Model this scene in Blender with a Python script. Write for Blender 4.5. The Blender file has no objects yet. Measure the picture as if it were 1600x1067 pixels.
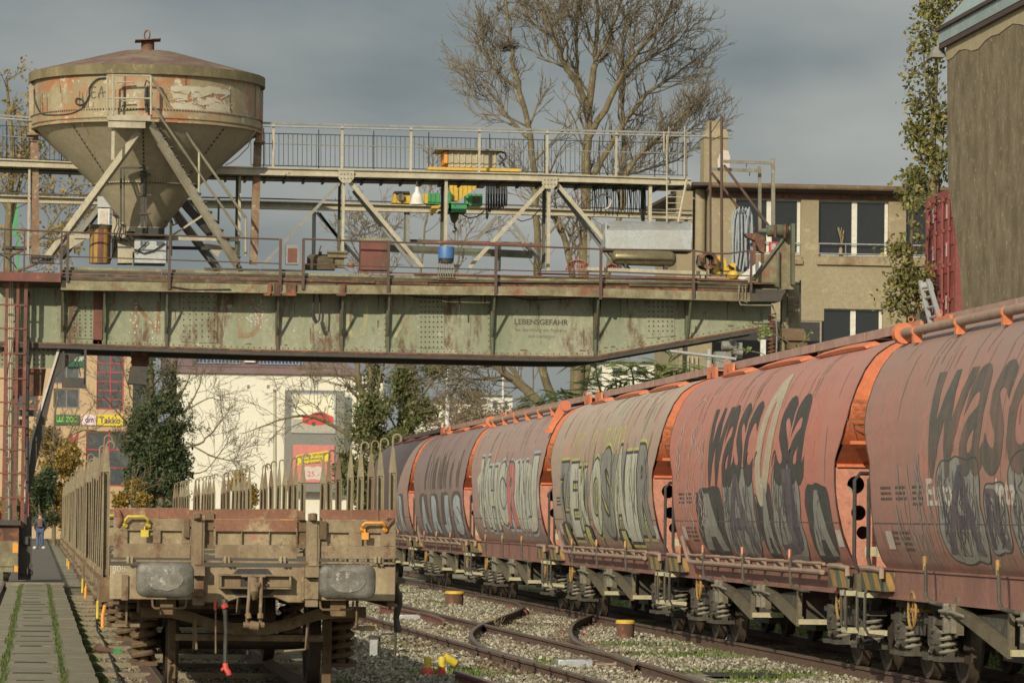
import bpy, bmesh, math, random
from mathutils import Vector, Matrix
S = bpy.context.scene
COL = S.collection
# ---------------------------------------------------------------- camera
FPX, IW, IH = 6400.0, 1600.0, 1067.0
ROLL = 0.012
CAMZ = 1.75
_vx, _vy = (100-800)/FPX, -(801-533.5)/FPX
_a = _vx*math.cos(ROLL)-_vy*math.sin(ROLL)
_b = _vx*math.sin(ROLL)+_vy*math.cos(ROLL)
PITCH = math.atan(-_b)
YAW = -math.atan2(_a, -_b*math.sin(PITCH)+math.cos(PITCH))
RC = Matrix.Rotation(-YAW, 3, 'Z') @ Matrix.Rotation(math.pi/2+PITCH, 3, 'X') @ Matrix.Rotation(ROLL, 3, 'Z')
cam_d = bpy.data.cameras.new('camera'); cam = bpy.data.objects.new('camera', cam_d); COL.objects.link(cam)
cam.location = (0, 0, CAMZ); cam.rotation_euler = RC.to_euler()
cam_d.sensor_width = 36; cam_d.lens = FPX/IW*36; cam_d.clip_start = 0.5; cam_d.clip_end = 6000; cam_d.dof.use_dof = True; cam_d.dof.focus_distance = 58; cam_d.dof.aperture_fstop = 9
S.camera = cam
# ---------------------------------------------------------------- sun and sky
SUN_TO = Vector((.443, .799, -.407)).normalized()
sun_d = bpy.data.lights.new('sun', 'SUN'); sun_d.energy = 4.4; sun_d.angle = math.radians(.5); sun_d.color = (1.0, .88, .68)
sun = bpy.data.objects.new('sun', sun_d); COL.objects.link(sun)
sun.rotation_euler = SUN_TO.to_track_quat('-Z', 'Y').to_euler(); sun.location = (-30, -50, 40)
W = bpy.data.worlds.new("World"); S.world = W; W.use_nodes = True
wn, wl = W.node_tree.nodes, W.node_tree.links
wn.clear()
wo = wn.new('ShaderNodeOutputWorld'); wb = wn.new('ShaderNodeBackground'); wb2 = wn.new('ShaderNodeBackground'); wm = wn.new('ShaderNodeMixShader')
sk = wn.new('ShaderNodeTexSky'); sk.sky_type = 'NISHITA'; sk.sun_disc = False
sk.sun_elevation = math.radians(24); sk.sun_rotation = math.radians(209); sk.dust_density = 2.0
wl.new(sk.outputs[0], wb.inputs[0]); wb.inputs[1].default_value = 0.08
wtc = wn.new('ShaderNodeTexCoord'); wmp = wn.new('ShaderNodeMapping'); wl.new(wtc.outputs['Generated'], wmp.inputs[0])
wmp.inputs['Scale'].default_value = (5, 5, 14); wmp.inputs['Location'].default_value = (.7, 1.1, .45)
wnz = wn.new('ShaderNodeTexNoise'); wnz.inputs['Scale'].default_value = 1.6; wnz.inputs['Detail'].default_value = 5; wnz.inputs['Roughness'].default_value = .5
wl.new(wmp.outputs[0], wnz.inputs[0])
wcr = wn.new('ShaderNodeValToRGB'); wl.new(wnz.outputs[0], wcr.inputs[0])
wcr.color_ramp.elements[0].position = .3; wcr.color_ramp.elements[0].color = (.18, .218, .235, 1)
wcr.color_ramp.elements[1].position = .72; wcr.color_ramp.elements[1].color = (.49, .49, .455, 1)
wl.new(wcr.outputs[0], wb2.inputs[0])
# overcast brightened on the sun's side, unseen behind the camera, to add fill light
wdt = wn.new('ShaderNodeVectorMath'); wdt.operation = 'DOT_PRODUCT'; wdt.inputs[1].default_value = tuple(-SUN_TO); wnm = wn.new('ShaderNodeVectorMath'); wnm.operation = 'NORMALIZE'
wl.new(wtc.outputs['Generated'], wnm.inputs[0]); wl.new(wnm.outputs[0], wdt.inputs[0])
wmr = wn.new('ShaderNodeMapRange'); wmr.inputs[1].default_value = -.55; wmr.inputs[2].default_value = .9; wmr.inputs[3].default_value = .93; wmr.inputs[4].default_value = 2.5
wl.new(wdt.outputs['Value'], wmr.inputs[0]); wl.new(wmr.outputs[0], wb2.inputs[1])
wm.inputs[0].default_value = .85
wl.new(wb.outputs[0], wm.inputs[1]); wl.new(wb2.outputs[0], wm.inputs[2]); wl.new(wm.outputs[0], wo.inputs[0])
S.view_settings.view_transform = 'Standard'; S.view_settings.look = 'None'; S.view_settings.exposure = -0.10; S.view_settings.gamma = 1
# ---------------------------------------------------------------- pixel -> world helpers
def ray(px, py): return RC @ Vector(((px-800)/FPX, -(py-533.5)/FPX, -1))
def at(px, py, Y):
    d = ray(px, py); return Vector((0, 0, CAMZ)) + d*(Y/d.y)
def gr(px, py, z=0.0):
    d = ray(px, py); return Vector((0, 0, CAMZ)) + d*((z-CAMZ)/d.z)
def atX(px, py, X):
    d = ray(px, py); return Vector((0, 0, CAMZ)) + d*(X/d.x)
XF = {}
def rnd(a, b, r=random): return a+(b-a)*r.random()
# ---------------------------------------------------------------- mesh builder
PATTERN = set('trunk crown foliage dead_twigs rivets seam stencil twigs paint_flakes wall label_plate deck_boards walkway_joist cable_festoon hanging_cable edge_plank chain bars blades mesh white_scribble sleeper rail rail_head stems wires window pane body_panel panel_frame hoses small_pipe conduit roof spring wheelset loose_cable stairs stair_tread caged_ladder coupling_link drawbar_opening car_dark_parts foot'.split())
class MB:
    def __init__(s): s.v = []; s.f = []; s.ch = []
    def add(s, vs, fs):
        n = len(s.v); m = len(s.f); s.v += [tuple(p) for p in vs]; s.f += [tuple(i+n for i in f) for f in fs]; s.ch.append((n, len(s.v), m, len(s.f))); return s
    def hexa(s, c8):
        return s.add(c8, [(0,3,2,1),(4,5,6,7),(0,1,5,4),(1,2,6,5),(2,3,7,6),(3,0,4,7)])
    def bx(s, x0, x1, y0, y1, z0, z1):
        return s.hexa([(x0,y0,z0),(x1,y0,z0),(x1,y1,z0),(x0,y1,z0),(x0,y0,z1),(x1,y0,z1),(x1,y1,z1),(x0,y1,z1)])
    def box(s, c, sz, R=None):
        c = Vector(c); h = Vector(sz)/2; o = []
        for k in (-1, 1):
            for (i, j) in ((-1,-1),(1,-1),(1,1),(-1,1)):
                p = Vector((i*h.x, j*h.y, k*h.z)); o.append(c+(R @ p if R else p))
        return s.hexa(o)
    def beam(s, p, q, w, h, up=(0,0,1)):
        p, q, up = Vector(p), Vector(q), Vector(up); d = (q-p)
        if d.length < 1e-6: return s
        d.normalize(); sd = d.cross(up)
        if sd.length < 1e-3: sd = d.cross(Vector((0,1,0)))
        sd.normalize(); u = sd.cross(d).normalized(); sd = sd*w/2; u = u*h/2
        return s.hexa([p-sd-u, p+sd-u, q+sd-u, q-sd-u, p-sd+u, p+sd+u, q+sd+u, q-sd+u])
    def ibeam(s, p, q, w, h, t=.03, up=(0,0,1)):
        p, q, up = Vector(p), Vector(q), Vector(up); d = (q-p).normalized(); sd = d.cross(up).normalized(); u = sd.cross(d).normalized()
        s.beam(p+u*(h/2-t/2), q+u*(h/2-t/2), w, t, up); s.beam(p-u*(h/2-t/2), q-u*(h/2-t/2), w, t, up); s.beam(p, q, t, h-2*t, up); return s
    def tube(s, pts, r, n=8, caps=True):
        pts = [Vector(p) for p in pts]
        m = len(pts); rs = r if isinstance(r, (list, tuple)) else [r]*m
        vs = []; fs = []; t0 = (pts[1]-pts[0]).normalized()
        a = Vector((0,0,1)) if abs(t0.z) < .9 else Vector((1,0,0))
        u = t0.cross(a).normalized()
        for i in range(m):
            if i == 0: t = pts[1]-pts[0]
            elif i == m-1: t = pts[-1]-pts[-2]
            else: t = pts[i+1]-pts[i-1]
            if t.length < 1e-9: t = t0.copy()
            t.normalize(); u = u-t*u.dot(t)
            if u.length < 1e-6: u = t.orthogonal()
            u.normalize(); w = t.cross(u)
            for k in range(n):
                an = 2*math.pi*k/n; vs.append(pts[i]+(u*math.cos(an)+w*math.sin(an))*rs[i])
        for i in range(m-1):
            for k in range(n):
                k2 = (k+1) % n; fs.append((i*n+k, i*n+k2, (i+1)*n+k2, (i+1)*n+k))
        if caps: fs.append(tuple(range(n-1,-1,-1))); fs.append(tuple((m-1)*n+k for k in range(n)))
        return s.add(vs, fs)
    def cyl(s, p, q, r, r2=None, n=16): return s.tube([p, q], [r, r if r2 is None else r2], n)
    def lathe(s, c, prof, n=32, R=None, a0=0, a1=2*math.pi, close=True):
        c = Vector(c); vs = []; fs = []; m = len(prof)
        full = abs(a1-a0-2*math.pi) < 1e-6; nn = n if full else n+1
        for k in range(nn):
            an = a0+(a1-a0)*k/n
            for (r, z) in prof:
                p = Vector((r*math.cos(an), r*math.sin(an), z)); vs.append(c+(R @ p if R else p))
        for k in range(n):
            k2 = (k+1) % nn
            for i in range(m-1): fs.append((k*m+i, k2*m+i, k2*m+i+1, k*m+i+1))
        return s.add(vs, fs)
    def prism(s, pts, vec):
        pts = [Vector(p) for p in pts]; vec = Vector(vec); n = len(pts)
        vs = pts+[p+vec for p in pts]
        fs = [tuple(range(n-1,-1,-1)), tuple(range(n, 2*n))]+[(i, (i+1)%n, (i+1)%n+n, i+n) for i in range(n)]
        return s.add(vs, fs)
    def torus(s, c, nrm, R, r, n=28, m=8, a0=0, a1=2*math.pi):
        c = Vector(c); nrm = Vector(nrm).normalized(); u = nrm.orthogonal().normalized(); w = nrm.cross(u)
        full = abs(a1-a0-2*math.pi) < 1e-6
        pts = [c+(u*math.cos(a0+(a1-a0)*k/n)+w*math.sin(a0+(a1-a0)*k/n))*R for k in range(n+1)]
        return s.tube(pts, r, m, caps=not full)
    def blob(s, c, rad, rng=None, n=8, m=6, j=0):
        c = Vector(c); vs = []; fs = []
        for i in range(1, m):
            th = math.pi*i/m
            for k in range(n):
                an = 2*math.pi*k/n; q = 1+(rng.uniform(-j, j) if rng else 0)
                vs.append((c.x+rad[0]*q*math.sin(th)*math.cos(an), c.y+rad[1]*q*math.sin(th)*math.sin(an), c.z+rad[2]*q*math.cos(th)))
        vs += [(c.x, c.y, c.z+rad[2]), (c.x, c.y, c.z-rad[2])]; T = len(vs)-2; B = T+1
        for i in range(m-2):
            for k in range(n):
                k2 = (k+1)%n; fs.append((i*n+k, (i+1)*n+k, (i+1)*n+k2, i*n+k2))
        for k in range(n): fs.append((T, k, (k+1)%n)); fs.append((B, (m-2)*n+(k+1)%n, (m-2)*n+k))
        return s.add(vs, fs)
    def holecell(s, c, ex, ey, hw, hh, r, t, n=20):
        # a rectangular plate (half sizes hw, hh) with a round hole, thickness vector t
        c, ex, ey, t = Vector(c), Vector(ex), Vector(ey), Vector(t); vs = []; fs = []
        for k in range(n):
            an = 2*math.pi*k/n; cx, sy = math.cos(an), math.sin(an); q = 1/max(abs(cx)/hw, abs(sy)/hh)
            for p in (c+ex*cx*r+ey*sy*r, c+ex*cx*q+ey*sy*q): vs += [p, p+t]
        for k in range(n):
            a, b = 4*k, 4*((k+1)%n)
            fs += [(a, a+2, b+2, b), (a+1, b+1, b+3, a+3), (a, b, b+1, a+1), (a+2, a+3, b+3, b+2)]
        return s.add(vs, fs)
    def spring(s, c, R, r, h, turns, n=7, seg=14):
        c = Vector(c); pts = [c+Vector((R*math.cos(2*math.pi*k/seg), R*math.sin(2*math.pi*k/seg), h*k/(seg*turns))) for k in range(int(seg*turns)+1)]
        return s.tube(pts, r, n)
    # pixel-space helpers: lay a shape at its own distance Y (real size follows)
    def PB(s, x0, y0, x1, y1, Y, t):
        a = at((x0+x1)/2, (y0+y1)/2, Y); k = Y/FPX
        return s.bx(a.x-(x1-x0)*k/2, a.x+(x1-x0)*k/2, Y, Y+t, a.z-(y1-y0)*k/2, a.z+(y1-y0)*k/2)
    def PL(s, pts, Y, w, h):
        q = [at(x, y, Y) for x, y in pts]
        for i in range(len(q)-1): s.beam(q[i], q[i+1], h, w, up=(0,0,1) if abs((q[i+1]-q[i]).x) > 1e-4 else (1,0,0))
        return s
    def PT(s, pts, Y, r, n=8): return s.tube([at(x, y, Y) for x, y in pts], r, n)
    def PP(s, pts, Y, t): return s.prism([at(x, y, Y) for x, y in pts], (0, t, 0))
    def clusters(s):      # groups of shapes that touch one another
        B = [(lambda P: [min(p[i] for p in P)-.015 for i in (0,1,2)]+[max(p[i] for p in P)+.015 for i in (0,1,2)])(s.v[a:b_]) for a, b_, _, _ in s.ch if b_ > a]
        n = len(B); par = list(range(n))
        def fd(i):
            while par[i] != i: par[i] = par[par[i]]; i = par[i]
            return i
        for i in range(n):
            for j in range(i):
                p, q = B[i], B[j]
                if p[0] < q[3] and q[0] < p[3] and p[1] < q[4] and q[1] < p[4] and p[2] < q[5] and q[2] < p[5]: par[fd(i)] = fd(j)
        G_ = {}
        for i in range(n): G_.setdefault(fd(i), []).append(i)
        return list(G_.values())
    def build(s, name, mat, parent=None, world=True, smooth=True, ang=38):
        if parent is not None and 1 < len(s.ch) < 260 and len(s.ch[0]) and name.split('.')[0] not in PATTERN and not any(w in name for w in ('graffiti','letter','leaves','stripe')):
            cl = s.clusters()
            if 1 < len(cl) <= 14:
                outs = []
                for g_ in sorted(cl, key=lambda g: -sum(s.ch[i][1]-s.ch[i][0] for i in g)):
                    m2 = MB()
                    for i in g_: a, b_, c_, d_ = s.ch[i]; m2.add(s.v[a:b_], [tuple(k-a for k in f) for f in s.f[c_:d_]])
                    m2.ch = []; outs.append(m2.build(name, mat, parent, world, smooth, ang))
                return outs[0]
        me = bpy.data.meshes.new(name)
        vs = s.v
        if parent is not None and world:
            inv = XF[parent.name].inverted(); vs = [inv @ Vector(p) for p in vs]
        me.from_pydata(vs, [], s.f); me.update()
        bm = bmesh.new(); bm.from_mesh(me); bmesh.ops.recalc_face_normals(bm, faces=bm.faces) if len(s.f) < 60000 else None; bm.to_mesh(me); bm.free()
        if mat: me.materials.append(mat)
        if smooth and len(me.polygons):
            me.polygons.foreach_set('use_smooth', [True]*len(me.polygons)); me.set_sharp_from_angle(angle=math.radians(ang))
        ob = bpy.data.objects.new(name, me); COL.objects.link(ob)
        if parent is not None: ob.parent = parent; XF[ob.name] = XF[parent.name]
        else: XF[ob.name] = Matrix.Identity(4)
        return ob
def tag(o, label, cat, group=None):
    o['label'] = label; o['category'] = cat
    if group: o['group'] = group
    return o
def thing(name, label, cat, loc=(0,0,0), rz=0, group=None):
    o = bpy.data.objects.new(name, None); COL.objects.link(o); o.location = loc; o.rotation_euler = (0,0,rz); o.empty_display_size = .2
    XF[o.name] = Matrix.Translation(Vector(loc)) @ Matrix.Rotation(rz, 4, 'Z')
    return tag(o, label, cat, group)
def struct(o): o['kind'] = 'structure'; return o
def stuff(o, label, cat): o['kind'] = 'stuff'; return tag(o, label, cat)
def kids(o): return [c for c in bpy.data.objects if c.parent == o]
def copy_tree(o, parent=None, skip=()):
    c = o.copy(); COL.objects.link(c)
    if parent: c.parent = parent
    for ch in list(kids(o)):
        if ch.name.split('.')[0] in skip: continue
        copy_tree(ch, c)
    return c
# ---------------------------------------------------------------- materials
def C4(c): return (c[0], c[1], c[2], 1)
def mat(name, base, dirt=None, rust=None, ds=1.0, da=.5, rs=2.0, ra=.45, streak=1.0, rough=.7, metal=0, bump=.1, bs=40, var=.12, flake=None, fa=.3, zd=None):
    m = bpy.data.materials.new(name); m.use_nodes = True; N, L = m.node_tree.nodes, m.node_tree.links
    b = N['Principled BSDF']; b.inputs['Roughness'].default_value = rough; b.inputs['Metallic'].default_value = metal
    tc = N.new('ShaderNodeTexCoord')
    def noise(scale, st=1.0, det=6, ro=.6, off=0):
        mp = N.new('ShaderNodeMapping'); mp.inputs['Scale'].default_value = (scale, scale, scale/st); mp.inputs['Location'].default_value = (off, off*1.7, off*.6)
        L.new(tc.outputs['Object'], mp.inputs[0]); n = N.new('ShaderNodeTexNoise'); n.inputs['Scale'].default_value = 1; n.inputs['Detail'].default_value = det; n.inputs['Roughness'].default_value = ro
        L.new(mp.outputs[0], n.inputs[0]); return n.outputs[0]
    def ramp(x, lo, hi):
        r = N.new('ShaderNodeMapRange'); r.inputs[1].default_value = lo; r.inputs[2].default_value = hi; L.new(x, r.inputs[0]); return r.outputs[0]
    def mix(f, c1, c2, bt='MIX'):
        x = N.new('ShaderNodeMix'); x.data_type = 'RGBA'; x.blend_type = bt
        if isinstance(f, float): x.inputs[0].default_value = f
        else: L.new(f, x.inputs[0])
        for i, c in ((6, c1), (7, c2)):
            if isinstance(c, tuple): x.inputs[i].default_value = c
            else: L.new(c, x.inputs[i])
        return x.outputs[2]
    col = C4(base)
    v = ramp(noise(7, 1, 5, .65, 3), .25, .75)
    k = 1-var*2
    col = mix(v, (base[0]*k, base[1]*k, base[2]*k, 1), (min(1, base[0]*(1+var)), min(1, base[1]*(1+var)), min(1, base[2]*(1+var)), 1))
    if bump: gr_ = ramp(noise(24, 1, 4, .75, 61), .3, .7); col = mix(gr_, mix(.30, col, (0.01,0.008,0.005,1)), mix(.035, col, (.8,.74,.6,1)))
    if dirt: col = mix(ramp(noise(ds, streak, 8, .68, 11), 1-da-.12, 1-da+.12), col, C4(dirt))
    if rust: col = mix(ramp(noise(rs, max(1, streak*.4), 10, .75, 23), 1-ra-.05, 1-ra+.05), col, C4(rust))
    if flake: col = mix(ramp(noise(rs*1.7, 1, 10, .8, 37), 1-fa-.03, 1-fa+.03), col, C4(flake))
    if zd:      # dust lying on the upper curve, wheel spray low down: (colour, z from, z to, amount)
        sp = N.new('ShaderNodeSeparateXYZ'); L.new(tc.outputs['Object'], sp.inputs[0]); nz = noise(1.3, 1, 8, .7, 41)
        for (cc, za, zb_, am) in zd:
            q = ramp(sp.outputs['Z'], za, zb_); a_ = N.new('ShaderNodeMath'); a_.operation = 'MULTIPLY'; L.new(q, a_.inputs[0]); L.new(ramp(nz, .25, .6), a_.inputs[1])
            c_ = N.new('ShaderNodeMath'); c_.operation = 'MULTIPLY'; L.new(a_.outputs[0], c_.inputs[0]); c_.inputs[1].default_value = am; c_.use_clamp = True; col = mix(c_.outputs[0], col, C4(cc))
    L.new(col, b.inputs['Base Color'])
    if bump:
        bp = N.new('ShaderNodeBump'); bp.inputs['Strength'].default_value = min(1, bump*4); bp.inputs['Distance'].default_value = .02*bump*5
        L.new(noise(bs, 1, 6, .7, 5), bp.inputs['Height']); L.new(bp.outputs[0], b.inputs['Normal'])
    return m
M = {}
M['girder'] = mat('green_girder_paint', (.335,.345,.245), (.185,.215,.135), (.11,.065,.035), flake=(.46,.45,.32), fa=.37, ds=.8, da=.5, rs=1.3, ra=.43, streak=7, rough=.75, zd=[((.12,.11,.065), -.35, -.85, .85)])
M['gdark'] = mat('green_dark_paint', (.13,.16,.10), (.07,.06,.04), (.12,.05,.03), rs=3, ra=.42, streak=3)
M['rust'] = mat('rust', (.17,.075,.05), (.08,.045,.03), (.24,.10,.05), ds=2, rs=5, ra=.45, streak=3, rough=.9)
M['rustred'] = mat('red_rust_paint', (.24,.07,.055), (.12,.06,.045), (.30,.16,.12), ds=2, rs=5, ra=.36, streak=2, rough=.85)
M['rail_red'] = mat('railing_rust', (.10,.045,.035), (.07,.05,.035), None, ds=3, da=.5)
M['dark'] = mat('dark_steel', (.035,.032,.028), (.075,.055,.04), None, ds=3, da=.4, rough=.6)
M['black'] = mat('black_rubber', (.016,.016,.017), (.04,.035,.03), None, ds=3, da=.35, rough=.6)
M['cream'] = mat('cream_steel', (.47,.43,.31), (.27,.23,.16), (.20,.11,.06), ds=1.2, da=.42, rs=4, ra=.28, streak=4, rough=.6)
M['greysteel'] = mat('grey_steel', (.26,.26,.23), (.15,.14,.11), (.17,.10,.06), ds=1.5, da=.4, rs=3, ra=.3, streak=3, rough=.5)
M['deckwood'] = mat('weathered_wood', (.12,.095,.055), (.06,.048,.028), (.20,.205,.11), ds=3, da=.5, rs=1.6, ra=.36, streak=.4, rough=.95)
M['deckedge'] = mat('deck_edge', (.31,.295,.175), (.13,.10,.055), (.20,.075,.05), ds=2, da=.48, rs=1.4, ra=.42, streak=1.5, rough=.85)
M['silo'] = mat('silo_drum', (.40,.345,.215), (.25,.20,.11), (.34,.14,.06), flake=(.50,.47,.36), fa=.41, ds=1.3, da=.52, rs=1.3, ra=.445, streak=2.5, rough=.6)
M['silocone'] = mat('silo_cone', (.46,.41,.285), (.30,.25,.16), (.13,.08,.045), ds=.5, da=.45, rs=1.6, ra=.3, streak=2, rough=.55)
M['siloroof'] = mat('silo_roof', (.155,.085,.065), (.24,.19,.12), (.40,.37,.30), ds=1.2, da=.42, rs=7, ra=.33, rough=.9)
M['silorim'] = mat('silo_rim', (.23,.195,.10), (.12,.10,.05), (.33,.27,.15), ds=1.8, da=.5, rs=4, ra=.38, streak=3, rough=.8)
M['column'] = mat('rust_column', (.30,.215,.14), (.18,.10,.06), (.45,.38,.28), ds=1.5, da=.5, rs=8, ra=.4, rough=.9)
M['hosegrey'] = mat('hose_grey', (.33,.37,.40), (.22,.24,.26), None, ds=3, da=.4)
M['white'] = mat('dirty_white', (.70,.70,.64), (.42,.40,.33), None, ds=3, da=.35)
M['silver'] = mat('galvanised', (.50,.53,.53), (.36,.36,.32), (.25,.22,.16), ds=1.2, da=.42, rs=5, ra=.28, streak=2, rough=.42, metal=.35)
M['brasstank'] = mat('tank_paint', (.20,.165,.085), (.11,.09,.05), (.30,.26,.16), ds=2, da=.42, rs=4, ra=.3, rough=.35, metal=.4)
M['yellow'] = mat('yellow_paint', (.70,.44,.04), (.40,.22,.04), (.25,.12,.05), ds=3, da=.3, rs=6, ra=.25, rough=.5)
M['lemon'] = mat('lemon_paint', (.68,.54,.04), (.45,.36,.04), None, ds=6, da=.3, rough=.45)
M['orangep'] = mat('orange_small', (.85,.34,.03), (.5,.2,.05), None, ds=6, da=.3, rough=.5)
M['barrely'] = mat('barrel_yellow', (.36,.24,.03), (.24,.13,.03), (.15,.07,.03), ds=3, da=.4, rs=6, ra=.35)
M['green'] = mat('hoist_green', (.05,.33,.12), (.04,.18,.08), None, ds=4, da=.35, rough=.45)
M['blue'] = mat('blue_paint', (.05,.17,.42), (.05,.10,.2), None, ds=5, da=.3, rough=.45)
M['redp'] = mat('red_paint', (.62,.05,.04), (.35,.05,.04), None, ds=6, da=.3, rough=.5)
M['pink'] = mat('faded_red', (.62,.20,.17), (.5,.12,.1), None, ds=6, da=.3, rough=.6)
M['copper'] = mat('copper_rust', (.42,.17,.09), (.2,.09,.05), None, ds=6, da=.4, rough=.5, metal=.3)
M['tan'] = mat('wagon_tan', (.30,.235,.14), (.15,.10,.058), (.12,.06,.033), flake=(.42,.35,.22), fa=.36, ds=2.2, da=.50, rs=3.5, ra=.42, streak=3, rough=.8)
M['tanlight'] = mat('wagon_tan_light', (.37,.305,.185), (.20,.14,.08), (.15,.075,.04), flake=(.13,.095,.06), fa=.36, ds=2.4, da=.49, rs=3.6, ra=.40, streak=3, rough=.8)
M['tanrust'] = mat('wagon_rusty_board', (.25,.11,.065), (.16,.075,.045), (.36,.29,.17), ds=2.5, da=.45, rs=1.8, ra=.40, streak=1, rough=.85)
M['tandark'] = mat('wagon_brown', (.165,.105,.055), (.09,.055,.03), (.22,.15,.08), ds=2, da=.45, rs=3, ra=.4, streak=2, rough=.85)
M['stake'] = mat('stake_paint', (.28,.24,.145), (.15,.10,.058), (.15,.055,.04), ds=2.5, da=.45, rs=3, ra=.36, streak=5, rough=.75)
M['buffer'] = mat('buffer_rubbed', (.10,.095,.078), (.20,.19,.165), (.33,.32,.29), ds=4, da=.46, rs=8, ra=.36, rough=.55, metal=.35)
M['wheel'] = mat('wheel_steel', (.085,.06,.045), (.05,.04,.03), (.12,.08,.055), ds=4, da=.4, rs=6, ra=.4, rough=.6, metal=.3)
M['shiny'] = mat('polished_steel', (.75,.74,.70), None, None, rough=.25, metal=.8)
M['bogie'] = mat('bogie_grime', (.075,.066,.05), (.045,.038,.03), (.15,.135,.105), ds=4, da=.45, rs=5, ra=.4, rough=.8)
M['bogiel'] = mat('bogie_light', (.25,.23,.175), (.13,.115,.085), (.34,.32,.26), ds=4, da=.45, rs=7, ra=.38, rough=.7)
M['under'] = mat('under_olive', (.15,.125,.075), (.085,.07,.045), (.20,.16,.09), ds=2, da=.45, rs=3, ra=.38, rough=.8)
M['hazard'] = mat('hazard_yellow', (.38,.22,.05), (.22,.14,.06), None, ds=6, da=.45)
M['bufl'] = mat('rubbed_steel', (.235,.225,.195), (.12,.11,.09), (.42,.41,.37), ds=9, da=.5, rs=14, ra=.4, rough=.5, metal=.3)
M['cream2'] = mat('cream_step', (.52,.48,.30), (.34,.3,.17), None, ds=3, da=.35, rough=.8)
M['sill'] = mat('sill_red', (.30,.14,.105), (.17,.085,.065), (.36,.22,.17), ds=1.2, da=.46, rs=3, ra=.33, streak=2, rough=.75)
M['pipe'] = mat('pipe_pink', (.36,.25,.185), (.24,.16,.12), None, ds=2, da=.4, rough=.7)
M['orange'] = mat('tank_orange', (.74,.215,.085), (.50,.15,.075), (.45,.16,.09), ds=.9, da=.4, rs=3.3, ra=.26, streak=2, rough=.5)
M['endplate'] = mat('faded_end_plate', (.56,.24,.16), (.40,.17,.12), (.30,.20,.15), ds=2, da=.42, rs=4, ra=.3, streak=2, rough=.6)
M['shellB'] = mat('shell_salmon', (.56,.20,.14), (.44,.20,.155), (.34,.20,.165), ds=.7, da=.48, rs=.9, ra=.36, streak=4, rough=.6, zd=[((0.33, 0.2, 0.165), 2.9, 3.75, .8), ((.17,.115,.09), 1.9, 1.15, .75)])
M['shellA'] = mat('shell_brown', (.46,.20,.15), (.29,.18,.15), (.54,.20,.135), ds=.7, da=.5, rs=.9, ra=.36, streak=4, rough=.65, zd=[((0.26, 0.2, 0.17), 2.9, 3.75, .8), ((.17,.115,.09), 1.9, 1.15, .75)])
M['shellC'] = mat('shell_greige', (.45,.35,.27), (.40,.25,.19), (.56,.25,.18), ds=.7, da=.45, rs=.7, ra=.38, streak=4, rough=.65, zd=[((0.4, 0.36, 0.29), 2.9, 3.75, .8), ((.17,.115,.09), 1.9, 1.15, .75)])
M['shellD'] = mat('shell_mauve', (.46,.285,.24), (.32,.24,.205), (.56,.26,.20), ds=.8, da=.5, rs=.9, ra=.4, streak=4, rough=.65, zd=[((0.31, 0.25, 0.22), 2.9, 3.75, .8), ((.17,.115,.09), 1.9, 1.15, .75)])
M['shellE'] = mat('shell_dusk', (.35,.235,.21), (.23,.18,.175), (.46,.22,.165), ds=.8, da=.5, rs=.9, ra=.33, streak=4, rough=.6, zd=[((0.25, 0.19, 0.175), 2.9, 3.75, .8), ((.17,.115,.09), 1.9, 1.15, .75)])
M['roofdirt'] = mat('roof_dust', (.30,.24,.20), (.22,.16,.14), (.35,.15,.10), ds=1, da=.45, rs=1.4, ra=.35, rough=.85)
M['walk'] = mat('walkway', (.42,.28,.23), (.28,.17,.14), (.28,.11,.08), ds=2, da=.45, rs=2, ra=.4, rough=.8)
M['blk'] = mat('letter_black', (.05,.05,.046), (.09,.07,.06), None, ds=2, da=.42, streak=4, rough=.7)
M['lgrey'] = mat('letter_grey', (.10,.095,.08), (.2,.12,.09), None, ds=2.5, da=.42, streak=4, rough=.7)
M['gfill'] = mat('graffiti_silver', (.29,.29,.255), (.22,.20,.17), (.12,.12,.13), ds=3, da=.45, rs=5, ra=.4, streak=6, rough=.6)
M['gfill2'] = mat('graffiti_pale', (.58,.58,.47), (.42,.40,.31), (.50,.49,.22), ds=1.2, da=.42, rs=1.5, ra=.34, streak=5, rough=.6)
M['gblue'] = mat('graffiti_blue', (.48,.53,.57), (.30,.31,.34), None, ds=2, da=.42, streak=5, rough=.6)
M['gyel'] = mat('graffiti_yellow', (.58,.56,.16), (.44,.38,.18), None, ds=1.5, da=.45, streak=5, rough=.6)
M['gwhite'] = mat('graffiti_white', (.62,.56,.50), (.45,.36,.31), None, ds=2, da=.4, streak=4, rough=.6)
M['beige'] = mat('letter_beige', (.50,.44,.31), (.38,.30,.2), None, ds=1.5, da=.4, streak=4, rough=.6)
M['faded'] = mat('faded_lettering', (.27,.25,.15), (.36,.37,.21), None, ds=2.5, da=.5, streak=3)
M['concrete'] = mat('render_wall', (.345,.295,.19), (.25,.205,.125), (.44,.37,.23), ds=.35, da=.5, rs=.9, ra=.38, streak=2, rough=.95, bump=.2, bs=14)
M['tower'] = mat('tower_render', (.255,.21,.13), (.13,.10,.055), (.34,.29,.19), ds=2.6, da=.5, rs=7, ra=.40, streak=1.6, rough=.95, bump=.2, bs=55)
M['towertop'] = mat('tower_band', (.42,.36,.22), (.3,.25,.15), None, ds=1, da=.45, rough=.9)
M['rooftin'] = mat('pale_tin', (.34,.43,.42), (.25,.31,.30), None, ds=1, da=.4, rough=.4, metal=.1)
M['rooftar'] = mat('dark_eave', (.055,.035,.03), (.09,.05,.04), None, ds=1.5, da=.4, rough=.7)
M['glass'] = mat('dark_glass', (.018,.02,.02), None, None, rough=.08, bump=0, var=.1)
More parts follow.
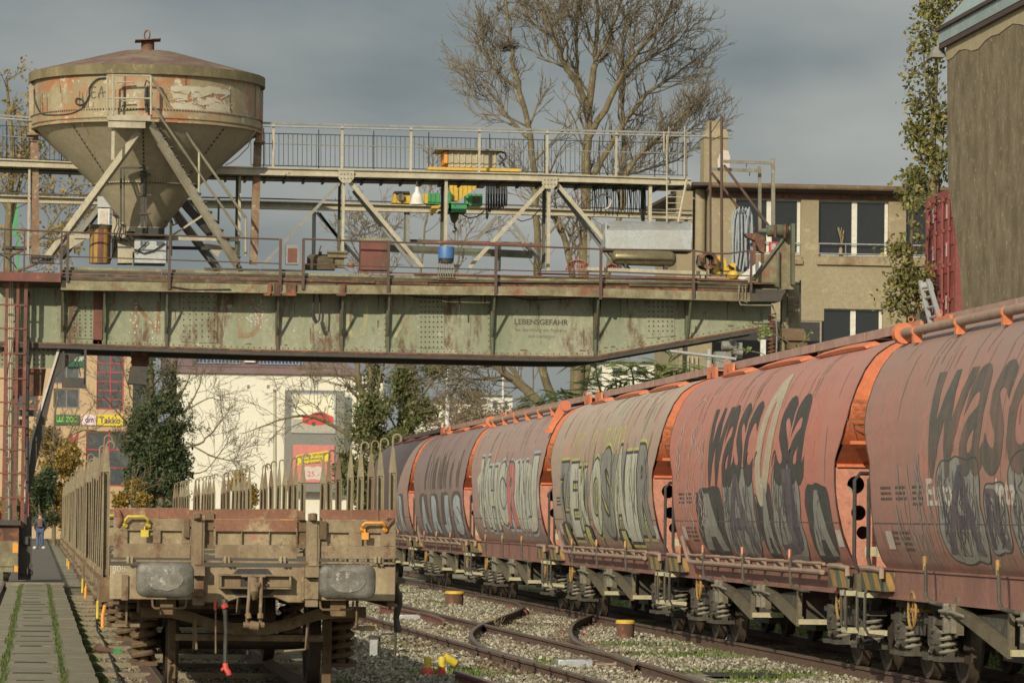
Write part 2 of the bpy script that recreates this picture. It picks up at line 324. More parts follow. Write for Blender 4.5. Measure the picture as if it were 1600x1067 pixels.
M['glassb'] = mat('blue_glass', (.07,.08,.085), (.13,.14,.14), None, ds=.8, da=.4, rough=.15, bump=0)
M['frame'] = mat('window_frame_white', (.72,.70,.60), (.6,.55,.45), None, ds=4, da=.25, bump=.03, rough=.5)
M['framered'] = mat('window_frame_red', (.36,.045,.06), None, None, bump=0, rough=.5)
M['orangewall'] = mat('ochre_wall', (.52,.37,.21), (.45,.31,.17), None, ds=.3, da=.4, bump=.05)
M['whitewall'] = mat('pale_wall', (.74,.72,.60), (.64,.61,.49), None, ds=.12, da=.4, bump=.03, streak=3, var=.04)
M['purple'] = mat('fascia', (.19,.125,.125), (.14,.09,.09), None, ds=.5, da=.4, bump=.03)
M['solar'] = mat('solar_cell', (.03,.05,.12), (.05,.07,.15), None, ds=1, da=.4, rough=.2, bump=0)
M['panelgrey'] = mat('panel_grey', (.21,.21,.185), (.16,.16,.145), None, ds=.3, da=.45, bump=.03)
M['contred'] = mat('container_red', (.27,.06,.055), (.20,.05,.045), None, ds=1, da=.42, rough=.6)
M['path'] = mat('path_paving', (.275,.245,.165), (.175,.155,.10), (.10,.085,.06), ds=1.2, da=.45, rs=8, ra=.33, rough=.95, bump=.2)
M['far_paving'] = mat('dark_paving', (.13,.115,.085), (.09,.08,.06), (.15,.13,.10), ds=.8, da=.45, rs=3, ra=.3, rough=.95, bump=.2)
M['railbody'] = mat('rail_brown', (.135,.075,.05), (.085,.055,.04), (.19,.13,.09), ds=3, da=.45, rs=5, ra=.38, rough=.8)
M['railtop'] = mat('rail_head', (.24,.19,.15), (.14,.10,.075), None, ds=2, da=.45, rough=.42, metal=.5)
M['sleeper'] = mat('sleeper_timber', (.30,.26,.17), (.18,.15,.10), (.10,.085,.06), ds=2, da=.45, rs=5, ra=.36, rough=.95)
M['bark'] = mat('bark', (.20,.165,.085), (.11,.085,.05), (.27,.26,.12), ds=7, da=.48, rs=4, ra=.4, streak=3, rough=.95, bump=.2)
M['barkd'] = mat('bark_dark', (.115,.085,.06), (.08,.06,.045), None, ds=2, da=.4, rough=.95)
M['twig'] = mat('twig', (.14,.112,.075), (.20,.165,.10), None, ds=2, da=.4, rough=.95, bump=0)
def leafmat(name, c1, c2, c3):
    m = bpy.data.materials.new(name); m.use_nodes = True; N, L = m.node_tree.nodes, m.node_tree.links; b = N['Principled BSDF']; b.inputs['Roughness'].default_value = .6
    g = N.new('ShaderNodeNewGeometry'); r = N.new('ShaderNodeValToRGB'); L.new(g.outputs['Random Per Island'], r.inputs[0])
    e = r.color_ramp.elements; e[0].color = C4(c1); e[1].color = C4(c3); x = e.new(.5); x.color = C4(c2)
    L.new(r.outputs[0], b.inputs['Base Color'])
    tr = N.new('ShaderNodeBsdfTranslucent'); L.new(r.outputs[0], tr.inputs[0]); mx = N.new('ShaderNodeMixShader'); mx.inputs[0].default_value = .25
    L.new(b.outputs[0], mx.inputs[1]); L.new(tr.outputs[0], mx.inputs[2]); L.new(mx.outputs[0], N['Material Output'].inputs[0]); return m
M['ivy'] = leafmat('ivy_leaf', (.025,.055,.02), (.06,.095,.035), (.14,.14,.06))
M['ivylight'] = leafmat('ivy_leaf_light', (.06,.095,.025), (.12,.145,.045), (.21,.185,.075))
M['autumn'] = leafmat('autumn_leaf', (.12,.10,.025), (.28,.19,.035), (.42,.25,.05))
M['poplar'] = leafmat('poplar_leaf', (.07,.09,.03), (.17,.17,.045), (.30,.25,.06))
M['fern'] = leafmat('sumac_leaf', (.10,.19,.05), (.19,.27,.08), (.38,.35,.11))
M['brush'] = leafmat('brush_leaf', (.12,.085,.05), (.19,.135,.075), (.26,.22,.11))
M['moss'] = leafmat('moss', (.05,.085,.02), (.085,.125,.028), (.14,.155,.045))
M['grass'] = leafmat('grass_blade', (.06,.12,.02), (.11,.19,.03), (.20,.23,.06))
def stonemat(name, stops):
    m = bpy.data.materials.new(name); m.use_nodes = True; N, L = m.node_tree.nodes, m.node_tree.links; b = N['Principled BSDF']; b.inputs['Roughness'].default_value = .95
    g = N.new('ShaderNodeNewGeometry'); r = N.new('ShaderNodeValToRGB'); L.new(g.outputs['Random Per Island'], r.inputs[0]); e = r.color_ramp.elements
    e[0].color = C4(stops[0]); e[1].color = C4(stops[-1])
    for i, c in enumerate(stops[1:-1]): x = e.new((i+1)/(len(stops)-1)); x.color = C4(c)
    L.new(r.outputs[0], b.inputs['Base Color']); return m
M['stone'] = stonemat('gravel_stone', [(.08,.068,.045), (.17,.15,.105), (.275,.25,.185), (.46,.44,.35)])
M['stonebr'] = stonemat('stained_gravel', [(.05,.035,.025), (.11,.075,.05), (.17,.12,.08), (.28,.22,.16)])
M['scrib'] = mat('pale_smear', (.56,.53,.44), (.42,.37,.25), None, ds=4, da=.5, streak=1)
M['run2'] = mat('dirt_run', (.27,.155,.12), (.20,.12,.09), None, ds=3, da=.45, streak=4)
M['run'] = mat('rust_run', (.15,.085,.05), (.10,.065,.04), None, ds=3, da=.45, streak=4)
M['gink'] = mat('graffiti_ink', (.085,.08,.10), (.16,.12,.12), None, ds=3, da=.45, streak=3)
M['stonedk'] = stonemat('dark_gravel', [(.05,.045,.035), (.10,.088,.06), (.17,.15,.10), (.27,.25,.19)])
# ---------------------------------------------------------------- text
def text_poly(s, size=1.0, shear=0.0, bold=0.0, sx=1.0, spacing=1.0):
    cu = bpy.data.curves.new('t', 'FONT'); cu.body = s; cu.size = size; cu.shear = shear; cu.offset = bold; cu.resolution_u = 4; cu.space_character = spacing
    ob = bpy.data.objects.new('t', cu); COL.objects.link(ob)
    dg = bpy.context.evaluated_depsgraph_get(); me = ob.evaluated_get(dg).to_mesh()
    vs = [(v.co.x*sx, v.co.y) for v in me.vertices]; fs = [tuple(p.vertices) for p in me.polygons]
    bpy.data.objects.remove(ob); bpy.data.curves.remove(cu)
    return vs, fs
def put_text(mb, s, o, ex, ey, w=None, h=None, **kw):
    vs, fs = text_poly(s, **kw)
    if not vs: return
    x0, x1 = min(v[0] for v in vs), max(v[0] for v in vs); y0, y1 = min(v[1] for v in vs), max(v[1] for v in vs)
    kx = (w/(x1-x0)) if w else 1; ky = (h/(y1-y0)) if h else kx
    if not w: kx = ky
    o, ex, ey = Vector(o), Vector(ex).normalized(), Vector(ey).normalized()
    mb.add([o+ex*(x-x0)*kx+ey*(y-y0)*ky for x, y in vs], fs)
def ptext(mb, s, x0, y0, x1, y1, Y, **kw):   # text filling the rectangle that reads as x0..x1, y0(top)..y1 at distance Y
    o = at(x0, y1, Y); k = Y/FPX; put_text(mb, s, o, (1,0,0), (0,0,1), w=(x1-x0)*k, h=(y1-y0)*k, **kw)
from mathutils import noise as mn
# ================================================================ GROUND, PATH, TRACKS
HD = .0067            # heading of the stake wagons' siding (radians to the left)
def sid(u, y):        # point of the siding frame: u metres right of the camera line, y metres ahead
    return Vector((u*math.cos(HD)-y*math.sin(HD), u*math.sin(HD)+y*math.cos(HD), 0))
GZ = -.17
gm = bpy.data.materials.new('ballast_ground'); gm.use_nodes = True
N, L = gm.node_tree.nodes, gm.node_tree.links; b = N['Principled BSDF']; b.inputs['Roughness'].default_value = 1
tc = N.new('ShaderNodeTexCoord')
def _n(sc, det=6, ro=.6, loc=0):
    mp = N.new('ShaderNodeMapping'); mp.inputs['Location'].default_value = (loc, loc, 0); L.new(tc.outputs['Object'], mp.inputs[0])
    n = N.new('ShaderNodeTexNoise'); n.inputs['Scale'].default_value = sc; n.inputs['Detail'].default_value = det; n.inputs['Roughness'].default_value = ro; L.new(mp.outputs[0], n.inputs[0]); return n
def _mx(f, a, c):
    x = N.new('ShaderNodeMix'); x.data_type = 'RGBA'; L.new(f, x.inputs[0])
    for i, q in ((6, a), (7, c)):
        if isinstance(q, tuple): x.inputs[i].default_value = q
        else: L.new(q, x.inputs[i])
    return x.outputs[2]
def _rg(x, lo, hi):
    r = N.new('ShaderNodeMapRange'); r.inputs[1].default_value = lo; r.inputs[2].default_value = hi; L.new(x, r.inputs[0]); return r.outputs[0]
vo = N.new('ShaderNodeTexVoronoi'); vo.inputs['Scale'].default_value = 16; L.new(tc.outputs['Object'], vo.inputs[0])
vr = N.new('ShaderNodeValToRGB'); L.new(vo.outputs['Color'], vr.inputs[0])
vr.color_ramp.elements[0].color = (.12,.10,.065,1); vr.color_ramp.elements[0].position = .1; vr.color_ramp.elements[1].color = (.40,.36,.25,1); vr.color_ramp.elements[1].position = .9
c = _mx(_rg(_n(.35, 5, .6, 2).outputs[0], .52, .62), vr.outputs[0], (.15,.125,.08,1))
c = _mx(_rg(_n(.55, 6, .65, 9).outputs[0], .55, .63), c, (.10,.13,.035,1))
c = _mx(_rg(_n(.8, 6, .65, 31).outputs[0], .63, .68), c, (.24,.16,.05,1))
L.new(c, b.inputs['Base Color'])
bp = N.new('ShaderNodeBump'); bp.inputs['Distance'].default_value = .05; bp.inputs['Strength'].default_value = .9; L.new(vo.outputs['Distance'], bp.inputs['Height']); L.new(bp.outputs[0], b.inputs['Normal'])
g = MB(); g.add([(-1500,-60,GZ-.02),(1500,-60,GZ-.02),(1500,3500,GZ-.02),(-1500,3500,GZ-.02)], [(0,1,2,3)])
struct(g.build('ground', gm))
# paved path beside the crane rail
R0 = random.Random(5)
pth = MB(); JT = []
def strip(mb, u0, u1, y0, y1, z0, z1):
    a, b_, c_, d = sid(u0, y0), sid(u1, y0), sid(u1, y1), sid(u0, y1); up = Vector((0,0,1))
    mb.hexa([a+up*z0, b_+up*z0, c_+up*z0, d+up*z0, a+up*z1, b_+up*z1, c_+up*z1, d+up*z1])
y = 28
while y < 99.4:
    l = R0.uniform(1.8, 3.2)
    a_ = R0.uniform(.10,.24); strip(pth, -.285+R0.uniform(-.01,.01), .285+R0.uniform(-.01,.01), y, y+l-a_, GZ, .035+R0.uniform(-.006,.006)); JT.append((y+l-a_-.01, y+l+.02)); y += l
y = 28
while y < 99.4:
    strip(pth, .345, .655+R0.uniform(-.012,.012), y, min(99.4, y+1.2)-.015, GZ, .02+R0.uniform(-.008,.008)); strip(pth, -.64, -.345, y+.3, min(99.4, y+1.5)-.015, GZ, .0+R0.uniform(-.008,.008)); y += 1.2
struct(pth.build('path', M['path']))
pb = MB(); strip(pb, -.64, .655, 28, 99.4, GZ-.01, -.02); struct(pb.build('path_bed', mat('path_joint', (.06,.055,.035), (.05,.07,.02), None)))
sp = MB(); strip(sp, -.7, .70, 99.45, 320, GZ, -.01); struct(sp.build('far_path', M['far_paving']))  # far stretch of the path, in a darker tone
sp = MB(); strip(sp, -.7, .70, 99.38, 99.8, GZ, .07); struct(sp.build('path_step', M['path']))
jm = MB()
for a_, b2 in JT: strip(jm, -.28+R0.uniform(0,.12), .28+R0.uniform(-.2,0), a_, b2, GZ, .043)
stuff(jm.build('joint_dirt', mat('joint_soil', (.03,.027,.012), (.04,.05,.015), None)), 'dark mossy dirt filling the cross joints of the path slabs', 'dirt')
gb = MB()
for k in range(6500):
    u = R0.choice((-.315, .315))+R0.gauss(0, .024)*(1+1.2*max(0,mn.noise(Vector((k%2, 0, 0))))); y = R0.uniform(40, 99); u += .035*mn.noise(Vector((y*.6, u, 0))); p = sid(u, y)
    if R0.random() < .25 and math.sin(y*1.3+u*9) > .2: continue
    h = R0.uniform(.02, .055); a = R0.uniform(0, 6.28); w = .012; lx, ly = R0.gauss(0, .012), R0.gauss(0, .012)
    gb.add([(p.x-math.cos(a)*w, p.y-math.sin(a)*w, .0), (p.x+math.cos(a)*w, p.y+math.sin(a)*w, .0), (p.x+lx, p.y+ly, h+.02)], [(0,1,2)])
stuff(gb.build('moss_joints', M['moss'], smooth=False), 'bright green moss filling the two long joints of the paved path', 'moss')
# rails
def rail_sweep(mb, mt, pts):
    pts = [Vector(p) for p in pts]; out = []
    body = [(-.07,-.155),(.07,-.155),(.07,-.14),(.012,-.12),(.010,-.045),(.034,-.036),(.034,-.006),(-.034,-.006),(-.034,-.036),(-.010,-.045),(-.012,-.12),(-.07,-.14)]
    top = [(-.034,-.006),(.034,-.006),(.030,.0),(-.030,.0)]
    for prof, m in ((body, mb), (top, mt)):
        vs = []; n = len(prof)
        for i, p in enumerate(pts):
            t = (pts[min(i+1, len(pts)-1)]-pts[max(i-1, 0)]); t.z = 0; t.normalize(); s = Vector((t.y, -t.x, 0))
            for (x, z) in prof: vs.append(p+s*x+Vector((0,0,z)))
        fs = [(i*n+k, i*n+(k+1)%n, (i+1)*n+(k+1)%n, (i+1)*n+k) for i in range(len(pts)-1) for k in range(n)]
        fs += [tuple(range(n)), tuple((len(pts)-1)*n+k for k in range(n-1,-1,-1))]
        m.add(vs, fs)
def smooth_pts(P, step=.5):
    out = []
    for i in range(len(P)-1):
        p0, p1, p2, p3 = P[max(i-1,0)], P[i], P[i+1], P[min(i+2, len(P)-1)]
        n = max(2, int((p2-p1).length/step))
        for k in range(n):
            t = k/n; out.append(.5*((2*p1)+(p2-p0)*t+(2*p0-5*p1+4*p2-p3)*t*t+(3*p1-p0-3*p2+p3)*t**3))
    out.append(P[-1]); return out
def track(label, rails, sleepers=None, smat='sleeper', group=None, cat='railway track'):
    t = thing('railway_track', label, cat, (rails[0][0].x, rails[0][0].y, 0), 0, group)
    for P in rails:
        a, c_ = MB(), MB(); rail_sweep(a, c_, P); r = a.build('rail', M['railbody'], t); c_.build('rail_head', M['railtop'], r)
    if sleepers:
        for (p, q) in sleepers:
            m = MB(); m.beam(p, q, .25, .1); m.build('sleeper', M[smat], t)
    return t
def straight(u, y0, y1, n=2): return [sid(u, y0+(y1-y0)*k/(n-1)) for k in range(n)]
SC = 2.11                                   # siding centre line
sl = []
y = 36.0; k = 0
while y < 95: 
    k += 1; z = Vector((0,0,-.15 if k % 5 == 0 else -.205)); sl.append((sid(SC-1.40+R0.uniform(-.04,.04), y)+z, sid(SC+1.28, y)+z)); y += .64
track('straight siding track under the row of stake wagons, pale sleeper ends beside the path', [straight(SC-.75, 30, 330), straight(SC+.75, 30, 330)], sl, 'sleeper')
cr = MB(); cr2 = MB(); rail_sweep(cr, cr2, straight(-.77, 60, 200)); t = thing('crane_rail', 'single heavy crane rail at the left edge of the paved path', 'rail', (-1, 60, 0))
r = cr.build('rail', M['railbody'], t); cr2.build('rail_head', M['railtop'], r)
TX = 10.47                                  # tanker track centre
sl = []; y = 38.0
while y < 98: sl.append((Vector((TX-1.3, y, -.2)), Vector((TX+1.3, y, -.2)))); y += .64
track('straight track under the long row of tank wagons', [[Vector((TX-.75, 20, 0)), Vector((TX-.75, 400, 0))], [Vector((TX+.75, 20, 0)), Vector((TX+.75, 400, 0))]], sl)
def gpoly(px, z=0.0): return smooth_pts([gr(x, y, z) for x, y in px], .4)
R1 = gpoly([(957,1067.5),(850,1038),(812,1028),(725,1004.5),(637,980),(550,955),(470,933)])
R2 = gpoly([(1112,1067.5),(1050,1048),(1000,1033.5),(950,1020),(900,1008),(812,987.5),(738,970),(690,959),(622,942),(540,921)])
R1 = [R1[0]+(R1[0]-R1[2]).normalized()*6]+R1; R2 = [R2[0]+(R2[0]-R2[2]).normalized()*6]+R2
sl = []
def nearest(p, P): return min(P, key=lambda q: (q-p).length)
acc = 0
for i in range(1, len(R1)-1):
    acc += (R1[i]-R1[i-1]).length
    if acc > .62:
        acc = 0; q = nearest(R1[i], R2); d = (q-R1[i]).normalized(); z = Vector((0,0,-.2)); sl.append((R1[i]-d*.5+z, q+d*.5+z))
track('rusty middle track curving between the stake wagons and the tank wagons', [R1, R2], sl[:90])
R3 = gpoly([(834,1031.5),(780,1017),(753,1008),(740,998),(736,987.5),(747,977),(769,968),(808,953),(816,947),(810,941),(791,936),(747,928)], 0.006)
R4 = gpoly([(990,1034),(955,1021),(917,1008),(897,997),(891,983),(900,970),(925,960)], 0.006)
track('pair of S-shaped crossover rails swinging from the middle track to the tank wagon track', [R3, R4])
rr = MB(); r2 = MB(); rail_sweep(rr, r2, gpoly([(692,966),(670,958),(630,951),(594,945)], .01)); 
t = thing('check_rail', 'short reddish check rail ending in a flared tip behind the stake wagon', 'rail', (0,0,0)); r = rr.build('rail', M['rustred'], t); r2.build('rail_head', M['railtop'], r)
rr = MB(); r2 = MB(); rail_sweep(rr, r2, gpoly([(712,1047),(760,1062),(800,1075)], .0)); 
t = thing('rail_stub', 'stub of rusty rail running out of the picture beside the yellow capped lamps', 'rail', (0,0,0)); r = rr.build('rail', M['rustred'], t); r2.build('rail_head', M['railtop'], r)
# loose stones
def stones(n, fn, name, mt, label, s0=.014, s1=.036):
    m = MB(); rg = random.Random(hash(name) % 999 if False else len(name)*7)
    for _ in range(n):
        p = fn(rg)
        if p is None: continue
        s = rg.uniform(s0, s1); z = p[2] if len(p) > 2 else GZ
        a = rg.uniform(0, 6.28); ca, sa = math.cos(a)*s, math.sin(a)*s; j = lambda: rg.uniform(.6, 1.25)
        q = rg.uniform(.35,.7); h = s*rg.uniform(.6,1.1); ox, oy = rg.gauss(0,s*.2), rg.gauss(0,s*.2)
        m.add([(p[0]+ca*j(), p[1]+sa*j(), z), (p[0]-sa*j(), p[1]+ca*j(), z), (p[0]-ca*j(), p[1]-sa*j(), z), (p[0]+sa*j(), p[1]-ca*j(), z),
               (p[0]+ox+ca*q, p[1]+oy+sa*q, z+h*j()), (p[0]+ox-sa*q, p[1]+oy+ca*q, z+h*j()), (p[0]+ox-ca*q, p[1]+oy-sa*q, z+h*j()), (p[0]+ox+sa*q, p[1]+oy-ca*q, z+h*j())],
              [(0,1,5,4),(1,2,6,5),(2,3,7,6),(3,0,4,7),(4,5,6),(4,6,7)])
    return stuff(m.build(name, mt, smooth=False), label, 'gravel')
def keep(x, y, f=.35, th=0.0, o=0): return mn.noise(Vector((x*f+o, y*f*.6, o))) > th
def f_mid(rg):
    y = 42+rg.random()**1.5*70; x = rg.uniform(3.3, 9.55)
    if not keep(x, y, .45, -.18, 4): return None
    return (x, y, GZ+rg.uniform(0, .05))
stones(78000, f_mid, 'track_gravel', M['stone'], 'pale loose gravel between the middle rails and the tank wagon track')
def f_stain(rg):
    P = rg.choice((R1, R2, R1, R2, R3, R4)); q = rg.choice(P); s_ = rg.gauss(0, .20)
    if q.y < 41: return None
    if abs(s_) < .06: return None
    return (q.x+s_+rg.uniform(-.05,.05), q.y+rg.uniform(-.4,.4), GZ+rg.uniform(0,.045))
stones(15000, f_stain, 'stained_gravel_by_rails', M['stonebr'], 'brown rust-stained gravel hugging the middle rails')
def f_left(rg):
    u = rg.uniform(.68, 3.4); y = rg.uniform(36, 90); p = sid(u, y); return (p.x, p.y, GZ-.005)
stones(24000, f_left, 'siding_gravel', M['stonedk'], 'dark dirty gravel under the stake wagons')
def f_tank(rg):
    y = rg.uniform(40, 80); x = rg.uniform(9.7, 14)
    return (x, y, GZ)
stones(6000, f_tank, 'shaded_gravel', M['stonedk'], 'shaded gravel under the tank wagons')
# grass and moss patches
gp = MB(); rg = random.Random(77)
def blade(mb, x, y, z, h, w, rg):
    a = rg.uniform(0, 6.28); mb.add([(x-math.cos(a)*w, y-math.sin(a)*w, z), (x+math.cos(a)*w, y+math.sin(a)*w, z), (x+rg.gauss(0,h*.4), y+rg.gauss(0,h*.4), z+h)], [(0,1,2)])
for _ in range(44000):
    y = 43+rg.random()**1.3*75; x = rg.uniform(2.9, 9.6)
    v = mn.noise(Vector((x*.5+20, y*.22, 3)))+(.22 if (y < 47.5 and x < 5.6) else 0)
    if v < .08: continue
    blade(gp, x, y, GZ, rg.uniform(.03,.075), .016, rg)
for _ in range(9000):   # strip in the shade below the tank wagons
    y = rg.uniform(42, 110); x = TX+rg.gauss(.0, .5)+2.2
    blade(gp, x, y, GZ, rg.uniform(.03,.12), .012, rg)
for _ in range(5000):
    y = rg.uniform(41, 80); p = sid(.72+abs(rg.gauss(0,.05)), y); blade(gp, p.x, p.y, GZ, rg.uniform(.02,.07), .01, rg)
stuff(gp.build('grass', M['grass'], smooth=False), 'patchy short grass and moss growing in the gravel between the tracks', 'grass')
# ================================================================ TANK WAGONS (covered hopper wagons)
PROF = [(1.06,1.10),(1.16,1.19),(1.25,1.31),(1.32,1.46),(1.38,1.66),(1.425,1.95),(1.447,2.25),(1.45,2.55),(1.425,2.85),(1.375,3.10),(1.30,3.33),(1.20,3.54),(1.07,3.71),(.90,3.83),(.68,3.92),(.42,3.975),(.2,3.995)]
YEND = [(1.1,6.72),(1.3,6.66),(1.7,6.55),(2.1,6.49),(2.45,6.50),(2.62,6.72),(2.8,6.93),(3.0,7.04),(3.4,7.07),(4.1,7.0)]
def interp(T, q, kk=0, vv=1):
    if q <= T[0][kk]: return T[0][vv]
    for a, b_ in zip(T, T[1:]):
        if q <= b_[kk]: t = (q-a[kk])/(b_[kk]-a[kk]); return a[vv]+(b_[vv]-a[vv])*t
    return T[-1][vv]
def hx(z): return interp(PROF, z, 1, 0)
def yend(z): return interp(YEND, z)
DS = [1]
def dent(y, z): return .010*mn.noise(Vector((y*.45, z*.8, DS[0]*3.3)))
def surf(y, z, eps):   # a point lying on the left flank, eps proud of it
    dx = (hx(z+.03)-hx(z-.03))/.06; n = Vector((-1, 0, -dx)).normalized()
    p = Vector((-hx(z)+dent(y, z), y, z)); return p+n*eps
def conform(polys, eps, mb):   # polys: (verts2d (y,z), faces)
    vs, fs = polys; bm = bmesh.new(); vv = [bm.verts.new((0, a, c_)) for a, c_ in vs]
    for f in fs:
        try: bm.faces.new([vv[i] for i in f])
        except Exception: pass
    if not vs: return
    z0, z1 = min(v[1] for v in vs), max(v[1] for v in vs); z = math.ceil(z0/.06)*.06
    while z < z1:
        bmesh.ops.bisect_plane(bm, geom=bm.verts[:]+bm.edges[:]+bm.faces[:], plane_co=(0,0,z), plane_no=(0,0,1)); z += .06
    yy = math.ceil(min(v[0] for v in vs)/.4)*.4
    while yy < max(v[0] for v in vs):
        bmesh.ops.bisect_plane(bm, geom=bm.verts[:]+bm.edges[:]+bm.faces[:], plane_co=(0,yy,0), plane_no=(0,1,0)); yy += .4
    bm.verts.index_update(); mb.add([surf(v.co.y, v.co.z, eps) for v in bm.verts], [tuple(v.index for v in f.verts) for f in bm.faces]); bm.free()
def fillpoly(pts, eps, mb): conform((pts, [tuple(range(len(pts)))]), eps, mb)
def cat2(P, n=6, closed=False):
    out = []; m = len(P); rng_ = range(m) if closed else range(m-1)
    for i in rng_:
        g_ = (lambda k: P[k % m]) if closed else (lambda k: P[min(max(k,0), m-1)])
        p0, p1, p2, p3 = g_(i-1), g_(i), g_(i+1), g_(i+2)
        for k in range(n):
            t = k/n; out.append(tuple(.5*((2*p1[j])+(p2[j]-p0[j])*t+(2*p0[j]-5*p1[j]+4*p2[j]-p3[j])*t*t+(3*p1[j]-p0[j]-3*p2[j]+p3[j])*t**3) for j in (0,1)))
    if not closed: out.append(P[-1])
    return out
def stroke(pts, w, eps, mb, closed=False, taper=True):
    P = cat2(pts, 7, closed)
    if closed: P.append(P[0])
    n = len(P); vs = []
    for i, p in enumerate(P):
        a, c_ = P[max(i-1,0)], P[min(i+1,n-1)]
        if closed and i in (0, n-1): a, c_ = P[-2], P[1]
        d = Vector((c_[0]-a[0], c_[1]-a[1]))
        if d.length < 1e-6: d = Vector((1,0))
        d.normalize(); nn = Vector((-d.y, d.x))*w/2*(.4+.6*abs(d.y))
        if taper and not closed: nn *= .35+.65*math.sin(math.pi*min(1, max(0, (i+.3)/n)))
        z1, z2 = max(1.12, min(3.97, p[1]+nn.y)), max(1.12, min(3.97, p[1]-nn.y))
        vs += [surf(p[0]+nn.x, z1, eps), surf(p[0]-nn.x, z2, eps)]
    mb.add(vs, [(2*i, 2*i+2, 2*i+3, 2*i+1) for i in range(n-1)])
def blobshape(y0, y1, z0, z1, rg, wob=.12):
    cy, cz, hy, hz = (y0+y1)/2, (z0+z1)/2, abs(y1-y0)/2, (z1-z0)/2; P = []
    for k in range(18):
        an = 2*math.pi*(k+.5)/18; c_, s_ = math.cos(an), math.sin(an); q = 1/(abs(c_)**6+abs(s_)**6)**(1/6); q *= 1+rg.uniform(-wob, wob*.5)
        P.append((cy+hy*c_*q, cz+hz*s_*q))
    return cat2(P, 4, True)
def letter(mb, ch, y0, y1, z0, z1, bold, eps, shear=0.0):
    tank_text(mb, ch, y0, y1, z0, z1, eps, bold=bold, shear=shear)
def throwups(blobs, rg, fill, line, ink, lw=.06, inner=7, e0=.0035, word=None):
    for n_, (y0, y1, z0, z1) in enumerate(blobs):
        ch = (word or 'ARJSKBXGHN')[n_ % len(word or 'ARJSKBXGHN')]; s_ = 1 if y1 > y0 else -1; d = (z1-z0)
        P = blobshape(y0, y1, z0, z1, rg, .09); fillpoly(P, e0, line if inner < 10 else fill); stroke(P[::3], lw*.8, e0+.0012, line, closed=True)
        a, b_ = y0+(y1-y0)*.10, y1-(y1-y0)*.10; letter(fill if inner < 10 else ink, ch, a, b_, z0+d*.07, z1-d*.07, .075 if inner < 10 else .01, e0+.0024, rg.uniform(-.1,.12))
        ya, yb = min(y0,y1), max(y0,y1)
        for q in range(inner):
            yy = ya+(yb-ya)*rg.uniform(.1,.9); zt = rg.uniform(z0+d*.35, z1-.06); h = rg.uniform(.15,.5)*d; w_ = (yb-ya)
            pts = [(yy, zt)]+[(yy+rg.gauss(0,.035)*w_, zt-h*t) for t in (.35,.7,1)]
            pts = [(min(max(p, ya+.06), yb-.06), max(z0+.06, r)) for p, r in pts]
            stroke(pts, rg.uniform(.018,.038), e0+.0036+.0008*(q % 2), ink if inner >= 10 and rg.random() < .8 else line)
        for q in range(3):   # drips and overspray below
            yy = rg.uniform(ya, yb); stroke([(yy, z0+.12), (yy+rg.uniform(-.04,.04), z0-.02), (yy, z0-rg.uniform(.05,.14))], .05, e0, fill)
def wild(y0, y1, z0, z1, rg, fills, lines, n=26, e0=.0035, word='SKORE'):
    m = len(word); wd = (y1-y0)/m; P = blobshape(y0+.1, y1-.1, z0+.12, z1-.2, rg, .10); fillpoly(P, e0-.0008, lines[-1]); 
    for i, ch in enumerate(word):
        a = y0+wd*i+rg.uniform(-.12,.08); b_ = a+wd*1.06; za, zb_ = z0+rg.uniform(-.02,.16), z1-rg.uniform(0,.3); sh = rg.uniform(-.15,.18)
        letter(lines[1], ch, a+.0, b_, za-.07, zb_+.07, .10, e0+.0006*(i % 2), sh); letter(lines[0], ch, a-wd*.02, b_+wd*.0, za-.02, zb_+.02, .075, e0+.0018+.0006*(i % 2), sh); letter(fills[i % len(fills)], ch, a+wd*.01, b_-wd*.03, za+.03, zb_-.03, .045, e0+.0036+.0006*(i % 2), sh)
    for k in range(n*3):
        yy = rg.uniform(min(y0,y1), max(y0,y1)); zt = rg.uniform((z0+z1)/2, z1+.05); pts = [(yy, zt)]; s_ = rg.choice((-1,1))
        for q in range(4):
            yy += s_*rg.uniform(.02,.16); zt -= rg.uniform(.12,.36); s_ = -s_ if rg.random() < .5 else s_
            pts.append((yy, max(z0-.08, zt)))
        stroke(pts, rg.uniform(.02,.06), e0+.0055+.0007*(k % 3), (lines[0], fills[k % len(fills)], lines[1], lines[0])[k % 4])
def runs(par, rg, n=34):
    m = MB()
    for _ in range(n):
        y = rg.uniform(-6.2, 6.2); z = rg.choice((3.86, 3.8, 3.6, 1.74, 2.9)); L_ = rg.uniform(.15, .75)
        if z-L_ < 1.15: L_ = z-1.15
        stroke([(y, z), (y+rg.gauss(0,.01), z-L_*.4), (y+rg.gauss(0,.015), z-L_)], rg.uniform(.03,.09), .0022, m)
    m.build('rust_run_stripes', M['run2'], par, world=False, smooth=False)
def tank_text(mb, s, y0, y1, z0, z1, eps, **kw):
    vs, fs = text_poly(s, **kw); x0, x1 = min(v[0] for v in vs), max(v[0] for v in vs); b0, b1 = min(v[1] for v in vs), max(v[1] for v in vs)
    conform(([(y0+(y1-y0)*(x-x0)/(x1-x0), z0+(z1-z0)*(q-b0)/(b1-b0)) for x, q in vs], fs), eps, mb)
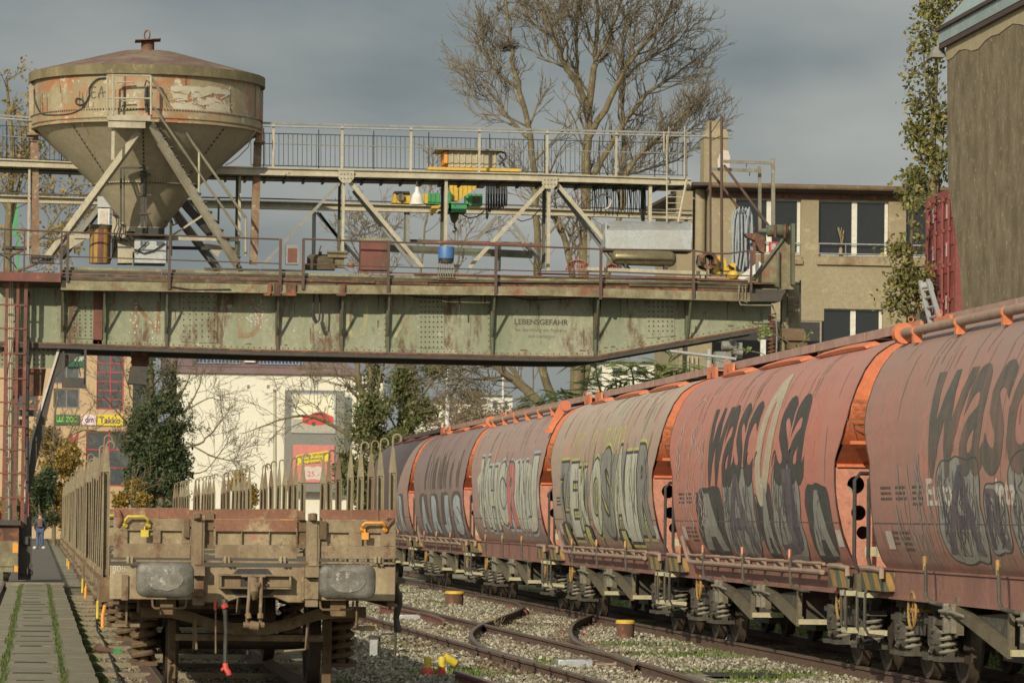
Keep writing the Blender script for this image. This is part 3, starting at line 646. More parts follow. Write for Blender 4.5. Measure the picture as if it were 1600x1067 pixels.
# --- bogie
def bogie_parts(par, yc, full):
    fr = MB()
    for sx in ((-1, 1) if full else (-1,)):
        X = sx*1.0
        fr.bx(X-.06, X+.06, yc-1.35, yc+1.35, .80, .93)
        fr.prism([(X-.07, yc-.45, .80), (X-.07, yc+.45, .80), (X-.07, yc+.30, .52), (X-.07, yc-.30, .52)], (.14,0,0))
        for ya in (-.9, .9):
            for q in (-1, 1):
                yy = yc+ya+q*.27
                fr.bx(X-.13, X+.13, yy-.13, yy+.13, .66, .72); fr.bx(X-.14, X+.14, yy-.14, yy+.14, .27, .32)
                fr.bx(X-.05, X+.05, yy-.05, yy+.05, .72, .82)
                fr.cyl((X-.0, yy, .24), (X, yy, .28), .05, None, 8)
            fr.lathe((X-.22*sx*0, yc+ya, .46), [(.0,-.13),(.12,-.13),(.14,-.08),(.14,.1)], 14, Matrix.Rotation(-sx*math.pi/2, 3, 'Y'))
            fr.box((X-.13*-sx*1.0 if False else X+sx*.08, yc+ya, .60), (.12,.30,.30)); fr.bx(X+sx*.13-.02, X+sx*.13+.02, yc+ya-.11, yc+ya+.11, .52, .68)
            fr.bx(X-.04, X+.04, yc+ya-.4, yc+ya+.4, .31, .37)
            for bz in (.40, .60): fr.cyl((X+sx*.14, yc+ya-.14, bz), (X+sx*.18, yc+ya-.14, bz), .025, None, 6)
        fr.tube([(X+sx*.1, yc-.55, .9), (X+sx*.16, yc-.5, .75), (X+sx*.16, yc+.4, .70), (X+sx*.1, yc+.5, .9)], .02, 6)
    fr.bx(-.95, .95, yc-.2, yc+.2, .62, .85)
    f = fr.build('bogie', M['bogie'], par, world=False)
    for ya in (-.9, .9):
        w = MB(); 
        for sx in (-1, 1):
            Rm = Matrix.Rotation(sx*math.pi/2, 3, 'Y'); 
            w.lathe((sx*.68, yc+ya, .46), [(.09,-.02),(.16,.02),(.36,.0),(.39,.03),(.405,.055),(.405,.08),(.46,.10),(.455,.115),(.49,.145),(.49,.16),(.46,.17),(.40,.165),(.36,.13),(.16,.16),(.09,.18)][::-1] if sx < 0 else [(.09,.18),(.16,.14),(.36,.12),(.40,.165),(.49,.0),(.46,.17)], 36, Rm) if False else None
            # tread outside, flange inside
            prof = [(.09,.10),(.17,.07),(.37,.05),(.395,.068),(.455,.068),(.462,.0),(.49,-.035),(.485,-.065),(.40,-.065),(.36,-.03),(.17,-.05),(.09,-.10)]
            w.lathe((sx*.72, yc+ya, .462), prof, 40, Matrix.Rotation(sx*math.pi/2, 3, 'Y'))
        w.cyl((-1.0, yc+ya, .46), (1.0, yc+ya, .46), .085, None, 12)
        wo_ = w.build('wheelset', M['wheel'], f, world=False)
        for q in (-1, 1):
            for sx in ((-1, 1) if full else (-1,)):
                s_ = MB(); s_.spring((sx*1.0, yc+ya+q*.27, .33), .088, .021, .32, 4.5, 6, 12); s_.cyl((sx*1.0, yc+ya+q*.27, .32), (sx*1.0, yc+ya+q*.27, .66), .045, None, 8)
                s_.build('spring', M['bogiel'], f, world=False)
    return f
def base_tanker(kind):
    t = thing('hopper_wagon', 'x', 'rail wagon', (0,0,0)); full = False
    B = lambda mb, n, m, p=t, **k: mb.build(n, M[m] if isinstance(m, str) else m, p, world=False, **k)
    # ends: orange hood face, recess, ledge, plate with three holes
    for e in (-1, 1):
        h = MB(); zs = [2.66,2.75,2.9,3.1,3.3,3.5,3.68,3.8,3.9,3.96]
        vs = []; 
        for z in zs: vs += [(-hx(z)+.012, e*(min(yend(z), 7.06)-.02), z), (hx(z)-.012, e*(min(yend(z),7.06)-.02), z)]
        h.add(vs, [(2*i, 2*i+1, 2*i+3, 2*i+2) for i in range(len(zs)-1)])
        h.bx(-1.36, 1.36, e*6.98-.03, e*6.98+.03, 2.66, 2.70)
        endp = B(h, 'end_hood', 'orange')
        if e < 0:
            tx = MB(); o = Vector((-1.355, -7.075, 3.14))
            for i, s_ in enumerate(('Wagen darf nur m', 'verriegelten Deck', 'Wagon may only b')): put_text(tx, s_, o-Vector((0,0,i*.075)), (1,0,0), (0,0,1), h=.05)
            for (a, b2, c2, d2) in ((-1.385,-.9,2.945,2.953),(-1.385,-.9,2.80,2.808)): tx.bx(a, b2, -7.078, -7.072, c2, d2)
            tx.bx(-1.385,-1.377,-7.078,-7.072,2.8085,2.9445); tx.box((-1.29,-7.075,2.88),(.16,.006,.015), Matrix.Rotation(.35,3,'Y'))
            B(tx, 'end_notice', 'blk', endp)
        r = MB(); zz = [(2.66, 6.86),(2.52, 6.62),(2.42, 6.44)]
        r.add([(s_*(hx(z)-.02), e*y, z) for z, y in zz for s_ in (-1,1)], [(0,1,3,2),(2,3,5,4)])
        r.bx(-1.42, 1.42, min(e*6.36,e*6.50), max(e*6.36,e*6.50), 2.40, 2.435)
        B(r, 'hopper_end', 'orange')
        pl = MB(); yp = e*6.46
        for s_ in (-1, 1):
            cells = [(2.40,1.985,2.185,.105),(1.985,1.74,1.865,.09),(1.74,1.52,1.63,.078)]
            for (zt, zb, zc, rr_) in cells:
                zm = (zt+zb)/2; x0 = hx(zb)-.012; hw = .23; pl.holecell((s_*(x0-hw), yp, zm), (1,0,0), (0,0,1), hw, (zt-zb)/2-.0005, rr_, (0,.03,0))
            zq = [1.25+(2.40-1.25)*q/12 for q in range(13)]; pl.prism([(s_*(hx(z)-.006), yp+.003, z) for z in zq]+[(s_*(hx(z)-.12), yp+.003, z) for z in reversed(zq)], (0,.024,0))
            pl.prism([(s_*.96, yp, 2.40), (s_*.70, yp, 2.40), (s_*.50, yp, 1.2), (s_*1.1, yp, 1.2), (s_*.86, yp, 1.52)], (0,.03,0))
            pl.prism([(s_*1.32, yp, 1.519), (s_*.861, yp, 1.519), (s_*1.1, yp, 1.2), (s_*1.16, yp, 1.2)], (0,.03,0))
            pl.bx(min(s_*.60,s_*.64), max(s_*.60,s_*.64), yp-.10, yp, 1.2, 2.38)
        B(pl, 'end_plate', 'endplate')
        inn = MB(); inn.add([(-1.0,e*6.2,2.4),(1.0,e*6.2,2.4),(.6,e*5.2,1.2),(-.6,e*5.2,1.2)],[(0,1,2,3)]); B(inn, 'inner_hopper', 'sill')
        pf = MB(); pf.bx(-1.2, 1.2, min(e*6.5,e*7.28), max(e*6.5,e*7.28), 1.16, 1.20); pf.bx(-1.32, 1.32, min(e*7.0,e*7.25), max(e*7.0,e*7.25), .90, 1.158); B(pf, 'end_platform', 'under')
        for s_ in (-1, 1):
            bf = MB(); bf.lathe((s_*.875, e*7.2, 1.06), [(.11,-.05),(.11,.18),(.085,.18),(.085,.32),(.225,.33),(.225,.355),(0,.36)], 20, Matrix.Rotation(-e*math.pi/2, 3, 'X')); B(bf, 'buffer', 'dark')
        hr = MB(); hr.tube([(-1.02, e*7.0, 2.32),(-1.26, e*7.1, 2.32),(-1.33, e*7.13, 2.24),(-1.33, e*7.13, 1.35),(-1.30, e*7.13, 1.22),(-1.15, e*7.1, 1.17)], .024, 8)
        B(hr, 'grab_rail', 'dark')
        bx_ = MB(); bx_.bx(-1.22,-1.08, e*7.2-.04, e*7.2+.04, 1.36, 1.47); B(bx_, 'signal_bracket', 'cream2')
    # sill
    s = MB()
    for sx in (-1, 1):
        s.bx(min(sx*1.22,sx*1.26), max(sx*1.22,sx*1.26), -7.24, 7.24, .93, 1.22)
        s.bx(min(sx*1.12,sx*1.30), max(sx*1.12,sx*1.30), -7.24, 7.24, .905, .93); s.bx(min(sx*1.05,sx*1.28), max(sx*1.05,sx*1.28), -7.24, 7.24, 1.221, 1.24)
    s.bx(-.3, .3, -7, 7, .75, 1.1); B(s, 'underframe', 'sill')
    # hazard boards with rail, and steps
    for e in (-1, 1):
        y0, y1 = sorted((e*5.95, e*7.15)); hb = MB(); hb.bx(-1.41,-1.385, y0, y1, .985, 1.20); hb.bx(-1.41,-1.1, (y1 if e < 0 else y0)-.0, (y1 if e < 0 else y0)+.02, .985, 1.20); hbo = B(hb, 'hazard_board', 'gdark')
        ys = MB()
        for k in (0, 1): 
            a = y1-.08-k*.58; ys.prism([(-1.414, a, 1.195), (-1.414, a-.26, 1.195), (-1.414, a-.52, .99), (-1.414, a-.26, .99)], (.0025,0,0)); ys.prism([(-1.40+k*.12, (y1 if e<0 else y0)-.004-(0 if e<0 else .0), 1.195)]*1+[(-1.32+k*.12, y0-.004 if e>0 else y0-.004, 1.195), (-1.24+k*.12, y0-.004, .99), (-1.32+k*.12, y0-.004, .99)], (0,.0025,0)) if e > 0 else None
        B(ys, 'stripes', 'hazard', hbo)
        rl = MB(); rl.tube([(-1.42, y0-.05, 1.13),(-1.42, y0-.05, 1.22),(-1.42, y0+.5, 1.235),(-1.42, y1-.1, 1.235),(-1.25,y1+.05,1.235)], .03, 8); B(rl, 'step_rail', 'pipe')
        sb = MB(); sb.tube([(-1.36, e*7.2, .98),(-1.44, e*7.2, .95),(-1.44, e*7.2, .56),(-1.40, e*7.2, .48),(-1.2, e*7.2, .46)], .02, 6)
        sb.tube([(-1.36, e*6.85, .98),(-1.42, e*6.85, .95),(-1.42, e*6.85, .56),(-1.38, e*6.85, .48),(-1.2, e*6.85, .46)], .02, 6); B(sb, 'step_bar', 'bogie')
        st = MB(); st.bx(-1.42,-1.16, min(e*6.84,e*7.22), max(e*6.84,e*7.22), .47, .53); st.bx(-1.44,-1.20, min(e*6.84,e*7.22), max(e*6.84,e*7.22), .90, .96); B(st, 'step', 'cream2')
        hw = MB(); yy = -5.9 if e < 0 else 5.0; hw.torus((-1.26, yy, .80), (1,0,0), .20, .017, 26, 7); 
        for q in range(3): an = q*2.09; hw.tube([(-1.26, yy, .80), (-1.26, yy+.2*math.cos(an), .80+.2*math.sin(an))], .010, 5)
        hw.cyl((-1.28, yy, .80), (-1.0, yy, .80), .03, None, 8); B(hw, 'handwheel', 'hazard')
        bogie_parts(t, e*5.5, full)
    # discharge chutes
    for y0 in (2.7, -.8):
        c_ = MB(); c_.beam((-1.26, y0, .86), (-1.26, y0-2.45, .50), .09, .12); c_.beam((-1.26, y0-.05, .99), (-1.26, y0-.05, .60), .07, .16); c_.beam((-1.26, y0-2.4, .92), (-1.26, y0-2.4, .48), .05, .10)
        c_.beam((-1.15, y0+.9, .88), (-1.15, y0, .74), .05, .07)
        B(c_, 'chute_frame', 'under')
        d = MB(); d.prism([(-1.2, y0-.1, .80), (-1.2, y0-2.3, .49), (-1.2, y0-2.3, .88)], (.9,0,0)); d.bx(-.9,.9, y0-1.6, y0-.5, .36, .9); B(d, 'chute', 'bogie')
        e_ = MB(); e_.bx(-1.28,-.86, y0-2.52, y0-2.44, .465, .53); B(e_, 'chute_step', 'cream2')
        v = MB()
        for q in (0, 1): v.beam((-1.32, y0+.3-q*.35, .92), (-1.32, y0+.3-q*.35, .62), .06, .08); v.bx(-1.36,-1.26, y0+.25-q*.35, y0+.4-q*.35, .78, .86)
        v.tube([(-1.38, y0+.35, .84),(-1.38, y0-.3, .84),(-1.3, y0-.5, .80)], .018, 6); B(v, 'valve_gear', 'bogiel')
    for y0 in (3.5, .1, -3.5):
        l = MB(); l.tube([(-1.44, y0, 1.36),(-1.44, y0-.04, 1.20),(-1.44, y0-.06, 1.0),(-1.42, y0-.1, .93),(-1.34, y0-.35, .90),(-1.28, y0-.55, .90)], .022, 7); lo = B(l, 'lever', 'bogie')
        k = MB(); k.tube([(-1.44, y0+.01, 1.40),(-1.442, y0, 1.36),(-1.442, y0-.02, 1.25)], .025, 7); B(k, 'lever_grip', 'copper' if kind == 'hatch' else 'hazard', lo)
    if kind == 'hatch':
        p = MB(); p.tube([(-1.39, 5.8, 1.50),(-1.42, 5.55, 1.46),(-1.42, 5.0, 1.17),(-1.42, 4.8, 1.15),(-1.42,-5.6,1.15)], .032, 8); p.tube([(-1.39, 5.4, 1.36),(-1.40, 5.0, 1.25),(-1.40,-5.6,1.25)], .02, 6)
        for k in range(8): p.bx(-1.395,-1.27, 4.4-k*1.3-.02, 4.4-k*1.3+.02, 1.12, 1.27)
        B(p, 'air_pipe', 'pipe')
        for (a, b2) in ((-5.6,-2.3),(-1.2,2.0),(3.2,5.2)):
            h = MB(); n = 10
            top = [(a+(b2-a)*k/n, .022*math.sin(math.pi*min(1,(k+.5)/n*1.0))) for k in range(n+1)]
            vs = []
            for (y, b3) in top: vs += [(-.90,y,3.84),(-.93,y,3.862+b3),(-.80,y,3.925+b3),(-.72,y,3.90)]
            h.add(vs, [(4*i+j, 4*i+4+j, 4*i+4+(j+1)%4, 4*i+(j+1)%4) for i in range(n) for j in range(4)]+[(0,1,2,3),(4*n,4*n+3,4*n+2,4*n+1)])
            B(h, 'hatch_cover', 'orange')
    else:
        p = MB(); p.tube([(-1.02, 6.85, 3.90),(-1.02,-6.9,3.90)], .055, 12)
        po = B(p, 'shaft', 'pipe'); 
        for k in range(6):
            q = MB(); y = 6.0-k*2.2; q.bx(-1.07,-.97, y-.05, y+.05, 3.76, 3.86); q.cyl((-1.03, y-.03, 3.89), (-1.03, y+.03, 3.89), .062, None, 10); B(q, 'lug', 'orange', po)
        q = MB(); q.lathe((-1.02, 6.8, 3.90), [(.0,-.05),(.12,-.05),(.12,.12),(0,.12)], 14, Matrix.Rotation(math.pi/2, 3, 'X')); q.prism([(-1.10,-6.95,3.98),(-.94,-6.95,3.98),(-1.22,-6.95,3.42),(-1.36,-6.95,3.46)], (0,.07,0)); q.cyl((-1.02,-7.02,3.90),(-1.02,-6.86,3.90),.10,None,14); q.bx(-1.42,-1.2,-7.0,-6.86,3.38,3.44); B(q, 'lever_arm', 'orange', po)
    w = MB()
    y = -6.9
    while y < 6.8:
        w.bx(-.50, .50, y, min(6.9, y+3.4)-.04, 4.05, 4.08); w.bx(-.52,-.50, y, min(6.9, y+3.4)-.04, 4.02, 4.13); w.bx(.50,.52, y, min(6.9, y+3.4)-.04, 4.02, 4.13); y += 3.42
    for k in range(5): w.bx(-.45,.45,-6.4+k*3.2-.05,-6.4+k*3.2+.05, 3.95, 4.049)
    B(w, 'roof_walkway', 'walk')
    for e in (-1, 1):
        k = MB(); k.bx(-.58,-.54, e*6.75-.42, e*6.75+.42, 3.86, 4.10); k.bx(-.58, .58, e*6.75-.03, e*6.75+.03, 3.86, 4.03); k.torus((-.56, e*6.75+.2, 4.15), (0,1,0), .032, .007, 12, 5); B(k, 'walkway_bracket', 'orange')
    return t
def shell(par, mt, seed):
    DS[0] = seed; rg = random.Random(seed); m = MB(); P = PROF[:]+[(-x, z) for x, z in reversed(PROF)]
    # refine the profile
    Q = []
    for i in range(len(P)-1):
        p0, p1, p2, p3 = P[max(i-1,0)], P[i], P[i+1], P[min(i+2,len(P)-1)]
        for k in range(4):
            t = k/4; Q.append(tuple(p1[j]+(p2[j]-p1[j])*t for j in (0,1)))
    Q.append(P[-1]); nc = 40; vs = []
    for (x, z) in Q:
        ye = yend(z) if z > 1.15 else 6.7
        for c_ in range(nc+1):
            y = -ye+2*ye*c_/nc; vs.append((-x+dent(y, z)*(1 if x > 0 else -1), y, z))
    m.add(vs, [(i*(nc+1)+c_, i*(nc+1)+c_+1, (i+1)*(nc+1)+c_+1, (i+1)*(nc+1)+c_) for i in range(len(Q)-1) for c_ in range(nc)])
    o = m.build('tank_shell', mt, par, world=False, ang=60)
    sm = MB()
    for z in (1.74,):
        n = 60; vs = []
        for c_ in range(n+1): y = -6.55+13.1*c_/n; vs += [surf(y, z, .005), surf(y, z+.012, .005)]
        sm.add(vs, [(2*i, 2*i+2, 2*i+3, 2*i+1) for i in range(n)])
    for y in (-3.3,0,3.3):
        vs = []; zz = [1.15+k*(3.9-1.15)/40 for k in range(41)]
        for z in zz: vs += [surf(y, z, .0025), surf(y+.012, z, .0025)]
        sm.add(vs, [(2*i, 2*i+2, 2*i+3, 2*i+1) for i in range(40)])
    for e in (-1,1):   # dark edge strip
        vs = []; zz = [1.3+k*(3.8-1.3)/40 for k in range(41)]
        for z in zz: vs += [surf(e*(yend(z)-.004), z, .005), surf(e*(yend(z)-.03), z, .005)]
        sm.add(vs, [(2*i, 2*i+2, 2*i+3, 2*i+1) for i in range(40)])
    sm.build('seam', M['lgrey'], o, world=False, smooth=False)
    return o
def stencils(par, rg, y0=5.9, dark='blk'):
    m = MB()
    for (yy, z, rows, w) in ((y0, 2.15, 3, .55), (y0-.8, 2.15, 3, .5), (y0-1.7, 2.15, 4, .45), (y0, 1.66, 3, .6), (y0-.8, 1.66, 4, .5)):
        for r in range(rows):
            q = yy
            while q > yy-w: l = rg.uniform(.03,.09); zc = z-r*.06; conform(([(q,zc),(q-l,zc),(q-l,zc-.03),(q,zc-.03)],[(0,1,2,3)]), .004, m); q -= l+.03
    m.build('stencil', M[dark], par, world=False, smooth=False)
    m = MB()
    for yy in (5.9, -6.2): conform(([(yy,1.66),(yy-.35,1.66),(yy-.35,1.46),(yy,1.46)],[(0,1,2,3)]), .006, m)
    s = m.build('label_plate', M['gwhite'], par, world=False, smooth=False)
hatch = base_tanker('hatch'); shaft = base_tanker('shaft')
def at_wagon(root, k, first):
    t = root if first else copy_tree(root)
    t.location = (TX, 39.0+15.1*k, 0); XF[t.name] = Matrix.Translation(Vector(t.location)); t['group'] = 'covered hopper wagons coupled in a row'; return t
WA = at_wagon(shaft, 0, False); WD = at_wagon(shaft, 3, True)
WB = at_wagon(hatch, 1, False); WC = at_wagon(hatch, 2, False); WF = at_wagon(hatch, 5, False); WE = at_wagon(hatch, 4, True)
def D(): return MB()
def fin(par, **kw):
    for n, (mb, m) in kw.items():
        if mb.f: mb.build(n.rstrip('0123456789_'), M[m], par, world=False, smooth=False)
# A
rg = random.Random(11); WA['label'] = 'nearest brown-red hopper wagon, cut by the right edge of the picture'
sA = shell(WA, M['shellA'], 1); stencils(sA, rg); runs(sA, rg)
L1, GF, GL, GI, GW, EU = D(), D(), D(), D(), D(), D()
tank_text(L1, 'wascosa', 3.5, -4.6, 2.22, 3.36, .004, shear=.22, bold=.022)
throwups([(3.0,.9,1.36,2.42),(.85,-.2,1.45,2.15),(-.3,-2.6,1.36,2.45),(-2.7,-3.9,1.5,2.2),(-4.1,-5.6,1.35,2.2)], rg, GF, GL, GI, .045, 60)
tank_text(EU, 'Euro', 3.45, 2.2, 1.93, 2.22, .004, bold=.03); tank_text(EU, 'ieta', .25, -.6, 1.93, 2.2, .004, bold=.03)
for k in range(26):
    y = rg.uniform(3.2, 5.2); z = rg.uniform(1.6, 2.5); stroke([(y,z),(y-rg.uniform(0,.2),z-.2),(y-rg.uniform(-.1,.3),z-.42)], rg.uniform(.03,.07), .006, GW)
fin(sA, lettering=(L1,'lgrey'), graffiti_fill=(GF,'gfill'), graffiti_outline=(GL,'blk'), graffiti_ink=(GI,'gink'), small_lettering=(EU,'gwhite'), graffiti_tag=(GW,'gfill'))
# B
rg = random.Random(12); WB['label'] = 'salmon red hopper wagon with a whole dark word and silver graffiti'
sB = shell(WB, M['shellB'], 2); stencils(sB, rg); runs(sB, rg)
L1, L2, L3, GF, GL, GI, GW, EU = D(), D(), D(), D(), D(), D(), D(), D()
tank_text(L1, 'wasc', 3.25, -.85, 2.2, 3.34, .004, shear=.22, bold=.024); tank_text(L1, 'sa', -2.3, -4.5, 2.2, 3.34, .004, shear=.22, bold=.024)
ring = [( -1.55+.60*math.cos(a)-.22*math.sin(a), 2.80+.86*math.sin(a)) for a in [2*math.pi*k/40 for k in range(40)]]
ri = [( -1.55+.15*math.cos(a)-.15*math.sin(a), 2.80+.50*math.sin(a)) for a in [2*math.pi*k/40 for k in range(40)]]
conform((ring+ri, [(k, (k+1)%40, 40+(k+1)%40, 40+k) for k in range(40)]), .0055, L2)
rii = [( -1.55+.27*math.cos(a)-.13*math.sin(a), 2.80+.62*math.sin(a)) for a in [2*math.pi*k/40 for k in range(40)]]; ri2 = [( -1.55+.24*math.cos(a)-.125*math.sin(a), 2.80+.585*math.sin(a)) for a in [2*math.pi*k/40 for k in range(40)]]
conform((rii+ri2, [(k, (k+1)%40, 40+(k+1)%40, 40+k) for k in range(40)]), .008, L3)
throwups([(4.3,1.95,1.27,2.2)], rg, GF, GL, GL, .09, 6); throwups([(1.9,-.75,1.24,2.48),(-.8,-1.0,1.5,2.1),(-2.1,-4.1,1.24,2.5)], rg, GF, GL, GI, .05, 48)
throwups([(-1.05,-2.05,1.27,2.25)], rg, GF, GL, GL, .09, 4); throwups([(-4.5,-6.1,1.28,2.2)], rg, GF, GL, GL, .10, 5)
for y in (1.6,-.1,-.85,-2.2,-3.3): stroke([(y,2.46),(y-.1,2.62),(y-.2,2.66)], .05, .012, GL)
for k in range(44):
    y = rg.uniform(3.3, 6.2); z = rg.uniform(2.0, 3.35); s_ = rg.choice((-1,1)); stroke([(y,z),(y+s_*.12,z-.14),(y-s_*.05,z-.3),(y+s_*.15,z-.42),(y+s_*.05,z-.5)], .028, .006, GW)
for z0 in (3.42,): stroke([(5.9,2.9),(5.6,3.3),(5.2,3.45),(4.7,3.5),(4.3,3.3)], .035, .006, GW)
fin(sB, lettering=(L1,'blk'), letter_ring=(L2,'beige'), ring_line=(L3,'gwhite'), graffiti_fill=(GF,'gfill'), graffiti_outline=(GL,'blk'), graffiti_ink=(GI,'gink'), graffiti_tag=(GW,'gwhite'))
# C
rg = random.Random(13); WC['label'] = 'greyish hopper wagon covered with big silver and yellow graffiti with black outlines'
sC = shell(WC, M['shellC'], 3); stencils(sC, rg); runs(sC, rg)
F1, F2, F3, K1, K2, K3 = D(), D(), D(), D(), D(), D()
wild(5.3, 1.3, 1.42, 2.95, rg, [F1, F2, F2], [K1, K2, F1], 8, word='ZEK'); wild(1.1, -6.2, 1.34, 3.1, rg, [F2, F1, F2], [K1, K2, F1], 14, word='OSAIR')
throwups([(5.2,4.2,1.28,1.7),(2.2,1.2,1.26,1.65),(-2.2,-3.2,1.24,1.6)], rg, F3, K1, K2, .06, 2, .024)
for k in range(9):
    y = rg.uniform(-3, 5); stroke([(y,2.9),(y-.15,3.2),(y-.4,3.25),(y-.6,2.9)], .09, .0035, K3)
fin(sC, graffiti_fill=(F1,'gfill'), graffiti_pale=(F2,'gfill2'), graffiti_loop=(F3,'gyel'), graffiti_outline=(K1,'blk'), graffiti_edge=(K2,'gyel'), graffiti_haze=(K3,'gyel'))
# D
rg = random.Random(14); WD['label'] = 'mauve hopper wagon with faded pink graffiti and an orange lever arm'
sD = shell(WD, M['shellD'], 4); runs(sD, rg)
F1, F2, K1, K2 = D(), D(), D(), D()
wild(4.9, -6.2, 1.45, 3.1, rg, [F1, F1, F1, F2], [K1, K2, F1], 16, word='XHCRWJ')
fin(sD, graffiti_fill=(F1,'gfill2'), graffiti_pink=(F2,'pink'), graffiti_outline=(K1,'lgrey'), graffiti_edge=(K2,'gblue'))
# E
rg = random.Random(15); WE['label'] = 'dusky brown hopper wagon with pale blue graffiti letters along its foot'
sE = shell(WE, M['shellE'], 5); runs(sE, rg)
F1, K1, K2 = D(), D(), D()
throwups([(4.9,2.6,1.3,2.35),(2.0,-.3,1.3,2.35),(-.9,-3.2,1.3,2.35),(-3.7,-6.1,1.28,2.35)], rg, F1, K1, K2, .05, 9)
for k in range(26):
    y = rg.uniform(-5.6, 4.2); stroke([(y,rg.uniform(3.0,3.4)),(y-.1,2.9),(y,2.7),(y-.15,2.45)], rg.uniform(.1,.35), .004, K1)
fin(sE, graffiti_fill=(F1,'gblue'), graffiti_outline=(K1,'lgrey'), graffiti_ink=(K2,'gwhite'))
rg = random.Random(16); WF['label'] = 'farthest hopper wagon, half hidden behind the stakes of the flat wagon'
sF = shell(WF, M['shellD'], 6); F1, K1 = D(), D(); throwups([(-1.0,-2.8,1.3,2.4),(-3.4,-5.0,1.3,2.4)], rg, F1, K1, K1, .05, 8); fin(sF, graffiti_fill=(F1,'gblue'), graffiti_outline=(K1,'lgrey'))
# ================================================================ STAKE WAGONS
BY = 39.15                                  # distance of the buffer faces of the nearest one
WL = 13.86
base = sid(SC, BY)
SW = thing('stake_wagon', 'nearest flat wagon, its tan end boards and worn buffers facing the camera', 'rail wagon', tuple(base), HD, 'flat wagons with stakes coupled in a row')
HYW = .62                                   # headstock behind the buffer faces
def loc2(px, py, yl):                       # point of the wagon's end plane yl, seen at px,py -> wagon coordinates
    d = ray(px, py); o = Vector((0,0,CAMZ)); Mi = XF[SW.name].inverted()
    o2 = Mi @ o; d2 = Mi.to_3x3() @ d; t = (yl-o2.y)/d2.y; return o2+d2*t
def W_(mb, x0, y0, x1, y1, yl, t):          # a box of the end, front face at depth yl
    a = loc2((x0+x1)/2, (y0+y1)/2, yl); k = (BY+yl)/FPX; w, h = (x1-x0)*k/2, (y1-y0)*k/2
    return mb.bx(a.x-w, a.x+w, yl, yl+t, a.z-h, a.z+h)
def Wp(mb, pts, yl, t): return mb.prism([loc2(x, y, yl) for x, y in pts], (0,t,0))
def Wt(mb, pts, r, n=8): return mb.tube([loc2(x, y, yl) for x, y, yl in pts], r, n)
def BD(mb, n, m, p=SW, bev=0, **k):
    o = mb.build(n, M[m], p, world=False, **k)
    if bev:
        b_ = o.modifiers.new('bevel', 'BEVEL'); b_.width = bev; b_.segments = 2; b_.limit_method = 'ANGLE'
    return o
# body
m = MB(); m.bx(-1.36, 1.36, HYW+.05, WL-HYW-.05, 1.14, 1.235); BD(m, 'floor', 'deckwood')
m = MB()
for sx in (-1, 1):
    m.bx(min(sx*1.30,sx*1.36), max(sx*1.30,sx*1.36), HYW+.05, WL-HYW-.05, .90, 1.139); m.bx(min(sx*1.30,sx*1.40), max(sx*1.30,sx*1.40), HYW+.05, WL-HYW-.05, .875, .90)
m.bx(-.9,-.75, HYW+.1, WL-HYW-.1, .78, 1.13); m.bx(.75,.9, HYW+.1, WL-HYW-.1, .78, 1.13); BD(m, 'side_sill', 'tandark')
m = MB()
for e in (0, 1):
    y = HYW if e == 0 else WL-HYW-.05
    if e: m.bx(-1.37, 1.37, y, y+.05, .86, 1.19)
W_(m, 172, 884, 303, 936, HYW, .05); W_(m, 497, 884, 618, 938, HYW, .05)
Wp(m, [(303,886),(497,886),(497,941),(450,941),(430,933),(375,933),(352,941),(303,941)], HYW+.02, .05)
BD(m, 'headstock', 'tanlight', bev=.008)
m = MB(); Wp(m, [(363,897),(372,888),(418,888),(426,897)], HYW+.012, .01); Wp(m, [(360,921),(430,921),(420,930),(368,930)], HYW+.012, .01); W_(m, 377, 899, 388, 917, HYW-.045, .01)
BD(m, 'drawbar_opening', 'black')
m = MB(); W_(m, 343, 897, 455, 899.5, HYW-.10, .12); W_(m, 343, 917, 455, 919.5, HYW-.10, .12); W_(m, 343, 899.5, 346, 917, HYW-.09, .10); W_(m, 452, 899.5, 455, 917, HYW-.09, .10); W_(m, 377, 899.6, 415, 901, HYW-.12, .12)
W_(m, 346, 900, 376, 916.5, HYW-.03, .04); W_(m, 418, 900, 452, 916.5, HYW-.03, .04)
BD(m, 'coupling_beam', 'tan')
# blocks and bands of the headstock
m = MB(); W_(m, 175, 876, 618, 879, HYW-.05, .1); W_(m, 300, 884, 320, 899, HYW-.16, .16); W_(m, 303, 900, 318, 931, HYW-.06, .08); W_(m, 301, 931, 319, 945, HYW-.04, .08)
W_(m, 477, 886, 499, 902, HYW-.16, .16); W_(m, 476, 903, 498, 936, HYW-.07, .08); W_(m, 477, 936, 497, 948, HYW-.05, .08); W_(m, 471, 886, 476, 938, HYW-.04, .06)
W_(m, 190, 898, 200, 937, HYW-.03, .03)
BD(m, 'headstock_step', 'tan', bev=.006)
# end boards
def flap(name, x0, x1, yb, cells, mt, top):
    # frame (top band, bottom band, verticals) with sunk cells between
    m = MB(); W_(m, x0, yb[1], x1, yb[2], HYW-.05, .035); W_(m, x0, yb[3], x1, yb[4], HYW-.055, .04)
    xs = [x0]+[c_ for ab in cells for c_ in ab]+[x1]
    for i in range(0, len(xs), 2):
        if xs[i+1]-xs[i] > .3: W_(m, xs[i], yb[2]+.05, xs[i+1], yb[3]-.05, HYW-.05, .035)
    o = BD(m, name, mt, bev=.005)
    r = MB(); 
    for a, c_ in cells: W_(r, a-.3, yb[2]-.3, c_+.3, yb[3]+.3, HYW-.012, .012)
    BD(r, 'sunk_panel', 'tanlight', o)
    u = MB(); n = len(top)-1
    for i in range(n): W_(u, top[i]+.5, yb[0], top[i+1]-.5, yb[1]-.2, HYW-.03, .03)
    BD(u, 'top_board', 'tanrust', o); return o
fl = flap('end_flap', 178, 297, (793,809.5,829,849,871.5), [(199.5,239),(251,284)], 'tan', [178,201,249,296])
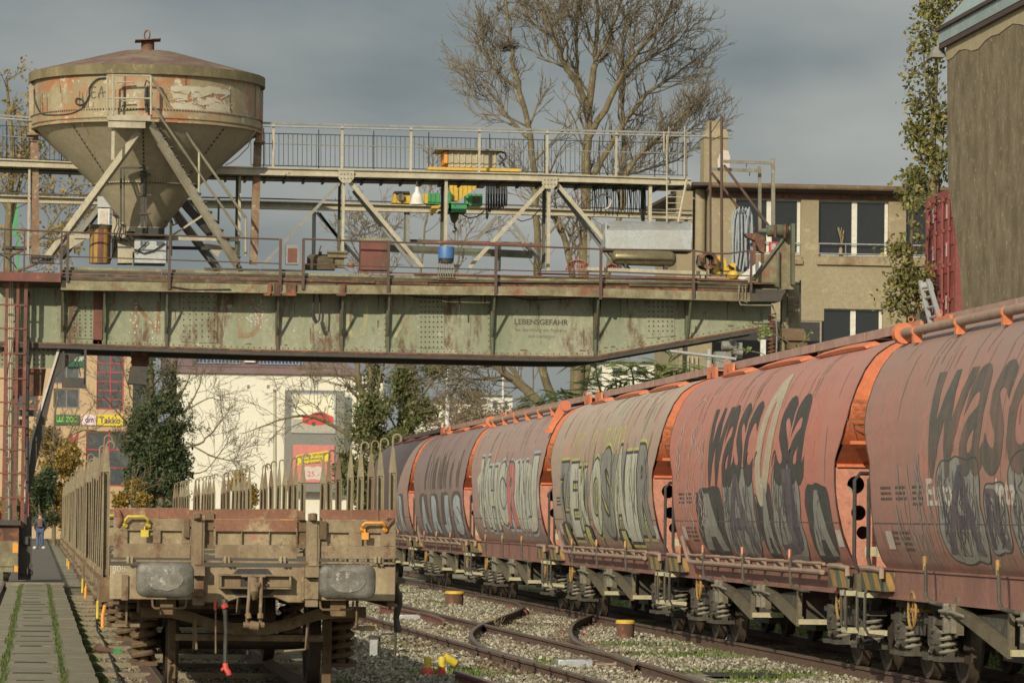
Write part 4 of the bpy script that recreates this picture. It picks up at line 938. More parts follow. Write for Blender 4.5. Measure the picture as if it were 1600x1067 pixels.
fc = flap('end_flap', 336, 464, (795,811,830,851,872), [(337.5,377),(378.5,420),(421.5,463)], 'tan', [334,377,420,464])
fr_ = flap('end_flap', 501, 618, (796,812,832.5,853,873), [(512,545),(566,595)], 'tan', [500,549,592,619])
m = MB(); W_(m, 337, 812, 464, 830, HYW-.062, .012); BD(m, 'rusty_band', 'tanrust', fc)
m = MB(); W_(m, 299, 812, 319.5, 884, HYW-.10, .10); W_(m, 302, 800, 316, 812, HYW-.13, .08); W_(m, 303, 814, 316, 882, HYW-.112, .012); BD(m, 'corner_post', 'tan', bev=.006)
m = MB(); W_(m, 478.5, 813, 499, 886, HYW-.10, .10); W_(m, 482, 802, 496, 813, HYW-.13, .08); W_(m, 482, 815, 496, 884, HYW-.112, .012); BD(m, 'corner_post', 'tan', bev=.006)
m = MB(); Wt(m, [(308,802,HYW-.15),(309,810,HYW-.16)], .035, 8); Wt(m, [(489,802,HYW-.15),(489,813,HYW-.16)], .035, 8)
W_(m, 288, 810, 296, 839, HYW-.10, .05); W_(m, 321, 800, 333, 812, HYW-.08, .05); W_(m, 500, 814, 510, 842, HYW-.10, .05); W_(m, 466, 800, 477, 812, HYW-.08, .05); BD(m, 'post_clamp', 'tandark')
m = MB(); W_(m, 320, 812, 334, 828, HYW-.03, .03); W_(m, 320, 850, 334, 856, HYW-.04, .04); W_(m, 465, 812, 478, 830, HYW-.03, .03); W_(m, 465, 850, 478, 856, HYW-.04, .04); W_(m, 320, 828, 334, 850, HYW-.006, .01); W_(m, 465, 830, 478, 850, HYW-.006, .01); BD(m, 'post_filler', 'tandark')
for x in (203, 355, 442, 590):
    m = MB()
    for q in (-5, 1, ): W_(m, x+q, 869, x+q+4, 880, HYW-.10, .08)
    Wt(m, [(x-6.5,875,HYW-.06),(x+6.5,875,HYW-.06)], .018, 8); BD(m, 'hinge', 'tanlight', bev=.006)
# stake stanchion pieces at corners
m = MB(); Wt(m, [(604,811,HYW-.07),(606,808,HYW-.08),(612,808,HYW-.08),(614,812,HYW-.08),(607,820,HYW-.07),(601,832,HYW-.06)], .015, 6); Wt(m, [(183,796,HYW-.05),(185,800,HYW-.08),(189,812,HYW-.08),(184,822,HYW-.06)], .02, 6); BD(m, 'corner_lug', 'tanrust')
# handles and lamp brackets
m = MB(); Wt(m, [(195,820,HYW-.06),(196,812,HYW-.12),(200,806.5,HYW-.13),(226,806.5,HYW-.13),(231,812,HYW-.12),(232,820,HYW-.06)], .0135, 10); Wt(m, [(194,819,HYW-.05),(197,821,HYW-.09)], .019, 8); Wt(m, [(230,820,HYW-.05),(233,821,HYW-.09)], .019, 8); BD(m, 'shunter_handle', 'lemon')['label'] = 'bright yellow handle'
m = MB(); Wt(m, [(566,827,HYW-.06),(567,820,HYW-.12),(571,816.5,HYW-.13),(598,816.5,HYW-.13),(601,820,HYW-.12),(602,827,HYW-.06)], .0135, 10); Wt(m, [(565,826,HYW-.05),(569,828,HYW-.09)], .019, 8); Wt(m, [(600,826,HYW-.05),(603,828,HYW-.09)], .019, 8); BD(m, 'shunter_handle', 'orangep')['label'] = 'orange handle'
m = MB(); W_(m, 220, 827.5, 232, 838.5, HYW-.13, .015); W_(m, 225, 822, 227, 829, HYW-.11, .06); BD(m, 'lamp_bracket', 'lemon')['label'] = 'yellow square plate'
m = MB(); W_(m, 565, 831.5, 576, 842.5, HYW-.13, .015); W_(m, 569, 826, 571, 833, HYW-.11, .06); BD(m, 'lamp_bracket', 'orangep')['label'] = 'orange square plate'
# buffers: rounded rectangular plates
def rrect(cx, cz, w, h, r, n=6):
    P = []
    for (sx, sz, a0) in ((1,1,0),(-1,1,90),(-1,-1,180),(1,-1,270)):
        for k in range(n+1):
            a = math.radians(a0+90*k/n); P.append((cx+sx*(w/2-r)+r*math.cos(a), cz+sz*(h/2-r)+r*math.sin(a)))
    return P
for (x0, y0, x1, y1) in ((213,878,303,932.5),(498,881.5,587.5,935)):
    c_ = loc2((x0+x1)/2, (y0+y1)/2, 0); w, h = (x1-x0)*BY/FPX, (y1-y0)*BY/FPX; P = rrect(c_.x, c_.z, w, h, .09); n = len(P); vs = []; fs = []
    rings = [(.03,.94),(.012,.985),(0.0,.95),(-.012,.72),(-.018,.4),(-.019,.15)]
    vs += [(x, .05, z) for x, z in P]; vs += [(c_.x+(x-c_.x)*1.0, .03, c_.z+(z-c_.z)*1.0) for x, z in P]
    for (yy, s_) in rings[1:]: vs += [(c_.x+(x-c_.x)*s_, yy, c_.z+(z-c_.z)*s_) for x, z in P]
    R = 2+len(rings)-1
    for i in range(R-1):
        for k in range(n): fs.append((i*n+k, i*n+(k+1)%n, (i+1)*n+(k+1)%n, (i+1)*n+k))
    fs.append(tuple(range(n-1,-1,-1))); fs.append(tuple((R-1)*n+k for k in range(n)))
    mb = MB(); mb.add(vs, fs); bo = BD(mb, 'buffer', 'buffer', ang=70)
    m = MB(); rb = random.Random(int(x0)); q_ = [(c_.x+.175*math.cos(a)*(1+.12*mn.noise(Vector((math.cos(a)*2,math.sin(a)*2,x0)))), -.0225, c_.z+.105*math.sin(a)*(1+.15*mn.noise(Vector((math.cos(a)*2,math.sin(a)*2,x0+5))))) for a in [2*math.pi*k/40 for k in range(40)]]; m.add(q_, [tuple(range(40))]); BD(m, 'rubbed_patch', 'bufl', bo)
    m = MB(); m.cyl((c_.x, .05, c_.z), (c_.x, HYW, c_.z), .095, None, 18); m.cyl((c_.x, .32, c_.z), (c_.x, HYW, c_.z), .12, None, 18); m.bx(c_.x-.17, c_.x+.17, HYW-.03, HYW, c_.z-.17, c_.z+.17); BD(m, 'buffer_sleeve', 'tan', bo)
# coupling
m = MB(); Wt(m, [(396,902,HYW-.05),(396,908,HYW-.2),(397,922,HYW-.22),(397,932,HYW-.18),(401,934,HYW-.14)], [.03,.045,.05,.04,.02], 10)
Wt(m, [(403,903,HYW-.02),(403,914,HYW-.22),(399,917,HYW-.24)], .03, 8); BD(m, 'draw_hook', 'tan')
m = MB()
Wt(m, [(390,902,HYW-.15),(389,930,HYW-.24),(387,952,HYW-.22),(386,974,HYW-.2)], .017, 8); Wt(m, [(408,902,HYW-.15),(408,930,HYW-.24),(407,952,HYW-.22),(407,974,HYW-.2)], .017, 8)
Wt(m, [(380,976,HYW-.2),(413,976,HYW-.2)], .03, 8); Wt(m, [(390,976,HYW-.22),(404,978,HYW-.22)], .045, 10); Wt(m, [(387,958,HYW-.24),(389,966,HYW-.25)], .03, 8); Wt(m, [(407,958,HYW-.24),(407,966,HYW-.25)], .03, 8); BD(m, 'coupling_link', 'tan')
m = MB(); Wt(m, [(350,938,HYW-.1),(351,945,HYW-.12),(352,960,HYW-.12),(353,985,HYW-.1),(352,1010,HYW-.1),(352,1036,HYW-.1)], [.04,.03,.022,.02,.02,.02], 8)
hose = BD(m, 'brake_hose', 'dark'); 
m = MB(); Wt(m, [(352,1036,HYW-.1),(353,1044,HYW-.11),(357,1050,HYW-.12),(358,1054,HYW-.12)], .028, 8); Wt(m, [(352,1040,HYW-.1),(346,1047,HYW-.12)], .016, 6); Wt(m, [(350,943,HYW-.14),(352,949,HYW-.14)], .034, 8); W_(m, 334, 938, 338, 952, HYW-.12, .04); BD(m, 'hose_coupling', 'redp', hose)
m = MB(); W_(m, 340, 936, 356, 948, HYW-.09, .07); Wt(m, [(337,948,HYW-.05),(337,1020,HYW-.02)], .009, 6); Wt(m, [(306,965,HYW+.3),(307,1014,HYW+.3)], .012, 6); Wt(m, [(480,980,HYW+.2),(477,1014,HYW+.2),(430,1018,HYW+.25)], .012, 6); BD(m, 'brake_pipework', 'tan')
for (a, b2) in ((238,291),(500,552)):
    m = MB(); z = 6 if a > 400 else 0
    Wt(m, [(a,938+z/3,HYW-.02),(a+1,947+z/3,HYW-.12),(a+4,950+z/3,HYW-.13),(b2-4,950+z/3,HYW-.13),(b2-1,947+z/3,HYW-.12),(b2,938+z/3,HYW-.02)], .012, 7); BD(m, 'step_handle', 'tandark')
# running gear: two axles
def axle(yc, front):
    m = MB()
    for sx in (-1, 1):
        prof = [(.09,.10),(.17,.07),(.37,.05),(.395,.068),(.455,.068),(.462,.0),(.49,-.035),(.485,-.065),(.40,-.065),(.36,-.03),(.17,-.05),(.09,-.10)]
        m.lathe((sx*.72, yc, .462), prof, 40, Matrix.Rotation(sx*math.pi/2, 3, 'Y'))
    m.cyl((-1.05, yc, .46), (1.05, yc, .46), .08, None, 12); BD(m, 'wheelset', 'wheel')
    m = MB()
    for sx in (-1, 1):
        X = sx*1.0; m.box((X, yc, .46), (.22,.3,.3)); m.prism([(X-.03*sx, yc-.45, 1.0),(X-.03*sx, yc+.45, 1.0),(X-.03*sx, yc+.2,.25),(X-.03*sx, yc-.2,.25)], (.02,0,0))
        for q in (-1, 1): m.bx(X-.13, X+.13, yc+q*.34-.13, yc+q*.34+.13, .22, .26); m.bx(X-.13, X+.13, yc+q*.34-.13, yc+q*.34+.13, .68, .74)
        m.bx(X-.06, X+.06, yc-.5, yc+.5, .74, .90)
    a = BD(m, 'axle_guard', 'tandark')
    for sx in (-1, 1):
        for q in (-1, 1):
            s_ = MB(); s_.spring((sx*1.0, yc+q*.34, .27), .105, .031, .40, 4.2, 7, 14); s_.cyl((sx*1.0, yc+q*.34, .26), (sx*1.0, yc+q*.34, .68), .05, None, 8); BD(s_, 'spring', 'tandark', a)
axle(2.93, True); axle(WL-2.93, False)
# bowed cross beams in front of the first axle, brake hangers
m = MB(); yl = 1.75
top = [(220,950),(268,952),(300,958),(335,970),(365,975),(420,975),(455,967),(495,953),(530,950),(572,950)]; th = [14,13,15,16,16,16,16,16,15,14]
for i in range(len(top)-1): Wp(m, [top[i], top[i+1], (top[i+1][0], top[i+1][1]+th[i+1]), (top[i][0], top[i][1]+th[i])], yl, .05)
for i in range(len(top)-1): Wp(m, [(top[i][0],top[i][1]-2), (top[i+1][0],top[i+1][1]-2), (top[i+1][0], top[i+1][1]), (top[i][0], top[i][1])], yl-.08, .2)
W_(m, 275, 991, 505, 1001, yl+.12, .05); W_(m, 301, 968, 306, 1014, yl-.05, .03); W_(m, 478, 972, 483, 1014, yl-.05, .03)
BD(m, 'cross_beam', 'tan')
for (a, b2) in ((262,275),(503,518)):
    m = MB(); m.bx(*[q for q in ()]) if False else None
    W_(m, a, 968, b2, 1095, 2.2, .06); W_(m, a+1, 1008, a+7, 1014, 2.17, .02); W_(m, a+1, 1028, a+7, 1036, 2.17, .02); BD(m, 'brake_block', 'tandark', bev=.01)
m = MB(); W_(m, 175, 974, 218, 979, HYW+.25, .2); W_(m, 196, 935, 199, 975, HYW+.2, .03); W_(m, 552, 978, 586, 985, HYW+.25, .2); W_(m, 556, 935, 560, 978, HYW+.2, .03); BD(m, 'step', 'tan')
m = MB(); put_text(m, '80b-', loc2(176, 893, HYW-.004), (1,0,0), (0,0,1), h=.06); W_(m, 176, 893.5, 180, 895.5, HYW-.004, .002); BD(m, 'stencil', 'gwhite')
m = MB(); put_text(m, 'D8-W', loc2(388, 843, HYW-.016), (1,0,0), (0,0,1), h=.045); BD(m, 'chalk_mark', 'pink')
# stakes
rg = random.Random(3)
ST = [1.62+1.457*k for k in range(8)]
def stake(x, y, h, hook, lean, rg):
    m = MB(); sx = 1 if x > 0 else -1
    zb = .93; zt = h
    w = .052
    # open channel with the open side outwards
    a, b2 = Vector((x, y, zb)), Vector((x+lean, y, zt))
    m.beam(a, b2, .115, .018, up=(0,1,0)) if False else None
    for (ox, oy, sx_, sy_) in ((0,0,.072,.014),(-.030,-.035,.011,.06),(.030,-.035,.011,.06)):
        p, q = a+Vector((ox, oy, 0)), b2+Vector((ox, oy, 0)); h1, h2 = sx_/2, sy_/2
        m.hexa([p+Vector((-h1,-h2,0)),p+Vector((h1,-h2,0)),p+Vector((h1,h2,0)),p+Vector((-h1,h2,0)),q+Vector((-h1,-h2,0)),q+Vector((h1,-h2,0)),q+Vector((h1,h2,0)),q+Vector((-h1,h2,0))])
    # tapered tip
    t0 = b2; t1 = b2+Vector((lean*.2, 0, .25))
    m.hexa([t0+Vector((-.038,-.022,0)),t0+Vector((.038,-.022,0)),t0+Vector((.038,.04,0)),t0+Vector((-.038,.04,0)),t1+Vector((-.014,-.015,0)),t1+Vector((.014,-.015,0)),t1+Vector((.014,.015,0)),t1+Vector((-.014,.015,0))])
    m.bx(x-.075, x+.075, y-.03, y+.09, zb-.04, zb+.16); m.bx(x-.065, x+.065, y-.02, y+.08, 1.14, 1.2)
    o = BD(m, 'stake', 'stake')
    k = MB(); d = Vector((1, 0, 0)) if hook > 0 else Vector((-1, 0, 0)); d = Vector((d.x*math.cos(rg.uniform(-.5,.5)), rg.uniform(-.4,.4), 0))
    pts = [t1-Vector((0,0,.08)), t1+Vector((0,0,.05))]+[t1+Vector((0,0,.09))+d*(.042-.042*math.cos(q))+Vector((0,0,.045*math.sin(q))) for q in (.4,.9,1.5,2.1,2.7,3.3,3.8)]
    if hook: k.tube(pts, .0105, 7); BD(k, 'hook', 'stake', o)
for sx in (-1, 1):
    for i, y in enumerate(ST):
        stake(sx*1.42, y, 2.17+rg.uniform(-.02,.02)-(.05 if sx < 0 and i % 3 == 1 else 0), 1 if (sx > 0 or rg.random() < .5) else 0, rg.uniform(-.02,.02), rg)
# chains, links and sockets along both sides
for sx in (-1, 1):
    m = MB()
    for i, y in enumerate(ST):
        m.bx(sx*1.42-.06, sx*1.42+.06, y-.16, y-.05, .88, 1.12); m.bx(sx*1.40-.05, sx*1.40+.05, y+.1, y+.22, .95, 1.1)
        for q in range(5):
            yy = y+.28+q*.2; zz = 1.02-.13*math.sin(math.pi*(q+.5)/5)+rg.uniform(-.02,.02); m.torus((sx*1.44, yy, zz), (1, 0, .2) if q % 2 else (.2, 0, 1), .06, .016, 10, 6)
        m.tube([(sx*1.41, y+.05, 1.1),(sx*1.46, y+.1, 1.0),(sx*1.46, y+.3, .93)], .02, 6)
    BD(m, 'chain', 'tandark')
m = MB()
m.tube([(-1.44, 3.6, .92),(-1.46, 3.6, .82),(-1.46, 3.6, .66)], .017, 7)
BD(m, 'release_handle', 'lemon')
m = MB()
m.tube([(-1.43, .95, .86),(-1.45, .95, .76),(-1.45, .95, .64)], .018, 7)
BD(m, 'release_handle', 'orangep')
m = MB(); m.cyl((1.5, 1.3, .96), (1.42, 1.3, .96), .05, None, 8); m.tube([(1.43,1.2,1.1),(1.46,1.2,.9),(1.44,1.25,.75),(1.46,1.22,.62)], [.02,.04,.03,.04], 7); BD(m, 'rope_eye', 'dark')
for k, lb in enumerate(('second flat wagon with stakes, behind the nearest one', 'third flat wagon with stakes, in the middle of the row', 'fourth flat wagon with stakes, next to last of the row', 'farthest flat wagon with stakes, last of the row by the person')):
    c_ = copy_tree(SW, skip=('brake_hose','chalk_mark','stencil')+(('release_handle',) if k in (1,3) else ())); p = sid(SC, BY+WL*(k+1)); c_.location = p; c_['label'] = lb; XF[c_.name] = Matrix.Translation(p) @ Matrix.Rotation(HD, 4, 'Z')
# ================================================================ GANTRY CRANE (girder plane at Y = G)
G = 105.0; K = G/FPX
GC = thing('gantry_crane', 'huge weathered green and grey gantry crane bridge spanning the tracks', 'crane', (at(600, 500, G).x, G, 0))
def BG(mb, n, m, p=None, **k): return mb.build(n, M[m], p or GC, **k)
def lin(x, pts):
    for a, b_ in zip(pts, pts[1:]):
        if x <= b_[0]: return a[1]+(b_[1]-a[1])*(x-a[0])/(b_[0]-a[0])
    return pts[-1][1]
DT = [(-20,411),(98,414),(850,441),(1200,446)]     # top of deck edge channel... pixel rows
CH0 = [(-20,436),(98,439),(422,446),(850,449),(1170,459)]
CH1 = [(-20,449),(98,450),(422,456),(850,460),(1170,470)]
WB_ = [(-20,536),(98,537),(400,547),(850,557),(926,556),(1195,509)]
# web
m = MB(); m.PP([(-20,449),(98,450),(422,455),(850,459),(1205,469),(1205,508),(926,557),(850,557),(400,547),(98,537),(-20,534)], G, .03); web = BG(m, 'girder_web', 'girder')
m = MB(); m.PP([(-20,449),(98,450),(422,455),(850,459),(1205,469),(1205,508),(926,557),(850,557),(400,547),(98,537),(-20,534)], G+3.6, .03); BG(m, 'rear_girder_web', 'gdark')
m = MB()
for yo in (0, 3.6):
    for a, b_ in (((-20,534),(98,537)),((98,537),(400,547)),((400,547),(850,557)),((850,557),(926,557)),((926,557),(1205,508))):
        p, q = at(*a, G), at(*b_, G); h = .13; m.hexa([p+Vector((0,-.22+yo,-h)), q+Vector((0,-.22+yo,-h)), q+Vector((0,.25+yo,-h)), p+Vector((0,.25+yo,-h)), p+Vector((0,-.22+yo,0)), q+Vector((0,-.22+yo,0)), q+Vector((0,.25+yo,0)), p+Vector((0,.25+yo,0))])
BG(m, 'bottom_flange', 'dark')
m = MB()
for a, b_ in (((-20,534),(98,537)),((98,537),(400,547)),((400,547),(850,557)),((850,557),(926,557)),((926,557),(1205,508))):
    p, q = at(*a, G), at(*b_, G); m.hexa([p+Vector((0,-.235,-.035)), q+Vector((0,-.235,-.035)), q+Vector((0,-.048,-.035)), p+Vector((0,-.048,-.035)), p+Vector((0,-.235,.012)), q+Vector((0,-.235,.012)), q+Vector((0,-.048,.012)), p+Vector((0,-.048,.012))])
BG(m, 'flange_edge', 'rust')
m = MB()
for a, b_ in (((-20,534),(98,537)),((98,537),(400,547)),((400,547),(850,557)),((850,557),(926,557)),((926,557),(1205,508))):
    p, q = at(*a, G), at(*b_, G); h = .13; m.hexa([p+Vector((0,-.045,.001)), q+Vector((0,-.045,.001)), q+Vector((0,-.001,.001)), p+Vector((0,-.001,.001)), p+Vector((0,-.045,h)), q+Vector((0,-.045,h)), q+Vector((0,-.001,h)), p+Vector((0,-.001,h))])
BG(m, 'flange_angle', 'girder')
# stiffeners
for i, x in enumerate((98, 163, 260, 433, 533, 605, 768, 929, 1072)):
    yt = lin(x, CH1)+1; yb = lin(x, WB_)-.5; m = MB(); a, b_ = at(x, yt, G), at(x, yb, G); m.hexa([Vector((a.x-.035, G-.22, a.z)), Vector((a.x+.035, G-.22, a.z)), Vector((a.x+.035, G-.002, a.z)), Vector((a.x-.035, G-.002, a.z)), Vector((b_.x-.035, G-.12, b_.z)), Vector((b_.x+.035, G-.12, b_.z)), Vector((b_.x+.035, G-.002, b_.z)), Vector((b_.x-.035, G-.002, b_.z))])
    BG(m, 'stiffener', 'gdark'); m = MB(); m.bx(a.x-.13, a.x-.036, G-.02, G-.002, b_.z, a.z); m.bx(a.x+.036, a.x+.13, G-.02, G-.002, b_.z, a.z)
    BG(m, 'stiffener_angle', 'girder')
m = MB(); m.PB(146, 456, 160, 540, G-.045, .04); BG(m, 'stiffener_plate', 'rustred')['label'] = 'brown rusty upright plate'
# riveted splice plates
def rivets(mb, x, y, Y, r=.022): p = at(x, y, Y); mb.lathe(p, [(r,.0),(r*.8,.014),(0,.018)], 6, Matrix.Rotation(math.pi/2, 3, 'X'))
for (x0, x1, y0, y1, nx, ny) in ((112,146,474,534,4,8),(283,339,458,536,6,8),(654,694,458,552,6,11),(1010,1054,466,527,6,7)):
    m = MB(); m.PP([(x0,y0),(x1,y0+.5),(x1,min(y1+1,lin(x1,WB_)-9)),(x0,min(y1+1,lin(x0,WB_)-9))], G-.022, .02); BG(m, 'splice_plate', 'girder')
    m = MB()
    for i in range(nx):
        for j in range(ny): 
            xx = x0+4+(x1-x0-8)*i/(nx-1); yy = y0+6+(y1-y0-16)*j/(ny-1)
            rivets(m, xx, yy, G-.023)
    BG(m, 'rivets', 'dark')
m = MB()
for x in range(100, 1190, 9):
    if all(abs(x-q) > 6 for q in (98,163,260,433,533,605,768,929,1072)): rivets(m, x, lin(x, WB_)-4, G-.046, .018)
for x in (606, 768):
    for k in range(9): rivets(m, x-4.5, 470+k*9, G-.021, .018)
BG(m, 'rivets', 'rust')
# writing on the web
m = MB(); ptext(m, 'LEBENSGEFAHR', 804, 498, 889, 507, G-.004, bold=.02); w1 = BG(m, 'warning_lettering', 'blk', web, smooth=False)
m = MB(); ptext(m, 'bei Berührung der Apparate', 806, 512, 887, 519.5, G-.004); ptext(m, 'und Leitungen', 825, 522, 868, 529.5, G-.004); BG(m, 'warning_lettering', 'lgrey', web, smooth=False)
m = MB(); ptext(m, 'N', 207, 470, 250, 522, G-.003); ptext(m, 'D', 372, 468, 408, 528, G-.003); BG(m, 'faded_letter', 'tanlight', web, smooth=False)
m = MB(); ptext(m, 'U', 540, 470, 574, 528, G-.003); ptext(m, 'X', 612, 478, 650, 528, G-.003); BG(m, 'faded_letter', 'faded', web, smooth=False)
rg = random.Random(8)
m = MB()
for (cx, cy, sx, sy, n) in ((210,500,4,16,26),(245,512,5,10,20),(405,485,7,12,40),(395,500,10,6,40),(655,500,3,14,18),(1034,505,8,8,10),(478,520,30,4,8)):
    for _ in range(n):
        x, y = rg.gauss(cx, sx), rg.gauss(cy, sy); r = rg.uniform(.5, 1.9); P = [(x+r*math.cos(q)*rg.uniform(.5,1), y+r*math.sin(q)*rg.uniform(.5,1.4)) for q in (0,1,2,3,4,5)]
        m.add([at(a, b_, G-.0035) for a, b_ in P], [tuple(range(6))])
BG(m, 'paint_flakes', 'gwhite', web, smooth=False)
m = MB()      # rust runs below the chord, rivets and plate edges
for k in range(150):
    x = rg.choice((98,163,260,433,533,605,768,929,1072,283,339,654,694,1010,1054,128,310,675,1030))+rg.gauss(0, 7) if rg.random() < .6 else rg.uniform(45, 1150)
    y0 = rg.choice((lin(x,CH1)+2, rg.uniform(465,520))); L_ = rg.uniform(5, 34); y1 = min(y0+L_, lin(x,WB_)-2); w_ = rg.uniform(.35,1.5)
    m.add([at(x-w_,y0,G-.0028), at(x+w_,y0,G-.0028), at(x+w_*.7,(y0+y1)/2,G-.0028), at(x+.12,y1,G-.0028), at(x-.12,y1,G-.0028), at(x-w_*.7,(y0+y1)/2,G-.0028)], [tuple(range(6))])
for k in range(90):
    x = rg.uniform(45, 1150); yb = lin(x, WB_)-rg.uniform(2,9); w_ = rg.uniform(1.5,7); m.add([at(x+w_*math.cos(q)*rg.uniform(.5,1.1), yb+w_*.35*math.sin(q)*rg.uniform(.6,1.5), G-.0024) for q in (0,.8,1.6,2.4,3.2,4,4.8,5.6)], [tuple(range(8))])
BG(m, 'rust_run_stripes', 'run', web, smooth=False)
# deck
m = MB()
for k in range(14):
    y0 = G-.80+k*.34; p, q = at(-20, 436, G), at(1205, 444, G)
    m.hexa([Vector((p.x, y0, p.z-.05)), Vector((q.x, y0, q.z-.05)), Vector((q.x, y0+.31, q.z-.05)), Vector((p.x, y0+.31, p.z-.05)), Vector((p.x, y0, p.z)), Vector((q.x, y0, q.z)), Vector((q.x, y0+.31, q.z)), Vector((p.x, y0+.31, p.z))])
BG(m, 'deck_boards', 'deckwood')
DK = at(0, 436, G).z
m = MB(); m.PP([(95,438),(422,445),(850,448),(1172,457),(1172,469),(850,460),(422,456),(95,451)], G-.86, .06)
m.PP([(95,451),(422,456),(850,460),(1172,469),(1172,471),(850,462),(422,458),(95,453)], G-.92, .16); BG(m, 'deck_edge_channel', 'deckedge')
m = MB(); m.PP([(-20,424),(95,426.5),(95,441),(-20,438)], G-1.1, .08); BG(m, 'platform_edge', 'rustred')
# stack of weathered planks and cable ducts along the edge
rows = [(413,3),(417,4),(422,4),(427,4),(432,5)]
for i, (yy, hh) in enumerate(rows):
    m = MB(); x = 96 if i else 100
    while x < 1168:
        l = rg.uniform(60, 260); x1 = min(1170, x+l); o = (x-98)*.0245*(1 if x < 850 else 1); o1 = (x1-98)*.0245
        jj = rg.uniform(-.5,.5)
        if x > 850: o = 18.4+(x-850)*.02
        if x1 > 850: o1 = 18.4+(x1-850)*.02
        if not (i == 0 and rg.random() < .35):
            m.PP([(x,yy+o+jj),(x1-1,yy+o1+jj),(x1-1,yy+o1+hh+jj),(x,yy+o+hh+jj)], G-.72+rg.uniform(-.05,.05)+i*-.02, .12)
        x = x1
    BG(m, 'edge_plank', ('deckwood','deckedge','deckwood','rust','deckwood')[i])
m = MB(); m.PP([(840,426),(1165,437),(1165,440),(840,429)], G-.78, .03); m.PP([(560,424),(850,431),(850,433),(560,426.5)], G-.79, .03); BG(m, 'red_duct', 'rustred')
# brackets under the deck
for x in (98,163,260,433,533,605,768,929,1072):
    m = MB(); p = at(x, lin(x, CH1), G); z = p.z
    m.beam((p.x, G-.84, z-.06), (p.x, G-.03, z-.06), .08, .1); m.beam((p.x, G-.80, z-.10), (p.x, G-.16, z-1.1), .05, .04); BG(m, 'deck_bracket', 'gdark')
for (x0, x1) in ((418,424),(428,437),(532,539),(447,462)):
    m = MB(); m.PB(x0, 443, x1, 461, G-.95, .06); m.PB(x0-6, 459, x1+1, 462, G-.97, .2); BG(m, 'hanger', 'rust')
# lower railing
TR = [(-20,357),(98,362.5),(436,374)]; TR2 = [(473,373.5),(608,378.5),(850,386),(940,389.5)]; TR3 = [(940,389.5),(1084,391.5),(1110,396),(1137,396.5),(1174,391.5)]
rl = MB()
for T in (TR, TR2, TR3): rl.PT(T, G-.9, .025, 6)
rl.PT([(98,362.5),(107,364.5)], G-.9, .02, 6)
for T in ([(-20,395),(97,401)],[(107,401),(261,406),(436,412)],[(474,413),(850,424),(940,424.5)],[(940,424.5),(1084,430),(1174,431)]): rl.PT(T, G-.9, .017, 6)
BG(rl, 'lower_railing', 'rail_red')
for (x, y0, y1, w) in ((96,361,442,3.4),(106,363,440,4),(265,368,452,4),(438,373,462,4.4),(474,373,452,4.4),(607,378,458,4.4),(775,385,461,4.4),(939,389,468,4.4),(1084,391,468,4.4),(1174,391,455,3.6),(7,357,430,2.6),(38,358,430,2.6)):
    m = MB(); m.PB(x-w/2, y0, x+w/2, y1, G-.93, .06); BG(m, 'railing_post', 'rail_red')
# upper walkway
UT = [(-20,247),(0,249.5),(400,261),(850,271),(1080,279)]; UB = [(-20,259),(400,273.5),(850,283),(1080,290)]
m = MB()
def band(mb, T0, T1, Y, t, x0=-20, x1=1080, n=8):
    P = [x0+(x1-x0)*k/n for k in range(n+1)]
    for a, b_ in zip(P, P[1:]): mb.PP([(a, lin(a,T0)), (b_, lin(b_,T0)), (b_, lin(b_,T1)), (a, lin(a,T1))], Y, t)
UG = G+.35
band(m, UT, UB, UG, .05); band(m, [(x, y+0) for x, y in UT], [(x, y+2) for x, y in UT], UG-.07, .2); band(m, [(x, y-2) for x, y in UB], UB, UG-.07, .2); BG(m, 'upper_beam', 'cream')
m = MB(); band(m, [(x,y-4) for x,y in UB], [(x,y-1.5) for x,y in UB], UG+.06, 2.33); BG(m, 'upper_walkway', 'dark')
m = MB()
for k in range(36):
    x = -15+k*31; p = at(x, lin(x,UB)-2, UG); m.bx(p.x-.03, p.x+.03, UG+.07, UG+2.36, p.z-.06, p.z-.02)
BG(m, 'walkway_joist', 'dark')
m = MB(); band(m, [(x,y-1) for x,y in UB], [(x,y+6) for x,y in UB], UG+2.4, .1); BG(m, 'walkway_rear_beam', 'gdark')
m = MB(); m.PT([(x, lin(x,UB)+4.5) for x in (-20,130)], UG+.5, .018, 5); m.PT([(x, lin(x,UB)+4.5) for x in (320,600,850,1000)], UG+.5, .018, 5); BG(m, 'conductor_rail', 'dark')
HR = [(-20,179),(45,184),(412,192.5),(850,203),(1080,208.5)]
hr = MB()
for seg in ([-20,52],[405,560,700,850,1000,1080]):
    hr.PL([(x, lin(x,HR)) for x in seg], UG-.03, .05, .05); hr.PT([(x, lin(x,HR)+32) for x in seg], UG-.03, .015, 6)
BG(hr, 'upper_railing', 'greysteel')
hr = MB(); hr.PT([(x, lin(x,HR)+5) for x in (-20,50)], UG-.08, .022, 6); hr.PT([(x, lin(x,HR)+5) for x in (408,600,850,1105)], UG-.08, .022, 6); BG(hr, 'conduit', 'shiny')
for x in (427,534.5,642,749,855,963,1071):
    m = MB(); m.PB(x-1.8, lin(x,HR), x+1.8, lin(x,UT)+1, UG-.05, .06); BG(m, 'upper_railing_post', 'cream')
m = MB()
def bars(x0, x1, Y):
    m.PT([(x0, lin(x0,HR)+16), (x1, lin(x1,HR)+16)], Y, .012, 5); m.PT([(x0, lin(x0,HR)+66), (x1, lin(x1,HR)+66)], Y, .012, 5)
    x = x0
    while x <= x1: m.PT([(x, lin(x,HR)+16), (x, lin(x,HR)+66)], Y, .007, 4); x += 7.3
    for x in range(int(x0)+20, int(x1), 86): m.PT([(x, lin(x,HR)+8), (x, lin(x,HR)+70)], Y, .014, 4)
